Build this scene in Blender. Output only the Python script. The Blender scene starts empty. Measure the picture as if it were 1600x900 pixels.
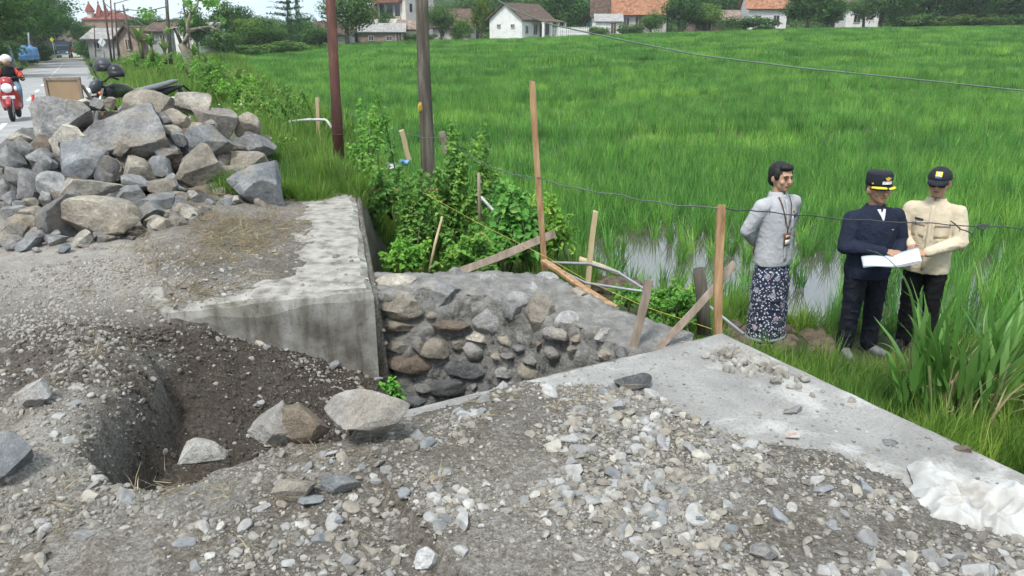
import bpy, bmesh, math, random
import numpy as np
from mathutils import Vector, Matrix, Euler, noise
from mathutils.bvhtree import BVHTree

R = math.radians
SC = bpy.context.scene
COL = SC.collection
random.seed(7)

# ---------------------------------------------------------------- camera
CAM_Z, FPX, PITCH = 1.82, 1180.0, R(18.81)
cam = bpy.data.cameras.new('camera')
cam.sensor_width = 36.0
cam.lens = 36.0 * FPX / 1600.0
cam.clip_start, cam.clip_end = 0.05, 3000
camo = bpy.data.objects.new('camera', cam)
camo.location = (0, 0, CAM_Z)
camo.rotation_euler = (R(90) - PITCH, 0, 0)
COL.objects.link(camo)
SC.camera = camo

# ---------------------------------------------------------------- sky, sun, exposure
SUN_EL, SUN_AZ = R(58), R(205)          # azimuth measured clockwise from +Y
world = bpy.data.worlds.new('World')
SC.world = world
world.use_nodes = True
wn, wl = world.node_tree.nodes, world.node_tree.links
wn.clear()
sky = wn.new('ShaderNodeTexSky')
sky.sky_type = 'NISHITA'
sky.sun_disc = False
sky.sun_elevation = SUN_EL
sky.sun_rotation = SUN_AZ
sky.air_density, sky.dust_density, sky.ozone_density = 1.0, 3.0, 1.5
cloud = wn.new('ShaderNodeTexNoise'); cloud.inputs['Scale'].default_value = 2.2
cloud.inputs['Detail'].default_value = 7; cloud.inputs['Roughness'].default_value = .55
cmap = wn.new('ShaderNodeMapping'); cmap.inputs['Scale'].default_value = (1, 1, 2.4)
ctc = wn.new('ShaderNodeTexCoord')
wl.new(ctc.outputs['Generated'], cmap.inputs[0]); wl.new(cmap.outputs[0], cloud.inputs['Vector'])
cramp = wn.new('ShaderNodeValToRGB')
cramp.color_ramp.elements[0].position = .3; cramp.color_ramp.elements[0].color = (6.6, 8.3, 9.6, 1)
cramp.color_ramp.elements[1].position = .68; cramp.color_ramp.elements[1].color = (9.0, 9.7, 10.2, 1)
wl.new(cloud.outputs[0], cramp.inputs[0])
wmix = wn.new('ShaderNodeMix'); wmix.data_type = 'RGBA'
wmix.inputs['Factor'].default_value = .86
wl.new(sky.outputs[0], wmix.inputs['A']); wl.new(cramp.outputs[0], wmix.inputs['B'])
bg = wn.new('ShaderNodeBackground'); bg.inputs['Strength'].default_value = .054
wo = wn.new('ShaderNodeOutputWorld')
wl.new(wmix.outputs['Result'], bg.inputs['Color']); wl.new(bg.outputs[0], wo.inputs['Surface'])

sun = bpy.data.lights.new('sun', 'SUN')
sun.energy, sun.angle, sun.color = 1.5, R(11), (1.0, .965, .91)
suno = bpy.data.objects.new('sun', sun)
suno.rotation_euler = (R(90) - SUN_EL, 0, math.pi - SUN_AZ)
COL.objects.link(suno)

vs = SC.view_settings
vs.view_transform, vs.look, vs.gamma, vs.use_curve_mapping = 'Standard', 'None', 1.0, False
vs.exposure = 1.42
SC.cycles.max_bounces = 5
SC.cycles.use_adaptive_sampling = True
SC.cycles.adaptive_threshold = .03
SC.cycles.diffuse_bounces = 3
SC.cycles.transparent_max_bounces = 6
SC.cycles.use_denoising = True
# ---------------------------------------------------------------- survey helpers: photograph pixel (1600x900) -> point in the place
_C, _S = math.cos(PITCH), math.sin(PITCH)
def ray(px, py):
    x, y = (px - 800) / FPX, -(py - 450) / FPX
    return Vector((x, _C + _S * y, -_S + _C * y))
def PZ(px, py, z=0.0):
    d = ray(px, py); t = (z - CAM_Z) / d.z
    return Vector((d.x * t, d.y * t, z))
def PY(px, py, Y):
    d = ray(px, py); t = Y / d.y
    return Vector((d.x * t, Y, CAM_Z + d.z * t))
def mpp(p):                                   # metres per photograph pixel at a point
    return (p.y * _C + (CAM_Z - p.z) * _S) / FPX
def to_uv(X, Y): return -.481 * X + .8767 * Y, .8767 * X + .481 * Y     # u along the road, v to its right
def from_uv(u, v): return -.481 * u + .8767 * v, .8767 * u + .481 * v

# ---------------------------------------------------------------- vectorised value noise
def _h(ix, iy, s):
    n = (ix.astype(np.int64) * 374761393 + iy.astype(np.int64) * 668265263 + s * 974634777) & 0xffffffff
    n = ((n ^ (n >> 13)) * 1274126177) & 0xffffffff
    return ((n ^ (n >> 16)) & 0xffff) / 65535.0
def vnoise(x, y, s=0):
    x = np.asarray(x, float); y = np.asarray(y, float)
    ix, iy = np.floor(x), np.floor(y); fx, fy = x - ix, y - iy
    fx = fx * fx * (3 - 2 * fx); fy = fy * fy * (3 - 2 * fy)
    a, b = _h(ix, iy, s), _h(ix + 1, iy, s); c, d = _h(ix, iy + 1, s), _h(ix + 1, iy + 1, s)
    return (a * (1 - fx) + b * fx) * (1 - fy) + (c * (1 - fx) + d * fx) * fy
def fbm(x, y, sc, o=4, s=0):
    r = 0; a = .5; t = 0
    x = np.asarray(x, float) / sc; y = np.asarray(y, float) / sc
    for i in range(o):
        r = r + a * vnoise(x, y, s + i * 17); t += a; a *= .55; x = x * 2.03 + 5.1; y = y * 2.03 + 9.7
    return r / t
def sst(x, a, b):
    t = np.clip((np.asarray(x, float) - a) / (b - a), 0, 1); return t * t * (3 - 2 * t)
def in_poly(x, y, poly):
    x = np.asarray(x, float); y = np.asarray(y, float)
    r = np.zeros(x.shape, bool); n = len(poly)
    for i in range(n):
        x0, y0 = poly[i]; x1, y1 = poly[(i + 1) % n]
        if y0 == y1: continue
        c = ((y0 > y) != (y1 > y)) & (x < (x1 - x0) * (y - y0) / (y1 - y0) + x0)
        r ^= c
    return r

# ---------------------------------------------------------------- scene objects
def tag(o, label=None, cat=None, group=None, kind=None):
    if label: o['label'] = label
    if cat: o['category'] = cat
    if group: o['group'] = group
    if kind: o['kind'] = kind
    return o
def thing(name, label, cat, loc=(0, 0, 0), rz=0, group=None):
    o = bpy.data.objects.new(name, None)
    o.empty_display_size = .1
    o.location = loc; o.rotation_euler = (0, 0, rz)
    COL.objects.link(o)
    return tag(o, label, cat, group)
def link(name, me, mat=None, parent=None):
    o = bpy.data.objects.new(name, me)
    if mat is not None and not me.materials: me.materials.append(mat)
    COL.objects.link(o)
    if parent is not None: o.parent = parent
    return o
def copy_tree(o, parent=None):
    c = o.copy(); COL.objects.link(c); c.parent = parent
    for ch in o.children: copy_tree(ch, c)
    return c

class MB:
    """collects shapes of ONE part and builds one mesh"""
    def __init__(s): s.v = []; s.f = []; s.m = []; s.mi = 0; s.sm = []
    def add(s, vs, fs, smooth=False):
        b = len(s.v); s.v += [tuple(v) for v in vs]
        for f in fs: s.f.append([i + b for i in f]); s.m.append(s.mi); s.sm.append(smooth)
        return s
    def box(s, c, size, rot=None, taper=1.0):
        hx, hy, hz = size[0] / 2, size[1] / 2, size[2] / 2
        vs = [Vector((x * hx * (taper if z > 0 else 1), y * hy * (taper if z > 0 else 1), z * hz)) for z in (-1, 1) for x, y in ((-1, -1), (1, -1), (1, 1), (-1, 1))]
        if rot is not None:
            m = rot if isinstance(rot, Matrix) else Euler(rot).to_matrix()
            vs = [m @ v for v in vs]
        c = Vector(c)
        return s.add([v + c for v in vs], [(3, 2, 1, 0), (4, 5, 6, 7), (0, 1, 5, 4), (1, 2, 6, 5), (2, 3, 7, 6), (3, 0, 4, 7)])
    def bar(s, p, q, w, d, up=(0, 0, 1)):
        p, q = Vector(p), Vector(q); z = (q - p); L = z.length; z = z / L
        u = Vector(up)
        if abs(z.dot(u)) > .95: u = Vector((0, 1, 0))
        x = u.cross(z).normalized(); y = z.cross(x)
        m = Matrix((x, y, z)).transposed()
        return s.box((p + q) / 2, (w, d, L), m)
    def tube(s, pts, rad, n=10, cap=True, smooth=True):
        pts = [Vector(p) for p in pts]; k = len(pts)
        if not hasattr(rad, '__len__'): rad = [rad] * k
        vs = []; ref = None
        for i, p in enumerate(pts):
            t = (pts[min(i + 1, k - 1)] - pts[max(i - 1, 0)]).normalized()
            if ref is None:
                ref = Vector((0, 0, 1)) if abs(t.z) < .9 else Vector((1, 0, 0))
            x = (ref - t * ref.dot(t)).normalized(); y = t.cross(x); ref = x
            for j in range(n):
                a = 2 * math.pi * j / n
                vs.append(p + (x * math.cos(a) + y * math.sin(a)) * rad[i])
        fs = [(i * n + j, i * n + (j + 1) % n, (i + 1) * n + (j + 1) % n, (i + 1) * n + j) for i in range(k - 1) for j in range(n)]
        if cap: fs += [tuple(range(n - 1, -1, -1)), tuple((k - 1) * n + j for j in range(n))]
        return s.add(vs, fs, smooth)
    def ball(s, c, r, nu=12, nv=8, rot=None, top=1.0, bot=-1.0):
        if not hasattr(r, '__len__'): r = (r, r, r)
        c = Vector(c); m = Euler(rot).to_matrix() if rot is not None else None
        vs = []
        a0, a1 = math.asin(bot), math.asin(top)
        for i in range(nv + 1):
            la = a0 + (a1 - a0) * i / nv
            for j in range(nu):
                lo = 2 * math.pi * j / nu
                v = Vector((math.cos(la) * math.cos(lo) * r[0], math.cos(la) * math.sin(lo) * r[1], math.sin(la) * r[2]))
                vs.append(c + (m @ v if m else v))
        fs = [(i * nu + j, i * nu + (j + 1) % nu, (i + 1) * nu + (j + 1) % nu, (i + 1) * nu + j) for i in range(nv) for j in range(nu)]
        fs += [tuple(range(nu - 1, -1, -1)), tuple(nv * nu + j for j in range(nu))]
        return s.add(vs, fs, True)
    def lathe(s, c, prof, n=20, axis='z', smooth=True):
        c = Vector(c); vs = []
        for r, z in prof:
            for j in range(n):
                a = 2 * math.pi * j / n
                v = (r * math.cos(a), r * math.sin(a), z)
                if axis == 'x': v = (v[2], v[0], v[1])
                if axis == 'y': v = (v[1], v[2], v[0])
                vs.append(c + Vector(v))
        k = len(prof)
        fs = [(i * n + j, i * n + (j + 1) % n, (i + 1) * n + (j + 1) % n, (i + 1) * n + j) for i in range(k - 1) for j in range(n)]
        return s.add(vs, fs, smooth)
    def torus(s, c, Rr, r, axis='x', n=28, k=10, a0=0, a1=2 * math.pi):
        c = Vector(c); pts = []
        for i in range(n + 1):
            a = a0 + (a1 - a0) * i / n
            p = {'x': (0, math.cos(a) * Rr, math.sin(a) * Rr), 'y': (math.cos(a) * Rr, 0, math.sin(a) * Rr), 'z': (math.cos(a) * Rr, math.sin(a) * Rr, 0)}[axis]
            pts.append(c + Vector(p))
        return s.tube(pts, r, k)
    def prism(s, poly, z0, z1):
        n = len(poly)
        vs = [(x, y, z0) for x, y in poly] + [(x, y, z1) for x, y in poly]
        return s.add(vs, [tuple(range(n - 1, -1, -1)), tuple(range(n, 2 * n))] + [(i, (i + 1) % n, (i + 1) % n + n, i + n) for i in range(n)])
    def mesh(s, name, mats=None):
        me = bpy.data.meshes.new(name)
        me.from_pydata(s.v, [], s.f)
        me.polygons.foreach_set('material_index', s.m)
        me.polygons.foreach_set('use_smooth', s.sm)
        if mats is not None:
            for m in (mats if isinstance(mats, (list, tuple)) else [mats]): me.materials.append(m)
        me.update()
        return me
    def build(s, name, mat, parent=None, bevel=0, seg=2):
        o = link(name, s.mesh(name, mat), None, parent)
        if bevel:
            b = o.modifiers.new('bevel', 'BEVEL'); b.width = bevel; b.segments = seg; b.limit_method = 'ANGLE'; b.angle_limit = R(40)
        return o

def np_mesh(name, verts, quads, mat=None, smooth=True):
    verts = np.asarray(verts, np.float32); quads = np.asarray(quads, np.int32)
    me = bpy.data.meshes.new(name)
    k = quads.shape[1]
    me.vertices.add(len(verts)); me.vertices.foreach_set('co', verts.ravel())
    me.loops.add(quads.size); me.loops.foreach_set('vertex_index', quads.ravel())
    me.polygons.add(len(quads)); me.polygons.foreach_set('loop_start', np.arange(0, quads.size, k, dtype=np.int32))
    me.polygons.foreach_set('use_smooth', np.full(len(quads), smooth))
    if mat: me.materials.append(mat)
    me.update(calc_edges=True)
    return me
def set_attr(me, name, vals, kind='FLOAT', dom='POINT'):
    a = me.attributes.new(name, kind, dom)
    vals = np.asarray(vals, np.float32 if kind != 'INT' else np.int32)
    a.data.foreach_set({'FLOAT': 'value', 'INT': 'value', 'FLOAT_VECTOR': 'vector', 'FLOAT_COLOR': 'color'}[kind], vals.ravel())

# instancing of uncountable stuff: one object holding points, each showing one of a few small meshes
_gn = {}
def scatter(name, pts, rot, scl, protos, idx=None):
    n = len(pts)
    me = bpy.data.meshes.new(name)
    me.vertices.add(n); me.vertices.foreach_set('co', np.asarray(pts, np.float32).ravel())
    set_attr(me, 'rot', rot, 'FLOAT_VECTOR'); set_attr(me, 'scl', scl, 'FLOAT_VECTOR')
    set_attr(me, 'idx', np.random.RandomState(3).randint(0, len(protos), n) if idx is None else idx, 'INT')
    o = link(name, me)
    pc = bpy.data.collections.new(name + '_kinds')
    for i, m in enumerate(protos):
        q = bpy.data.objects.new('%s_kind_%02d' % (name, i), m); pc.objects.link(q)
    ng = bpy.data.node_groups.new(name, 'GeometryNodeTree')
    ng.interface.new_socket('Geometry', in_out='INPUT', socket_type='NodeSocketGeometry')
    ng.interface.new_socket('Geometry', in_out='OUTPUT', socket_type='NodeSocketGeometry')
    N, L = ng.nodes, ng.links
    gi, go = N.new('NodeGroupInput'), N.new('NodeGroupOutput')
    ci = N.new('GeometryNodeCollectionInfo'); ci.inputs['Collection'].default_value = pc
    ci.inputs['Separate Children'].default_value = True; ci.inputs['Reset Children'].default_value = True
    ip = N.new('GeometryNodeInstanceOnPoints'); ip.inputs['Pick Instance'].default_value = True
    def at(nm, t):
        a = N.new('GeometryNodeInputNamedAttribute'); a.data_type = t; a.inputs['Name'].default_value = nm
        return a.outputs['Attribute']
    L.new(gi.outputs[0], ip.inputs['Points']); L.new(ci.outputs[0], ip.inputs['Instance'])
    L.new(at('idx', 'INT'), ip.inputs['Instance Index'])
    e2r = N.new('FunctionNodeEulerToRotation'); L.new(at('rot', 'FLOAT_VECTOR'), e2r.inputs[0])
    L.new(e2r.outputs[0], ip.inputs['Rotation']); L.new(at('scl', 'FLOAT_VECTOR'), ip.inputs['Scale'])
    L.new(ip.outputs[0], go.inputs[0])
    md = o.modifiers.new('scatter', 'NODES'); md.node_group = ng
    return o

# ---------------------------------------------------------------- materials
def ramp(N, fac, L, stops):
    r = N.new('ShaderNodeValToRGB'); e = r.color_ramp.elements
    while len(e) < len(stops): e.new(.5)
    for el, (p, c) in zip(e, stops): el.position = p; el.color = (*c, 1)
    L.new(fac, r.inputs[0]); return r.outputs[0]
def mixc(N, L, fac, a, b, mode='MIX'):
    m = N.new('ShaderNodeMix'); m.data_type = 'RGBA'; m.blend_type = mode
    for s, x in ((m.inputs['Factor'], fac), (m.inputs['A'], a), (m.inputs['B'], b)):
        if isinstance(x, (int, float)): s.default_value = x
        elif isinstance(x, (tuple, list)): s.default_value = (*x[:3], 1)
        else: L.new(x, s)
    return m.outputs['Result']
def math_n(N, L, op, a, b=0.0, clamp=False):
    m = N.new('ShaderNodeMath'); m.operation = op; m.use_clamp = clamp
    for s, x in ((m.inputs[0], a), (m.inputs[1], b)):
        if isinstance(x, (int, float)): s.default_value = x
        else: L.new(x, s)
    return m.outputs[0]
def noise_n(N, L, vec, scale, detail=5, rough=.6, dist=0):
    t = N.new('ShaderNodeTexNoise'); t.inputs['Scale'].default_value = scale; t.inputs['Detail'].default_value = min(detail, 5)
    t.inputs['Roughness'].default_value = rough; t.inputs['Distortion'].default_value = dist
    if vec is not None: L.new(vec, t.inputs['Vector'])
    return t.outputs[0]
def new_mat(name):
    m = bpy.data.materials.new(name); m.use_nodes = True
    N, L = m.node_tree.nodes, m.node_tree.links
    return m, N, L, N['Principled BSDF']
def coords(N, kind):
    if kind == 'World': return N.new('ShaderNodeNewGeometry').outputs['Position']
    return N.new('ShaderNodeTexCoord').outputs[kind]
def bump_n(N, L, b, h, strength, dist=.02):
    n = N.new('ShaderNodeBump'); n.inputs['Strength'].default_value = strength; n.inputs['Distance'].default_value = dist
    L.new(h, n.inputs['Height']); L.new(n.outputs[0], b.inputs['Normal'])
def stretch(N, L, vec, s):
    m = N.new('ShaderNodeMapping'); m.inputs['Scale'].default_value = s; L.new(vec, m.inputs[0]); return m.outputs[0]

def M(name, stops, scale=6, rough=.75, bump=.25, bscale=None, bdist=.01, detail=6, coord='Object', metal=0.0, spec=.35, rand=0.0, objcol=False, st=None, trans=0.0, coat=0.0, sheen=0.0):
    m, N, L, b = new_mat(name)
    if isinstance(stops[0], (int, float)): stops = [(.35, tuple(c * .82 for c in stops)), (.65, tuple(min(1, c * 1.12) for c in stops))]
    elif len(stops[0]) == 3: stops = [(i / max(1, len(stops) - 1) * .4 + .3, c) for i, c in enumerate(stops)]
    vec = coords(N, coord)
    if st: vec = stretch(N, L, vec, st)
    c = ramp(N, noise_n(N, L, vec, scale, detail), L, stops)
    if rand:
        oi = N.new('ShaderNodeObjectInfo')
        c = mixc(N, L, 1.0, c, ramp(N, oi.outputs['Random'], L, [(0, (1 - rand,) * 3), (1, (1 + rand * .4,) * 3)]), 'MULTIPLY')
    if objcol:
        oi = N.new('ShaderNodeObjectInfo'); c = mixc(N, L, 1.0, c, oi.outputs['Color'], 'MULTIPLY')
    L.new(c, b.inputs['Base Color'])
    b.inputs['Roughness'].default_value = rough; b.inputs['Metallic'].default_value = metal
    b.inputs['Specular IOR Level'].default_value = spec; b.inputs['Coat Weight'].default_value = coat
    b.inputs['Sheen Weight'].default_value = sheen
    if bump: bump_n(N, L, b, noise_n(N, L, vec, bscale or scale * 4, 6, .65), bump, bdist)
    if trans: add_trans(m, N, L, b, c, trans)
    return m
def add_trans(m, N, L, b, c, w):
    t = N.new('ShaderNodeBsdfTranslucent'); mx = N.new('ShaderNodeMixShader'); mx.inputs[0].default_value = w
    L.new(c, t.inputs['Color']); L.new(b.outputs[0], mx.inputs[1]); L.new(t.outputs[0], mx.inputs[2])
    L.new(mx.outputs[0], N['Material Output'].inputs['Surface'])
def leaf_mat(name, stops, rand=.35, trans=.35, rough=.55, spec=.3, patch=0):
    """leaves: colour by instance / object and by a per-leaf attribute"""
    m, N, L, b = new_mat(name)
    at = N.new('ShaderNodeAttribute'); at.attribute_name = 'tone'
    oi = N.new('ShaderNodeObjectInfo')
    f = math_n(N, L, 'ADD', math_n(N, L, 'MULTIPLY', at.outputs['Fac'], 1 - rand), math_n(N, L, 'MULTIPLY', oi.outputs['Random'], rand))
    c = ramp(N, f, L, stops)
    c = mixc(N, L, 1.0, c, oi.outputs['Color'], 'MULTIPLY')
    if patch:
        loc = stretch(N, L, oi.outputs['Location'], (1, 1.6, 1))
        c = mixc(N, L, 1.0, c, ramp(N, noise_n(N, L, loc, patch, 5, .6), L, [(.34, (.62, .72, .70)), (.5, (.95, .97, .95)), (.64, (1.28, 1.14, .95))]), 'MULTIPLY')
        c = mixc(N, L, 1.0, c, ramp(N, noise_n(N, L, oi.outputs['Location'], 2.3, 2, .5), L, [(.36, (.62, .68, .66)), (.5, (1,) * 3), (.64, (1.25, 1.2, 1.05))]), 'MULTIPLY')
    L.new(c, b.inputs['Base Color']); b.inputs['Roughness'].default_value = rough
    b.inputs['Specular IOR Level'].default_value = spec
    add_trans(m, N, L, b, c, trans)
    return m
# ---------------------------------------------------------------- the lie of the land
_vb_u = [-30, -4, 2, 3.85, 4.85, 7.3, 9, 12, 40, 100, 260]
_vb_v = [12, 9.2, 7.7, 6.75, 5.85, 5.0, 4.7, 4.8, 7.2, 15, 33]
def v_bund(u): return np.interp(u, _vb_u, _vb_v)
def field_z(X, Y):
    a = X / np.maximum(Y, 1)
    zf = np.interp(a, [-.8, -.38, -.21, -.03, .36, .68, 1.2], [-1.6, -.55, .02, .5, 1.72, 2.1, 2.2])
    return -1.25 + (zf + 1.25) * sst(Y, 14, 104)
def road_z(u): return np.interp(u, [13, 24, 100, 400], [0, -.33, -1.7, -6.5])
GRAVEL_EDGE = ([560, 640, 700, 830, 900, 1010, 1060, 1110, 1200, 1300, 1400, 1460, 1600, 2400], [655, 652, 628, 604, 612, 606, 640, 674, 692, 716, 757, 790, 835, 1050])
def to_px(X, Y, Z):
    d = np.maximum(Y * _C + (CAM_Z - Z) * _S, .05)
    return 800 + FPX * X / d, 450 - FPX * (Y * _S + (Z - CAM_Z) * _C) / d
def ground(X, Y):
    """height and surface masks of the ground"""
    X = np.asarray(X, float); Y = np.asarray(Y, float)
    u, v = to_uv(X, Y)
    n1 = fbm(X, Y, .9, 5, 1) - .5; n2 = fbm(X, Y, .16, 4, 5) - .5; n3 = fbm(X, Y, 3.0, 3, 9) - .5
    zr = road_z(u)
    vb = v_bund(u); fz = field_z(X, Y)
    va = 1.64 + .282 * (u - 5.11); va = np.where(u > 8.8, 2.68 + .035 * (u - 8.8), va)
    w = np.interp(u, [5, 8.2, 9.6, 14, 60, 200], [.12, .12, .8, 1.6, 3, 5])
    s = sst(v, va + .02, va + .02 + w)
    hollow = (1 - sst(u, 8.6, 11)) * sst(u, 4.4, 5.2)
    low = np.where(v < vb, fz + .2 - .3 * hollow * (1 - sst(v, vb - 1.6, vb - .6)), fz + .2)
    f = sst(v, vb + .1, vb + .75)
    low = low * (1 - f) + (fz - .045 + .09 * n1) * f
    rd = sst(u, 7.5, 9.5) * (1 - sst(v, .45, .9)) * sst(v, -4.6, -4.1)
    flat = zr + (.05 * n1 + .02 * n2) * (1 - rd) - .01 * rd
    z = flat * (1 - s) + (low + .10 * n1 * (1 - f) + .05 * n2 * (1 - f)) * s
    # left of the road
    z = np.where(v < -4.3, z + .12 * sst(-v, 4.3, 5.0) + .25 * n3 * sst(-v, 5, 8), z)
    # ---- excavation in front of the old abutment
    lip = -.12 + .55 * (fbm(X, Y, .45, 5, 31) - .5) + .15 * np.sin(u * 3.1)
    near = 3.10 + .36 * (fbm(X, Y, .35, 5, 37) - .5)
    crumb = np.abs(fbm(X, Y, .22, 4, 41) - .5)
    zp = -.14 - .16 * crumb - .44 * np.clip(v - .5, -.2, 1.25) - .62 * np.clip(5.2 - u, 0, 2) / 1.9 + .10 * n1 + .05 * n2
    zp = np.where(v > 1.55, zp - .9 * sst(v, 1.6, 2.05), zp)
    a = sst(v, lip, lip + .26) * sst(u, near, near + .30)
    a = a * np.where(v < .5, 1 - sst(u, 5.0 + .2 * n1, 5.75 + .3 * n1), 1.0)
    pit = (u < 5.9) & (v < 3.6)
    spoil = .11 * np.exp(-((v - lip + .25) / .28) ** 2) * sst(u, 3.0, 3.6) * (1 - sst(u, 4.9, 5.6))
    spoil = spoil + .05 * np.exp(-((u - near + .3) / .3) ** 2) * (v > -.4) * (1 - sst(v, 1.0, 1.4))
    zz = (flat + spoil + .05 * n2 * (spoil > .02)) * (1 - a) + np.minimum(zp, flat) * a
    ufr = 5.11 + .151 * (1.64 - v) + .05
    reg = (u < ufr) & (v < 3.6) | (u < 5.9) & (v < .3)
    z = np.where(reg, zz, z)
    # ---- gravel heap running out over the right-hand slab
    px, py = to_px(X, Y, np.zeros_like(X))
    ge = np.interp(px, *GRAVEL_EDGE) + 34 * (fbm(X, Y, .35, 4, 77) - .5) + 10 * n2
    slab = (v > .85) & (u < 3.27)
    g = np.clip((py - ge) / 60, -1, 1)
    z = np.where(slab, np.where(g > 0, .015 + .055 * g + .05 * n1 * g + .02 * n2, -.05 + .06 * np.maximum(g, -.8)), z)
    # ---- right of the slab: down to the bund
    out = (v > 3.30) & (u < 3.9) | (v > 3.6) & (u < 5.3)
    zo = (-.86 - .16 * sst(v, 3.6, 5.2) + .10 * n1 + .05 * n2) * (1 - f) + (fz - .045 + .09 * n1) * f
    zo = np.where(v < vb, np.maximum(zo, -1.15), zo)
    z = np.where(out, zo, z)
    # ---- worn top of the abutment shows where the dirt thins out
    vl = np.interp(u, [5.1, 5.3, 5.37, 5.6, 5.76, 6.24, 7.37, 9.0], [.35, .45, .59, .89, 1.22, 1.47, 1.76, 2.14]) + .30 * (fbm(X, Y, .45, 4, 51) - .5)
    ab = (u > ufr) & (u < 9.0) & (v < va + .01) & (v > .3)
    z = np.where(ab, np.where(v < vl, .012 + .07 * sst(vl - v, 0, .8) + .04 * n2 + .03 * n1 * sst(vl - v, 0, .3), -.05), z)
    z = np.where((u > 8.8) & (u < 10.5) & (v < va), z + .1 * sst(u, 8.8, 9.2) * sst(v, va - .9, va - .3), z)
    # masks
    soil = np.clip(a * 1.2 * reg, 0, 1)
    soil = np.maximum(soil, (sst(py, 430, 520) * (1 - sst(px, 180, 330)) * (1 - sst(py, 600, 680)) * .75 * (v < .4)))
    soil = np.maximum(soil, sst(fbm(X, Y, .8, 4, 61), .5, .66) * .38 * (v < 3.3) * (u < 4))
    soil = np.maximum(soil, .5 * sst(fbm(X, Y, 1.1, 4, 63), .45, .6) * (u > 5.3) * (v > .3) * (v < va))
    sand = sst(-v, -.75, .1) * sst(u, 4.9, 5.8)
    sand = np.maximum(sand, .8 * sst(spoil, .04, .1))
    grass = np.clip(s * (1 - f), 0, 1) * (u > 5.2); grass = np.where(out, 1 - f, grass)
    grass = np.maximum(grass, sst(v, .75, 1.4) * sst(u, 9.2, 11.5) * (1 - f)); grass = np.where(v < -4.2, 1, grass)
    mud = np.where((v > vb + .1) & ((s > .5) | out), 1.0, 0.0) * np.clip(f + .1, 0, 1)
    return z, soil * (1 - grass), sand, grass, mud
def gz(x, y): return float(ground(np.array([x]), np.array([y]))[0][0])

def axis(segs):
    r = [segs[0][0]]
    for a, b, d in segs:
        k = max(1, int(round((b - a) / d))); r += list(np.linspace(a, b, k + 1)[1:])
    return np.array(r)
xs = axis([(-560, -160, 40), (-160, -60, 10), (-60, -20, 2), (-20, -8, .5), (-8, -4.6, .1), (-4.6, 3.2, .033), (3.2, 7, .1), (7, 16, .4), (16, 60, 2), (60, 160, 10), (160, 560, 40)])
ys = axis([(-30, 0, 3), (0, 1.8, .2), (1.8, 7.2, .033), (7.2, 12, .1), (12, 30, .4), (30, 70, 1.5), (70, 150, 4), (150, 600, 30)])
gx, gy = np.meshgrid(xs, ys)
z, soil, sand, grass, mud = ground(gx.ravel(), gy.ravel())
nx, ny = len(xs), len(ys)
ii = (np.arange(ny - 1)[:, None] * nx + np.arange(nx - 1)[None, :]).ravel()
quads = np.stack([ii, ii + 1, ii + 1 + nx, ii + nx], 1)

m, N, L, b = new_mat('ground_earth')
pos = coords(N, 'World')
def A(nm):
    a = N.new('ShaderNodeAttribute'); a.attribute_name = nm; return a.outputs['Fac']
n_f = noise_n(N, L, pos, 38, 8, .7); n_m = noise_n(N, L, pos, 5, 7, .65); n_c = noise_n(N, L, pos, 1.1, 5, .6)
dirt = ramp(N, n_f, L, [(.3, (.105, .09, .072)), (.5, (.20, .178, .148)), (.68, (.34, .315, .275))])
dirt = mixc(N, L, math_n(N, L, 'MULTIPLY', ramp(N, n_m, L, [(.42, (0, 0, 0)), (.6, (1, 1, 1))]), .55), dirt, ramp(N, n_f, L, [(.3, (.2, .19, .17)), (.7, (.40, .385, .355))]))
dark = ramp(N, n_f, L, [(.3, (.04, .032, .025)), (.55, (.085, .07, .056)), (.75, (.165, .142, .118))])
sandc = ramp(N, n_m, L, [(.3, (.25, .225, .195)), (.55, (.36, .335, .30)), (.7, (.42, .40, .365))])
grs = ramp(N, n_m, L, [(.3, (.055, .048, .03)), (.5, (.05, .07, .022)), (.7, (.10, .085, .055))])
mudc = ramp(N, n_m, L, [(.3, (.05, .042, .03)), (.7, (.11, .092, .068))])
c = mixc(N, L, A('sand'), dirt, sandc)
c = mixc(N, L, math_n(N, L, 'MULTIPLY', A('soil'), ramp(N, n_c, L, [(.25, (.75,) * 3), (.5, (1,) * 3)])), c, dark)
c = mixc(N, L, A('grass'), c, grs)
c = mixc(N, L, A('mud'), c, mudc)
L.new(c, b.inputs['Base Color']); b.inputs['Roughness'].default_value = .92; b.inputs['Specular IOR Level'].default_value = .2
n_x = noise_n(N, L, pos, 80, 5, .75)
c = mixc(N, L, 1.0, c, ramp(N, n_x, L, [(.32, (.62,) * 3), (.5, (1,) * 3), (.68, (1.5,) * 3)]), 'MULTIPLY')
L.new(c, b.inputs['Base Color'])
bump_n(N, L, b, math_n(N, L, 'ADD', math_n(N, L, 'ADD', n_f, math_n(N, L, 'MULTIPLY', n_x, .4)), math_n(N, L, 'MULTIPLY', n_m, .6)), 1.0, .03)
G_EARTH = m
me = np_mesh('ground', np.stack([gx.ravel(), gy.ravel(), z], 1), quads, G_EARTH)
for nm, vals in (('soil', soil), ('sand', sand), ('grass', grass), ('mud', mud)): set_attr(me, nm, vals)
tag(link('ground', me), kind='structure')

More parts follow.
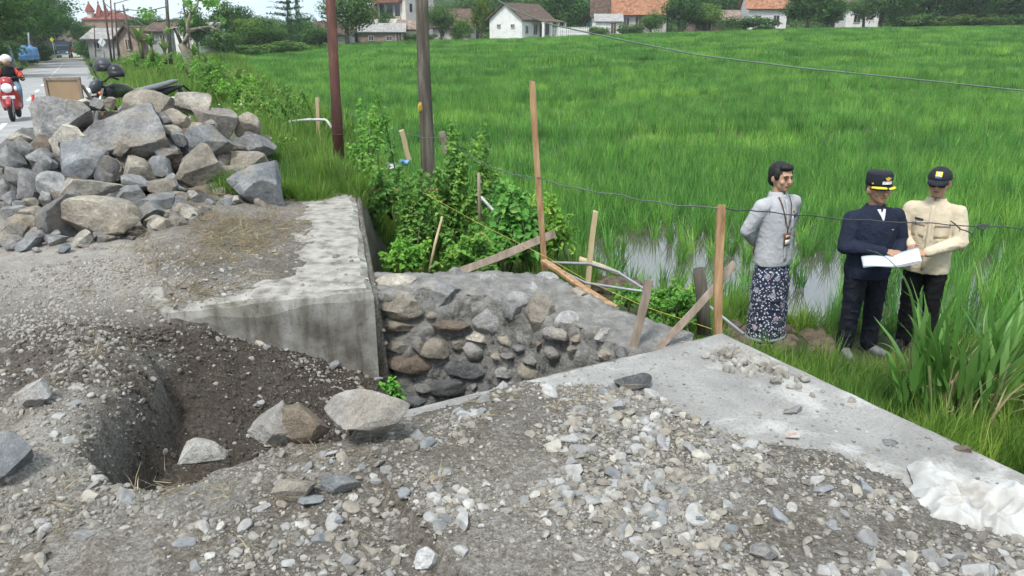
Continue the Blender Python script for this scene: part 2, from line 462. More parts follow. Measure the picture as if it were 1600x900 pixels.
# ---------------------------------------------------------------- road with its worn centre dashes
m_road = M('road_asphalt', [(.3, (.23, .23, .232)), (.5, (.29, .288, .285)), (.7, (.34, .336, .33))], 1.2, .9, .3, 60, .006, coord='World', spec=.25)
uu = np.concatenate([np.linspace(9.8, 40, 60), np.linspace(42, 150, 60)]); vv = np.linspace(-4.1, .6, 12)
U, V = np.meshgrid(uu, vv, indexing='ij')
jit = np.where(V > .5, .25 * (fbm(U, V, 1.2, 4, 3) - .5), np.where(V < -4, .2 * (fbm(U, V, 1.4, 4, 4) - .5), 0))
bend = np.where(U > 110, -((U - 110) / 40) ** 2 * 5, 0)
RX, RY = from_uv(U, V + jit + bend)
rz = road_z(U) + .012
k = len(vv); ii = (np.arange(len(uu) - 1)[:, None] * k + np.arange(k - 1)[None, :]).ravel()
tag(link('road', np_mesh('road', np.stack([RX.ravel(), RY.ravel(), rz.ravel()], 1), np.stack([ii, ii + 1, ii + 1 + k, ii + k], 1), m_road)), kind='structure')
m_paint = M('road_paint', [(.35, (.36, .36, .35)), (.5, (.58, .58, .56))], 9, .8, 0, coord='World')
mb = MB()
u0 = 13.0
while u0 < 105:
    q = []
    for du, dv in ((0, -.065), (0, .065), (2.6, .065), (2.6, -.065)):
        x, y = from_uv(u0 + du, -1.76 + dv); q.append((x, y, float(road_z(u0 + du)) + .018))
    mb.add(q, [(0, 1, 2, 3)]); u0 += 6.0
tag(mb.build('road_marking', m_paint), kind='structure')

# ---------------------------------------------------------------- flooded paddy
m, N, L, b = new_mat('paddy_water')
b.inputs['Base Color'].default_value = (.075, .07, .058, 1); b.inputs['Roughness'].default_value = .03
b.inputs['IOR'].default_value = 1.9; b.inputs['Specular IOR Level'].default_value = 1.0
bump_n(N, L, b, noise_n(N, L, coords(N, 'World'), 9, 3), .025, .02)
wx = axis([(-60, -8, 2), (-8, 24, .5), (24, 80, 3)]); wy = axis([(3, 21, .5)])
WX, WY = np.meshgrid(wx, wy); k = len(wx)
ii = (np.arange(len(wy) - 1)[:, None] * k + np.arange(k - 1)[None, :]).ravel()
q = np.stack([ii, ii + 1, ii + 1 + k, ii + k], 1)
U, V = to_uv(WX.ravel(), WY.ravel()); keep = (V > v_bund(U) - .3)
q = q[keep[q].all(1)]
tag(link('water', np_mesh('water', np.stack([WX.ravel(), WY.ravel(), field_z(WX, WY).ravel() - .012], 1), q, m)), kind='structure')
# ---------------------------------------------------------------- concrete
m_conc_top = M('concrete_worn_top', [(.30, (.12, .108, .09)), (.40, (.21, .196, .172)), (.52, (.30, .285, .258)), (.68, (.38, .366, .338))], 8, .9, .45, 60, .008, 8, 'World', spec=.2)
m_conc_face = M('concrete_formed_face', [(.3, (.19, .183, .165)), (.45, (.26, .252, .23)), (.6, (.31, .302, .278)), (.72, (.38, .37, .345))], 4.5, .85, .35, 50, .006, 8, 'World', spec=.2)
N, L = m_conc_face.node_tree.nodes, m_conc_face.node_tree.links; b = N['Principled BSDF']
pos = coords(N, 'World'); src = b.inputs['Base Color'].links[0].from_socket
dr = ramp(N, noise_n(N, L, stretch(N, L, pos, (1, 1, .16)), 9, 5, .6), L, [(.38, (.62, .60, .56)), (.52, (1,) * 3), (.66, (1.12,) * 3)])
pt = ramp(N, noise_n(N, L, pos, 1.9, 5, .65, .5), L, [(.40, (.66, .64, .60)), (.50, (1,) * 3), (.62, (1.1, 1.1, 1.08))])
pk = ramp(N, noise_n(N, L, pos, 55, 3, .6), L, [(.30, (.6,) * 3), (.42, (1,) * 3)])
c = mixc(N, L, 1.0, mixc(N, L, 1.0, mixc(N, L, 1.0, src, dr, 'MULTIPLY'), pt, 'MULTIPLY'), pk, 'MULTIPLY')
L.new(c, b.inputs['Base Color'])
m, N, L, b = new_mat('concrete_slab_top')
pos = coords(N, 'World')
base = ramp(N, noise_n(N, L, pos, 2.2, 8, .65), L, [(.3, (.19, .187, .178)), (.5, (.26, .256, .245)), (.7, (.32, .315, .30))])
spill = ramp(N, noise_n(N, L, pos, 1.7, 7, .62, .4), L, [(.52, (0, 0, 0)), (.60, (1, 1, 1))])
c = mixc(N, L, math_n(N, L, 'MULTIPLY', spill, .7), base, (.45, .445, .43))
dirtm = ramp(N, noise_n(N, L, pos, 4.5, 8, .7), L, [(.55, (0, 0, 0)), (.72, (1, 1, 1))])
c = mixc(N, L, math_n(N, L, 'MULTIPLY', dirtm, .55), c, (.17, .155, .135))
c = mixc(N, L, 1.0, c, ramp(N, noise_n(N, L, pos, 60, 5, .7), L, [(.32, (.72,) * 3), (.5, (1,) * 3), (.7, (1.12,) * 3)]), 'MULTIPLY')
L.new(c, b.inputs['Base Color']); b.inputs['Roughness'].default_value = .85; b.inputs['Specular IOR Level'].default_value = .25
bump_n(N, L, b, noise_n(N, L, pos, 40, 8, .7), .5, .01)
m_slab = m

def ragged_block(name, outline, z_top, z_bot, mats, jit, drop, seed, step=.09, keep_sharp=()):
    """solid of a plan outline with a chipped, slightly rounded upper edge"""
    rnd = random.Random(seed); pts = []
    n = len(outline)
    for i in range(n):
        p, q = Vector(outline[i]), Vector(outline[(i + 1) % n]); k = max(1, int((q - p).length / step))
        pts += [p.lerp(q, j / k) for j in range(k)]
    n = len(pts); cen = sum(pts, Vector((0, 0))) / n
    rings = []
    for lev in range(4):
        ring = []
        for i, p in enumerate(pts):
            t = (pts[(i + 1) % n] - pts[i - 1]).normalized(); nrm = Vector((t.y, -t.x))
            nz = noise.noise(Vector((p.x * 6, p.y * 6, seed))) * .6 + noise.noise(Vector((p.x * 19, p.y * 19, seed + 4))) * .4
            ch = abs(noise.noise(Vector((p.x * 2.3, p.y * 2.3, seed + 9))))
            if lev == 0: off, zz = 0, z_bot
            elif lev == 1: off, zz = jit * .3 * nz, z_top - drop * (1.2 + 2.0 * ch)
            elif lev == 2: off, zz = -jit * (.5 + .9 * ch) + jit * .5 * nz, z_top - drop * .35 * (1 + nz)
            else: off, zz = -jit * (2.0 + 2.2 * ch) + jit * nz, z_top + .004 * nz
            ring.append((p.x + nrm.x * off, p.y + nrm.y * off, zz))
        rings.append(ring)
    mb = MB(); vs = [v for r in rings for v in r]
    mb.add(vs, [(l * n + i, l * n + (i + 1) % n, (l + 1) * n + (i + 1) % n, (l + 1) * n + i) for l in range(3) for i in range(n)])
    mb.add(vs[:n], [tuple(range(n - 1, -1, -1))])
    mb.mi = 1
    mb.add(rings[3], [tuple(range(n))])
    return mb.build(name, mats)
ab = [from_uv(*p) for p in ((5.11, 1.64), (8.69, 2.65), (8.95, 1.7), (5.9, .05), (5.32, .25))]
o = ragged_block('concrete_abutment', ab, .014, -2.0, [m_conc_face, m_conc_top], .03, .05, 3)
tag(o, 'old grey concrete abutment with a broken white top edge beside the dirt pit', 'abutment')
sl = [from_uv(*p) for p in ((-9, .9), (-9, 3.33), (3.28, 3.33), (3.28, .9))]
o = ragged_block('concrete_slab', sl, 0, -2.0, [m_conc_face, m_slab], .012, .02, 5)
tag(o, 'smooth pale concrete slab half buried in gravel, its corner pointing at the field', 'slab')

# ---------------------------------------------------------------- new rubble masonry wall closing the channel
m_mortar = M('wet_mortar', [(.3, (.16, .156, .147)), (.5, (.24, .234, .22)), (.7, (.34, .332, .312))], 9.0, .9, 1.0, 34, .04, 8, 'World', spec=.2)
m, N, L, b = new_mat('rock')
pos = coords(N, 'World'); oi = N.new('ShaderNodeObjectInfo')
n1 = noise_n(N, L, pos, 4.5, 8, .62, .3); n2 = noise_n(N, L, pos, 26, 8, .7); n3 = noise_n(N, L, pos, 2.1, 4, .5)
g = ramp(N, n1, L, [(.28, (.42,) * 3), (.5, (.85, .85, .86)), (.72, (1.32, 1.31, 1.28))])
c = mixc(N, L, 1.0, oi.outputs['Color'], g, 'MULTIPLY')
c = mixc(N, L, math_n(N, L, 'MULTIPLY', ramp(N, n3, L, [(.5, (0,) * 3), (.64, (1,) * 3)]), .5), c, (.33, .275, .205))
c = mixc(N, L, 1.0, c, ramp(N, n2, L, [(.3, (.66,) * 3), (.7, (1.22,) * 3)]), 'MULTIPLY')
n4 = noise_n(N, L, pos, 110, 4, .7)
c = mixc(N, L, 1.0, c, ramp(N, n4, L, [(.3, (.75,) * 3), (.55, (1,) * 3), (.72, (1.3,) * 3)]), 'MULTIPLY')
L.new(c, b.inputs['Base Color']); b.inputs['Roughness'].default_value = .85; b.inputs['Specular IOR Level'].default_value = .25
bump_n(N, L, b, math_n(N, L, 'ADD', math_n(N, L, 'ADD', n2, math_n(N, L, 'MULTIPLY', n4, .35)), math_n(N, L, 'MULTIPLY', n1, 1.5)), .8, .035)
M_ROCK = m
ROCKC = dict(lg=(.40, .395, .385), g=(.28, .278, .275), dg=(.15, .15, .155), bl=(.255, .268, .278), db=(.15, .158, .168), tan=(.345, .31, .255), br=(.20, .16, .125), cr=(.46, .43, .37), wh=(.52, .52, .52))
def rcol(k, rnd=random):
    f = rnd.uniform(.88, 1.12); c = ROCKC[k]
    return (c[0] * f, c[1] * f, c[2] * f, 1)
def rock_mesh(seed, sub=4, planes=15, rough=.05, lo=.42, hi=.82):
    rnd = np.random.RandomState(seed)
    bm = bmesh.new(); bmesh.ops.create_icosphere(bm, subdivisions=sub, radius=1)
    co = np.array([v.co[:] for v in bm.verts])
    for i in range(planes):
        n = rnd.normal(size=3); n /= np.linalg.norm(n); d = rnd.uniform(lo, hi)
        s = np.maximum(co @ n - d, 0); co = co - s[:, None] * n
    off = rnd.uniform(-50, 50, 3)
    for i, p in enumerate(co):
        q = Vector(p * 1.3 + off)
        k = noise.noise(q) * 1.2 + noise.noise(q * 2.7) * .7 + noise.noise(q * 6.1) * .4 + noise.noise(q * 13) * .22
        co[i] = p * (1 + rough * k)
    mn, mx = co.min(0), co.max(0); co = (co - (mn + mx) / 2) / ((mx - mn) / 2)
    for v, p in zip(bm.verts, co): v.co = p
    me = bpy.data.meshes.new('rock'); bm.to_mesh(me); bm.free()
    me.polygons.foreach_set('use_smooth', [True] * len(me.polygons))
    me.set_sharp_from_angle(angle=R(24))
    me.materials.append(M_ROCK)
    return me
ROCKS = [rock_mesh(100 + i, 4, 9 + i % 8, .05, .40, .80) for i in range(22)]
PEBS = [rock_mesh(300 + i, 3, 8 + i % 6, .04, .45, .85) for i in range(10)]

WST = [rock_mesh(400 + i, 4, 6 + i % 4, .05, .62, .95) for i in range(12)]
face_px = [(560, 456, -.06), (588, 458, -.1), (660, 460, -.1), (715, 461, -.12), (752, 462, -.12), (792, 473, -.12), (842, 489, -.12), (900, 510, -.13), (960, 536, -.15), (1010, 554, -.18), (1075, 564, -.2)]
back_px = [(560, 428), (590, 427), (660, 426), (728, 425), (790, 425), (840, 426), (880, 440), (920, 459), (962, 482), (1020, 503), (1085, 520)]
fr = [PZ(x, y, z) for x, y, z in face_px]; bk = [PZ(x, y, z[2]) for (x, y), z in zip(back_px, face_px)]
def resample(p, n):
    d = [0]
    for a, c in zip(p, p[1:]): d.append(d[-1] + (c - a).length)
    t = np.linspace(0, d[-1], n)
    return [Vector([np.interp(x, d, [q[i] for q in p]) for i in range(3)]) for x in t]
n = 150
fr, bk = resample(fr, n), resample(bk, n)
grid = []
for i in range(n):
    t = (fr[min(i + 2, n - 1)] - fr[max(i - 2, 0)]); t.z = 0; t.normalize(); out = Vector((t.y, -t.x, 0))
    if out.y > .3: out = -out
    col = []
    base = Vector((fr[i].x, fr[i].y, 0))
    for j in range(46):                                   # up the face
        zz = -1.75 + (1.75 + fr[i].z) * j / 45
        col.append(base + out * .07 * (-zz - .1) / 1.6 + Vector((0, 0, zz)))
    for j in range(1, 16):                                # across the top
        p = fr[i].lerp(bk[i], j / 15); col.append(p)
    for j in range(1, 9):                                 # down the back
        col.append(bk[i] - out * .03 * j + Vector((0, 0, -.12 * j)))
    grid.append([p.copy() for p in col])
k = len(grid[0])
for i in range(n):
    for j in range(k):
        p = grid[i][j]
        e = math.exp(-((j - 45) / 1.6) ** 2)
        q = p * 5.5
        d = .045 * noise.noise(q) + .034 * noise.noise(q * 2.6) + .022 * noise.noise(q * 6) + .012 * noise.noise(q * 13) - .02 * e
        if 45 < j < 61: grid[i][j] = p + Vector((0, 0, d * .55))
        else: grid[i][j] = p + Vector((0, -1, .2)) * d * 1.1 + Vector((0, .012 * e, -.008 * e))
wv = [p for c in grid for p in c]
wf = [(i * k + j, (i + 1) * k + j, (i + 1) * k + j + 1, i * k + j + 1) for i in range(n - 1) for j in range(k - 1)]
wall = thing('stone_retaining_wall', 'freshly mortared rubble stone wall curving between the two concrete slabs', 'wall', PZ(740, 520, -.8))
wall_inv = Matrix.Translation(-wall.location)
mb = MB(); mb.add(wv, wf, True)
mo = mb.build('mortar', m_mortar, wall); mo.matrix_parent_inverse = wall_inv
bvh = BVHTree.FromPolygons(wv, wf)
STONES = [(75,75,260,145,'cr'),(70,175,265,285,'tan'),(272,128,465,250,'lg'),(75,282,295,352,'tan'),(305,290,470,345,'br'),(95,368,230,445,'tan'),(240,345,300,455,'g'),(298,378,430,475,'tan'),(410,362,475,428,'tan'),(480,340,568,392,'cr'),(465,390,552,472,'lg'),(500,240,635,350,'lg'),(622,178,735,295,'lg'),(745,198,870,345,'tan'),(770,370,830,440,'br'),(868,262,940,350,'wh'),(835,410,905,475,'bl'),(728,455,820,500,'lg'),(115,445,325,540,'br'),(362,470,575,557,'dg'),(325,545,470,635,'dg'),(612,487,685,565,'lg'),(700,490,795,565,'tan'),(250,578,325,618,'g'),(185,620,305,685,'db'),(1048,340,1105,390,'lg'),(940,148,1020,185,'cr'),(790,78,895,110,'lg'),(540,70,630,120,'lg'),(1065,420,1130,475,'tan'),(1145,400,1200,460,'g'),(885,330,935,390,'lg'),(500,570,530,610,'g'),(955,350,990,395,'tan'),(1045,320,1090,350,'lg'),(100,452,190,490,'br'),(690,395,760,440,'g'),(480,560,610,640,'dg'),(90,545,180,620,'g'),(400,60,470,90,'lg'),(765,130,800,150,'wh'),(930,400,985,440,'g'),(640,440,700,470,'g')]
rnd = random.Random(5)
for si, (x0, y0, x1, y1, ck) in enumerate(STONES):
    px, py = 560 + (x0 + x1) / 2 / 2.857, 400 + (y0 + y1) / 2 / 2.857
    hit = bvh.ray_cast(Vector((0, 0, CAM_Z)), ray(px, py).normalized())
    if hit[0] is None: continue
    p = hit[0]; s = mpp(p); w, h = (x1 - x0) / 2.857 * s / 2, (y1 - y0) / 2.857 * s / 2
    nr = hit[1]
    if nr.dot(ray(px, py)) > 0: nr = -nr
    top = nr.z > .75
    o = link('stone', WST[(si * 7) % len(WST)], None, wall); o.matrix_parent_inverse = wall_inv
    if top:
        o.scale = (w * 1.02, h * 1.9, .06); o.rotation_euler = (rnd.uniform(-.1, .1), 0, rnd.uniform(-.3, .3)); o.location = p + Vector((0, 0, -.012))
    else:
        o.scale = (w * 1.25, .13, h * 1.25); yaw = math.atan2(nr.x, -nr.y)
        o.rotation_euler = (R(-10), rnd.uniform(-.05, .05), yaw * .8); o.location = p - Vector((nr.x, nr.y, 0)) * .068
    o.color = rcol(ck, rnd)

# smaller stones packed into the gaps of the wall face
taken = [(560 + (a + c) / 5.714, 400 + (b_ + d) / 5.714, (c - a) / 5.714, (d - b_) / 5.714) for a, b_, c, d, _ in STONES]
for tries in range(420):
    i, j = rnd.randrange(4, n - 4), rnd.randrange(6, 43)
    p = Vector(grid[i][j]); px, py = to_px(p.x, p.y, p.z); sz = rnd.uniform(9, 19); hz = sz * rnd.uniform(.5, .85)
    if px > 830 or any(((px - a) / (w + sz * .95)) ** 2 + ((py - b_) / (h + hz * .95)) ** 2 < 1 for a, b_, w, h in taken): continue
    taken.append((px, py, sz, hz)); s_ = mpp(p)
    a, c = Vector(grid[i + 3][j]), Vector(grid[i - 3][j]); tt = (a - c).normalized(); nr = Vector((tt.y, -tt.x, 0))
    if nr.y > .2: nr = -nr
    o = link('stone', WST[rnd.randrange(len(WST))], None, wall); o.matrix_parent_inverse = wall_inv
    o.scale = (sz * s_ * 1.15, .11, hz * s_ * 1.2); o.rotation_euler = (R(-8), rnd.uniform(-.2, .2), math.atan2(nr.x, -nr.y) * .8); o.location = p - nr * .066
    o.color = rcol(rnd.choice(['g', 'tan', 'dg', 'br', 'lg', 'tan', 'g']), rnd)
# ---------------------------------------------------------------- the pile of quarry rock: traced one by one (zoomed box x0,y0,x1,y1 -> pixel/3.2, +120)
PILE = [
 (160,115,470,300,'lg',-4,'large flat pale grey rock at the upper left of the rock pile'),
 (430,150,835,405,'g',-14,'biggest rock of the pile, grey brown and slanting down to the right'),
 (620,60,835,190,'tan',-6,'wide tan grey rock on the top of the pile below the parked motorcycle'),
 (880,78,1052,198,'cr',-10,'pale cream rock at the top right of the pile'),
 (1000,140,1168,302,'g',-20,'blue grey slanted rock just right of the pale cream top rock'),
 (1165,185,1288,300,'tan',-25,'tan flat-faced rock at the right shoulder of the pile'),
 (1180,290,1356,402,'g',0,'grey rock at the far right edge of the pile by the weeds'),
 (895,250,1148,428,'bl',-8,'rock with blue grey top and tan side on the right of the pile'),
 (840,360,1102,608,'tan',-24,'large rounded tan rock at the lower right of the pile'),
 (255,320,522,522,'bl',-12,'large blue grey rock with a rough face left of the middle of the pile'),
 (470,400,582,532,'db',-30,'dark blue rock wedged beside the large blue grey rock'),
 (585,400,748,548,'tan',0,'squarish tan rock in the middle of the pile'),
 (735,395,842,508,'bl',10,'pale blue grey upright rock left of the large rounded tan rock'),
 (285,510,568,632,'cr',-4,'long pale tan slab rock lying above the front rocks'),
 (530,540,722,672,'g',15,'grey wedge rock in the front of the pile behind the blue grey slab'),
 (740,500,858,608,'tan',25,'small tan grey rock leaning in the middle front of the pile'),
 (700,600,872,722,'g',-18,'smooth grey rock at the front right foot of the pile'),
 (830,568,932,628,'tan',0,'small flat tan rock under the large rounded tan rock'),
 (632,635,818,748,'bl',-14,'flat blue grey slab rock at the front foot of the pile'),
 (810,612,928,722,'g',20,'grey angular rock beside the smooth one at the front right foot of the pile'),
 (325,625,668,808,'tan',-4,'long tan brown rock in the front row of the pile, the biggest there'),
 (185,612,368,812,'db',10,'upright dark blue grey rock in the front row of the pile'),
 (1155,462,1382,672,'bl',0,'pale blue grey pyramid-shaped rock set apart at the right foot of the pile'),
 (1100,445,1232,572,'tan',-8,'tan grey block leaning behind the pyramid-shaped rock'),
 (950,588,1092,668,'dg',-6,'dark grey low rock on the ground right of the pile front'),
 (1120,368,1332,486,'tan',-10,'tan grey slanted rock behind the pyramid-shaped rock'),
 (230,245,438,392,'cr',-8,'pale tan rock under the left end of the biggest rock'),
 (0,700,198,802,'tan',-3,'low tan grey rock at the left front of the pile'),
]
SMALL = [(1000,650,1082,688,'g'),(75,300,160,410,'g'),(150,290,268,375,'br'),(0,335,92,470,'g'),(120,360,238,462,'g'),(5,455,128,572,'g'),(95,470,192,622,'g'),(185,480,342,612,'lg'),(160,410,232,522,'g'),(0,640,128,712,'g'),(110,645,202,722,'tan'),(35,740,128,822,'bl'),(0,822,86,870,'g'),(540,410,612,482,'tan'),(765,175,852,247,'g'),(815,160,942,258,'tan'),(800,235,902,287,'cr'),(893,250,972,302,'br'),(860,275,932,337,'bl'),(690,170,772,232,'g'),(350,108,452,152,'cr'),(455,103,527,157,'g'),(515,98,577,152,'tan'),(1370,490,1446,566,'g'),(1440,508,1482,546,'g'),(40,265,132,332,'cr'),(0,570,62,652,'g'),(1140,330,1232,382,'dg'),(775,330,872,402,'g'),(600,490,760,562,'g'),(1060,420,1124,502,'g'),(60,610,122,660,'g'),(120,600,180,650,'tan'),(255,560,300,620,'tan'),(820,480,885,560,'bl'),(930,560,985,600,'g'),(390,330,470,400,'tan'),(210,390,270,470,'g'),(1010,210,1080,270,'g'),(560,330,640,400,'dg'),(350,560,400,610,'g'),(150,745,200,800,'g'),(1075,560,1140,640,'g'),(1125,600,1165,670,'cr'),(1290,470,1345,540,'g'),(1180,600,1240,660,'g'),(640,230,700,280,'g'),(0,500,40,560,'g'),(0,770,36,815,'g'),(190,570,250,640,'lg'),(930,215,1000,255,'tan'),(1220,270,1290,330,'dg'),(980,420,1040,470,'g'),(500,470,560,540,'dg')]
def pile_point(px, py):
    """the face of the heap: from its foot on the ground back and up to its crest"""
    yb = np.interp(px, [-60, 0, 210, 290, 340, 430, 470], [382, 378, 366, 345, 328, 300, 290])
    foot = PZ(px, yb, 0.0)
    t = max(0.0, min(1.15, (yb - py) / 205.0))
    Y = foot.y + t * 2.5 + .15
    return PY(px, py, Y)
rnd = random.Random(11)
def place_rock(box, ck, tilt, me, dep=None, name='rock'):
    x0, y0, x1, y1 = box
    px, py = (x0 + x1) / 6.4, 120 + (y0 + y1) / 6.4
    p = pile_point(px, py); s = mpp(p)
    w, h = (x1 - x0) / 6.4 * s, (y1 - y0) / 6.4 * s
    dp = dep or (w + h) * .5 * rnd.uniform(.75, 1.1)
    yb_ = np.interp(px, [-60, 0, 210, 290, 340, 430, 470], [382, 378, 366, 345, 328, 300, 290]); yl = 120 + y1 / 3.2
    o = link(name, me)
    o.scale = (w * 1.16, dp * 1.1, h * 1.16); o.location = p + Vector((0, dp * .35, -.02))
    if yl > yb_ - 14:
        q_ = PZ(px, yl - 4, .02); o.location = (q_.x, q_.y + dp * .55, h * .93)
    o.rotation_euler = (R(-8), R(tilt * .6), rnd.uniform(-.15, .15))
    o.color = rcol(ck, rnd)
    return o
G_PILE = 'quarry rocks heaped beside the road'
CNAME = dict(lg='pale grey', g='grey', dg='dark grey', bl='blue grey', db='dark blue grey', tan='tan', br='brown', cr='cream', wh='white')
def whereabouts(px, py, marks, near=42):
    x, y, nm = min(marks, key=lambda m_: (m_[0] - px) ** 2 + (m_[1] - py) ** 2); dx, dy = px - x, py - y
    d = math.hypot(dx, dy); a = 'just ' if d < near else 'well ' if d > near * 2.4 else ''
    if abs(dx) > 2.2 * abs(dy): w = 'right of' if dx > 0 else 'left of'
    elif abs(dy) > 2.2 * abs(dx): w = 'below' if dy > 0 else 'above'
    else: w = ('lower' if dy > 0 else 'upper') + (' right of' if dx > 0 else ' left of')
    return a + w + ' the ' + nm
PMARK = [(97, 184, 'flat pale upper rock'), (198, 206, 'biggest rock'), (227, 158, 'wide tan top rock'), (302, 163, 'pale cream top rock'), (338, 189, 'blue grey slanted rock'), (383, 195, 'tan shoulder rock'), (396, 228, 'far right grey rock'), (319, 226, 'blue-topped rock'), (303, 271, 'rounded tan rock'), (121, 251, 'rough blue grey rock'), (208, 268, 'squarish tan rock'), (133, 298, 'long pale slab rock'), (155, 344, 'long tan front rock'), (86, 342, 'upright dark front rock'), (396, 297, 'pyramid-shaped rock'), (227, 335, 'flat blue grey slab'), (31, 354, 'low tan rock at left')]
for i, (x0, y0, x1, y1, ck, tilt, lab) in enumerate(PILE):
    o = place_rock((x0, y0, x1, y1), ck, tilt, rock_mesh(500 + i, 5 if (x1 - x0) > 240 else 4, 12 + i % 5, .055, .38, .8))
    tag(o, lab, 'rock', G_PILE)
for i, (x0, y0, x1, y1, ck) in enumerate(SMALL):
    o = place_rock((x0, y0, x1, y1), ck, rnd.uniform(-25, 25), ROCKS[i % len(ROCKS)])
    tag(o, '%s %s pile rock %s' % ('medium' if (x1 - x0) * (y1 - y0) > 9000 else 'small', CNAME[ck], whereabouts((x0 + x1) / 6.4, 120 + (y0 + y1) / 6.4, PMARK, 28)), 'rock', G_PILE)
# rocks that fill the heap behind and below the ones in front
for i in range(130):
    px, py = rnd.uniform(-30, 425), rnd.uniform(168, 350)
    crest = np.interp(px, [-30, 0, 60, 150, 270, 340, 400, 430], [225, 215, 165, 168, 172, 185, 215, 270])
    foot = np.interp(px, [-30, 200, 300, 430], [372, 355, 330, 285])
    if not crest + 14 < py < foot: continue
    p = pile_point(px, py)
    r = rnd.uniform(.06, .17)
    o = link('rock', ROCKS[rnd.randrange(len(ROCKS))])
    o.location = p + Vector((0, .22 + r + .25 * rnd.random(), -.06)); o.location.z = max(o.location.z, r * .4)
    o.scale = (r * rnd.uniform(.9, 1.5), r * rnd.uniform(.9, 1.3), r * rnd.uniform(.6, 1))
    o.rotation_euler = (rnd.uniform(-.5, .5), rnd.uniform(-.5, .5), rnd.uniform(0, 6.28))
    ck = rnd.choice(['g', 'g', 'dg', 'tan', 'bl', 'br', 'lg']); o.color = rcol(ck, rnd)
    tag(o, '%s rock in a gap %s' % (CNAME[ck], whereabouts(px, py, PMARK, 28)), 'rock', G_PILE)
for i in range(70):
    px = rnd.uniform(-10, 420); yb_ = float(np.interp(px, [-60, 0, 210, 290, 340, 430, 470], [382, 378, 366, 345, 328, 300, 290])) + rnd.gauss(3, 9)
    p = PZ(px, yb_, 0); r = rnd.uniform(.025, .085) * (1.3 if px < 120 else 1)
    o = link('rock', ROCKS[rnd.randrange(len(ROCKS))]); o.location = (p.x, p.y, gz(p.x, p.y) + r * .35)
    o.scale = (r * rnd.uniform(.9, 1.5), r, r * rnd.uniform(.55, .9)); o.rotation_euler = (rnd.uniform(-.3, .3), rnd.uniform(-.3, .3), rnd.uniform(0, 6.28))
    ck = rnd.choice(['g', 'lg', 'dg', 'tan', 'bl', 'cr']); o.color = rcol(ck, rnd)
    tag(o, '%s %s rock on the ground %s' % ('small' if r < .05 else 'medium', CNAME[ck], whereabouts(px, yb_, PMARK, 28)), 'rock', G_PILE)
# gritty core of the heap
ax, ay = np.meshgrid(np.linspace(-6.5, -2.4, 90), np.linspace(6.6, 11.2, 90))
cz = np.full(ax.shape, -.2)
for i in range(ax.shape[0]):
    for j in range(ax.shape[1]):
        X, Y = ax[i, j], ay[i, j]
        px, _ = to_px(X, Y, .3); yb = np.interp(px, [-60, 0, 210, 290, 340, 430, 470], [382, 378, 366, 345, 328, 300, 290])
        fy = PZ(float(px), float(yb), 0).y
        t = (Y - fy - .55) / 2.3
        hgt = float(np.interp(px, [-250, -40, 40, 110, 260, 340, 400, 440], [.0, .28, .6, .66, .62, .5, .28, -.1]))
        cz[i, j] = -.2 + (.2 + hgt) * float(sst(t, 0, .95)) * (1 - float(sst(t, 1.25, 1.9)))
cz = cz + .12 * (fbm(ax, ay, .35, 4, 88) - .5)
k = ax.shape[1]; ii = (np.arange(ax.shape[0] - 1)[:, None] * k + np.arange(k - 1)[None, :]).ravel()
m_rub = M('rubble_grit', [(.3, (.07, .065, .06)), (.5, (.15, .145, .135)), (.7, (.27, .26, .245))], 14, .95, 1.0, 40, .04, coord='World')
o = link('rubble', np_mesh('rubble', np.stack([ax.ravel(), ay.ravel(), cz.ravel()], 1), np.stack([ii, ii + 1, ii + 1 + k, ii + k], 1), m_rub))
tag(o, 'grit and broken stone filling the inside of the roadside rock pile', 'rubble', kind='stuff')

# ---------------------------------------------------------------- single rocks in the foreground
def fg_rock(x0, y0, x1, y1, ck, tilt, label, seed, dep=.8, sink=.12):
    w_ = x1 - x0; base = PZ((x0 + x1) / 2, y1 - (y1 - y0) * .12, 0)
    g0 = gz(base.x, base.y)
    s = mpp(base); w, h = w_ / 2 * s, (y1 - y0) / 2 * s * .97
    o = link('rock', rock_mesh(seed, 5, 13, .05, .4, .8))
    o.scale = (w * 1.04, w * dep, h); o.location = (base.x, base.y + w * dep * .45, max(g0, -.02) + h * (1 - sink))
    o.rotation_euler = (0, R(tilt), 0); o.color = rcol(ck, rnd)
    return tag(o, label, 'rock')
fg_rock(505, 644, 643, 722, 'lg', -5, 'pale grey boulder on the lip of the pit, rightmost of the row', 901, .65)
fg_rock(387, 643, 475, 713, 'lg', -12, 'pale grey rock on the lip of the pit behind the brown-stained rock', 905, .7)
fg_rock(440, 650, 514, 712, 'br', 6, 'small brown-stained rock between two pale boulders on the pit lip', 903, .7)
fg_rock(281, 682, 348, 734, 'lg', 0, 'pale pointed rock at the near left corner of the pit', 910, .8)
fg_rock(28, 631, 88, 673, 'lg', -6, 'pale grey rock on the dirt left of the pit', 905, .8)
fg_rock(-45, 712, 50, 785, 'bl', -8, 'blue grey boulder cut off by the left edge of the picture', 906, .8)
fg_rock(432, 760, 497, 797, 'tan', -8, 'tan rock lying in the gravel below the boulders', 907, .8)
fg_rock(503, 755, 560, 790, 'bl', 12, 'flat blue-and-white rock beside the tan one in the gravel', 908, .7)
fg_rock(646, 860, 686, 892, 'wh', -20, 'white angular stone near the bottom of the picture', 909, .8)
fg_rock(961, 594, 1020, 613, 'dg', 0, 'small dark grey stone lying between the gravel and the concrete slab', 911, .8)
fg_rock(1170, 878, 1212, 902, 'g', 0, 'flat grey stone at the bottom edge of the gravel', 912, .8)

fg_rock(1496, 692, 1520, 708, 'br', 0, 'small brown clod lying on the clean concrete slab near its right edge', 913, .8)
fg_rock(1382, 686, 1408, 697, 'g', 0, 'thin grey chip on the concrete slab left of the brown clod', 914, .8)
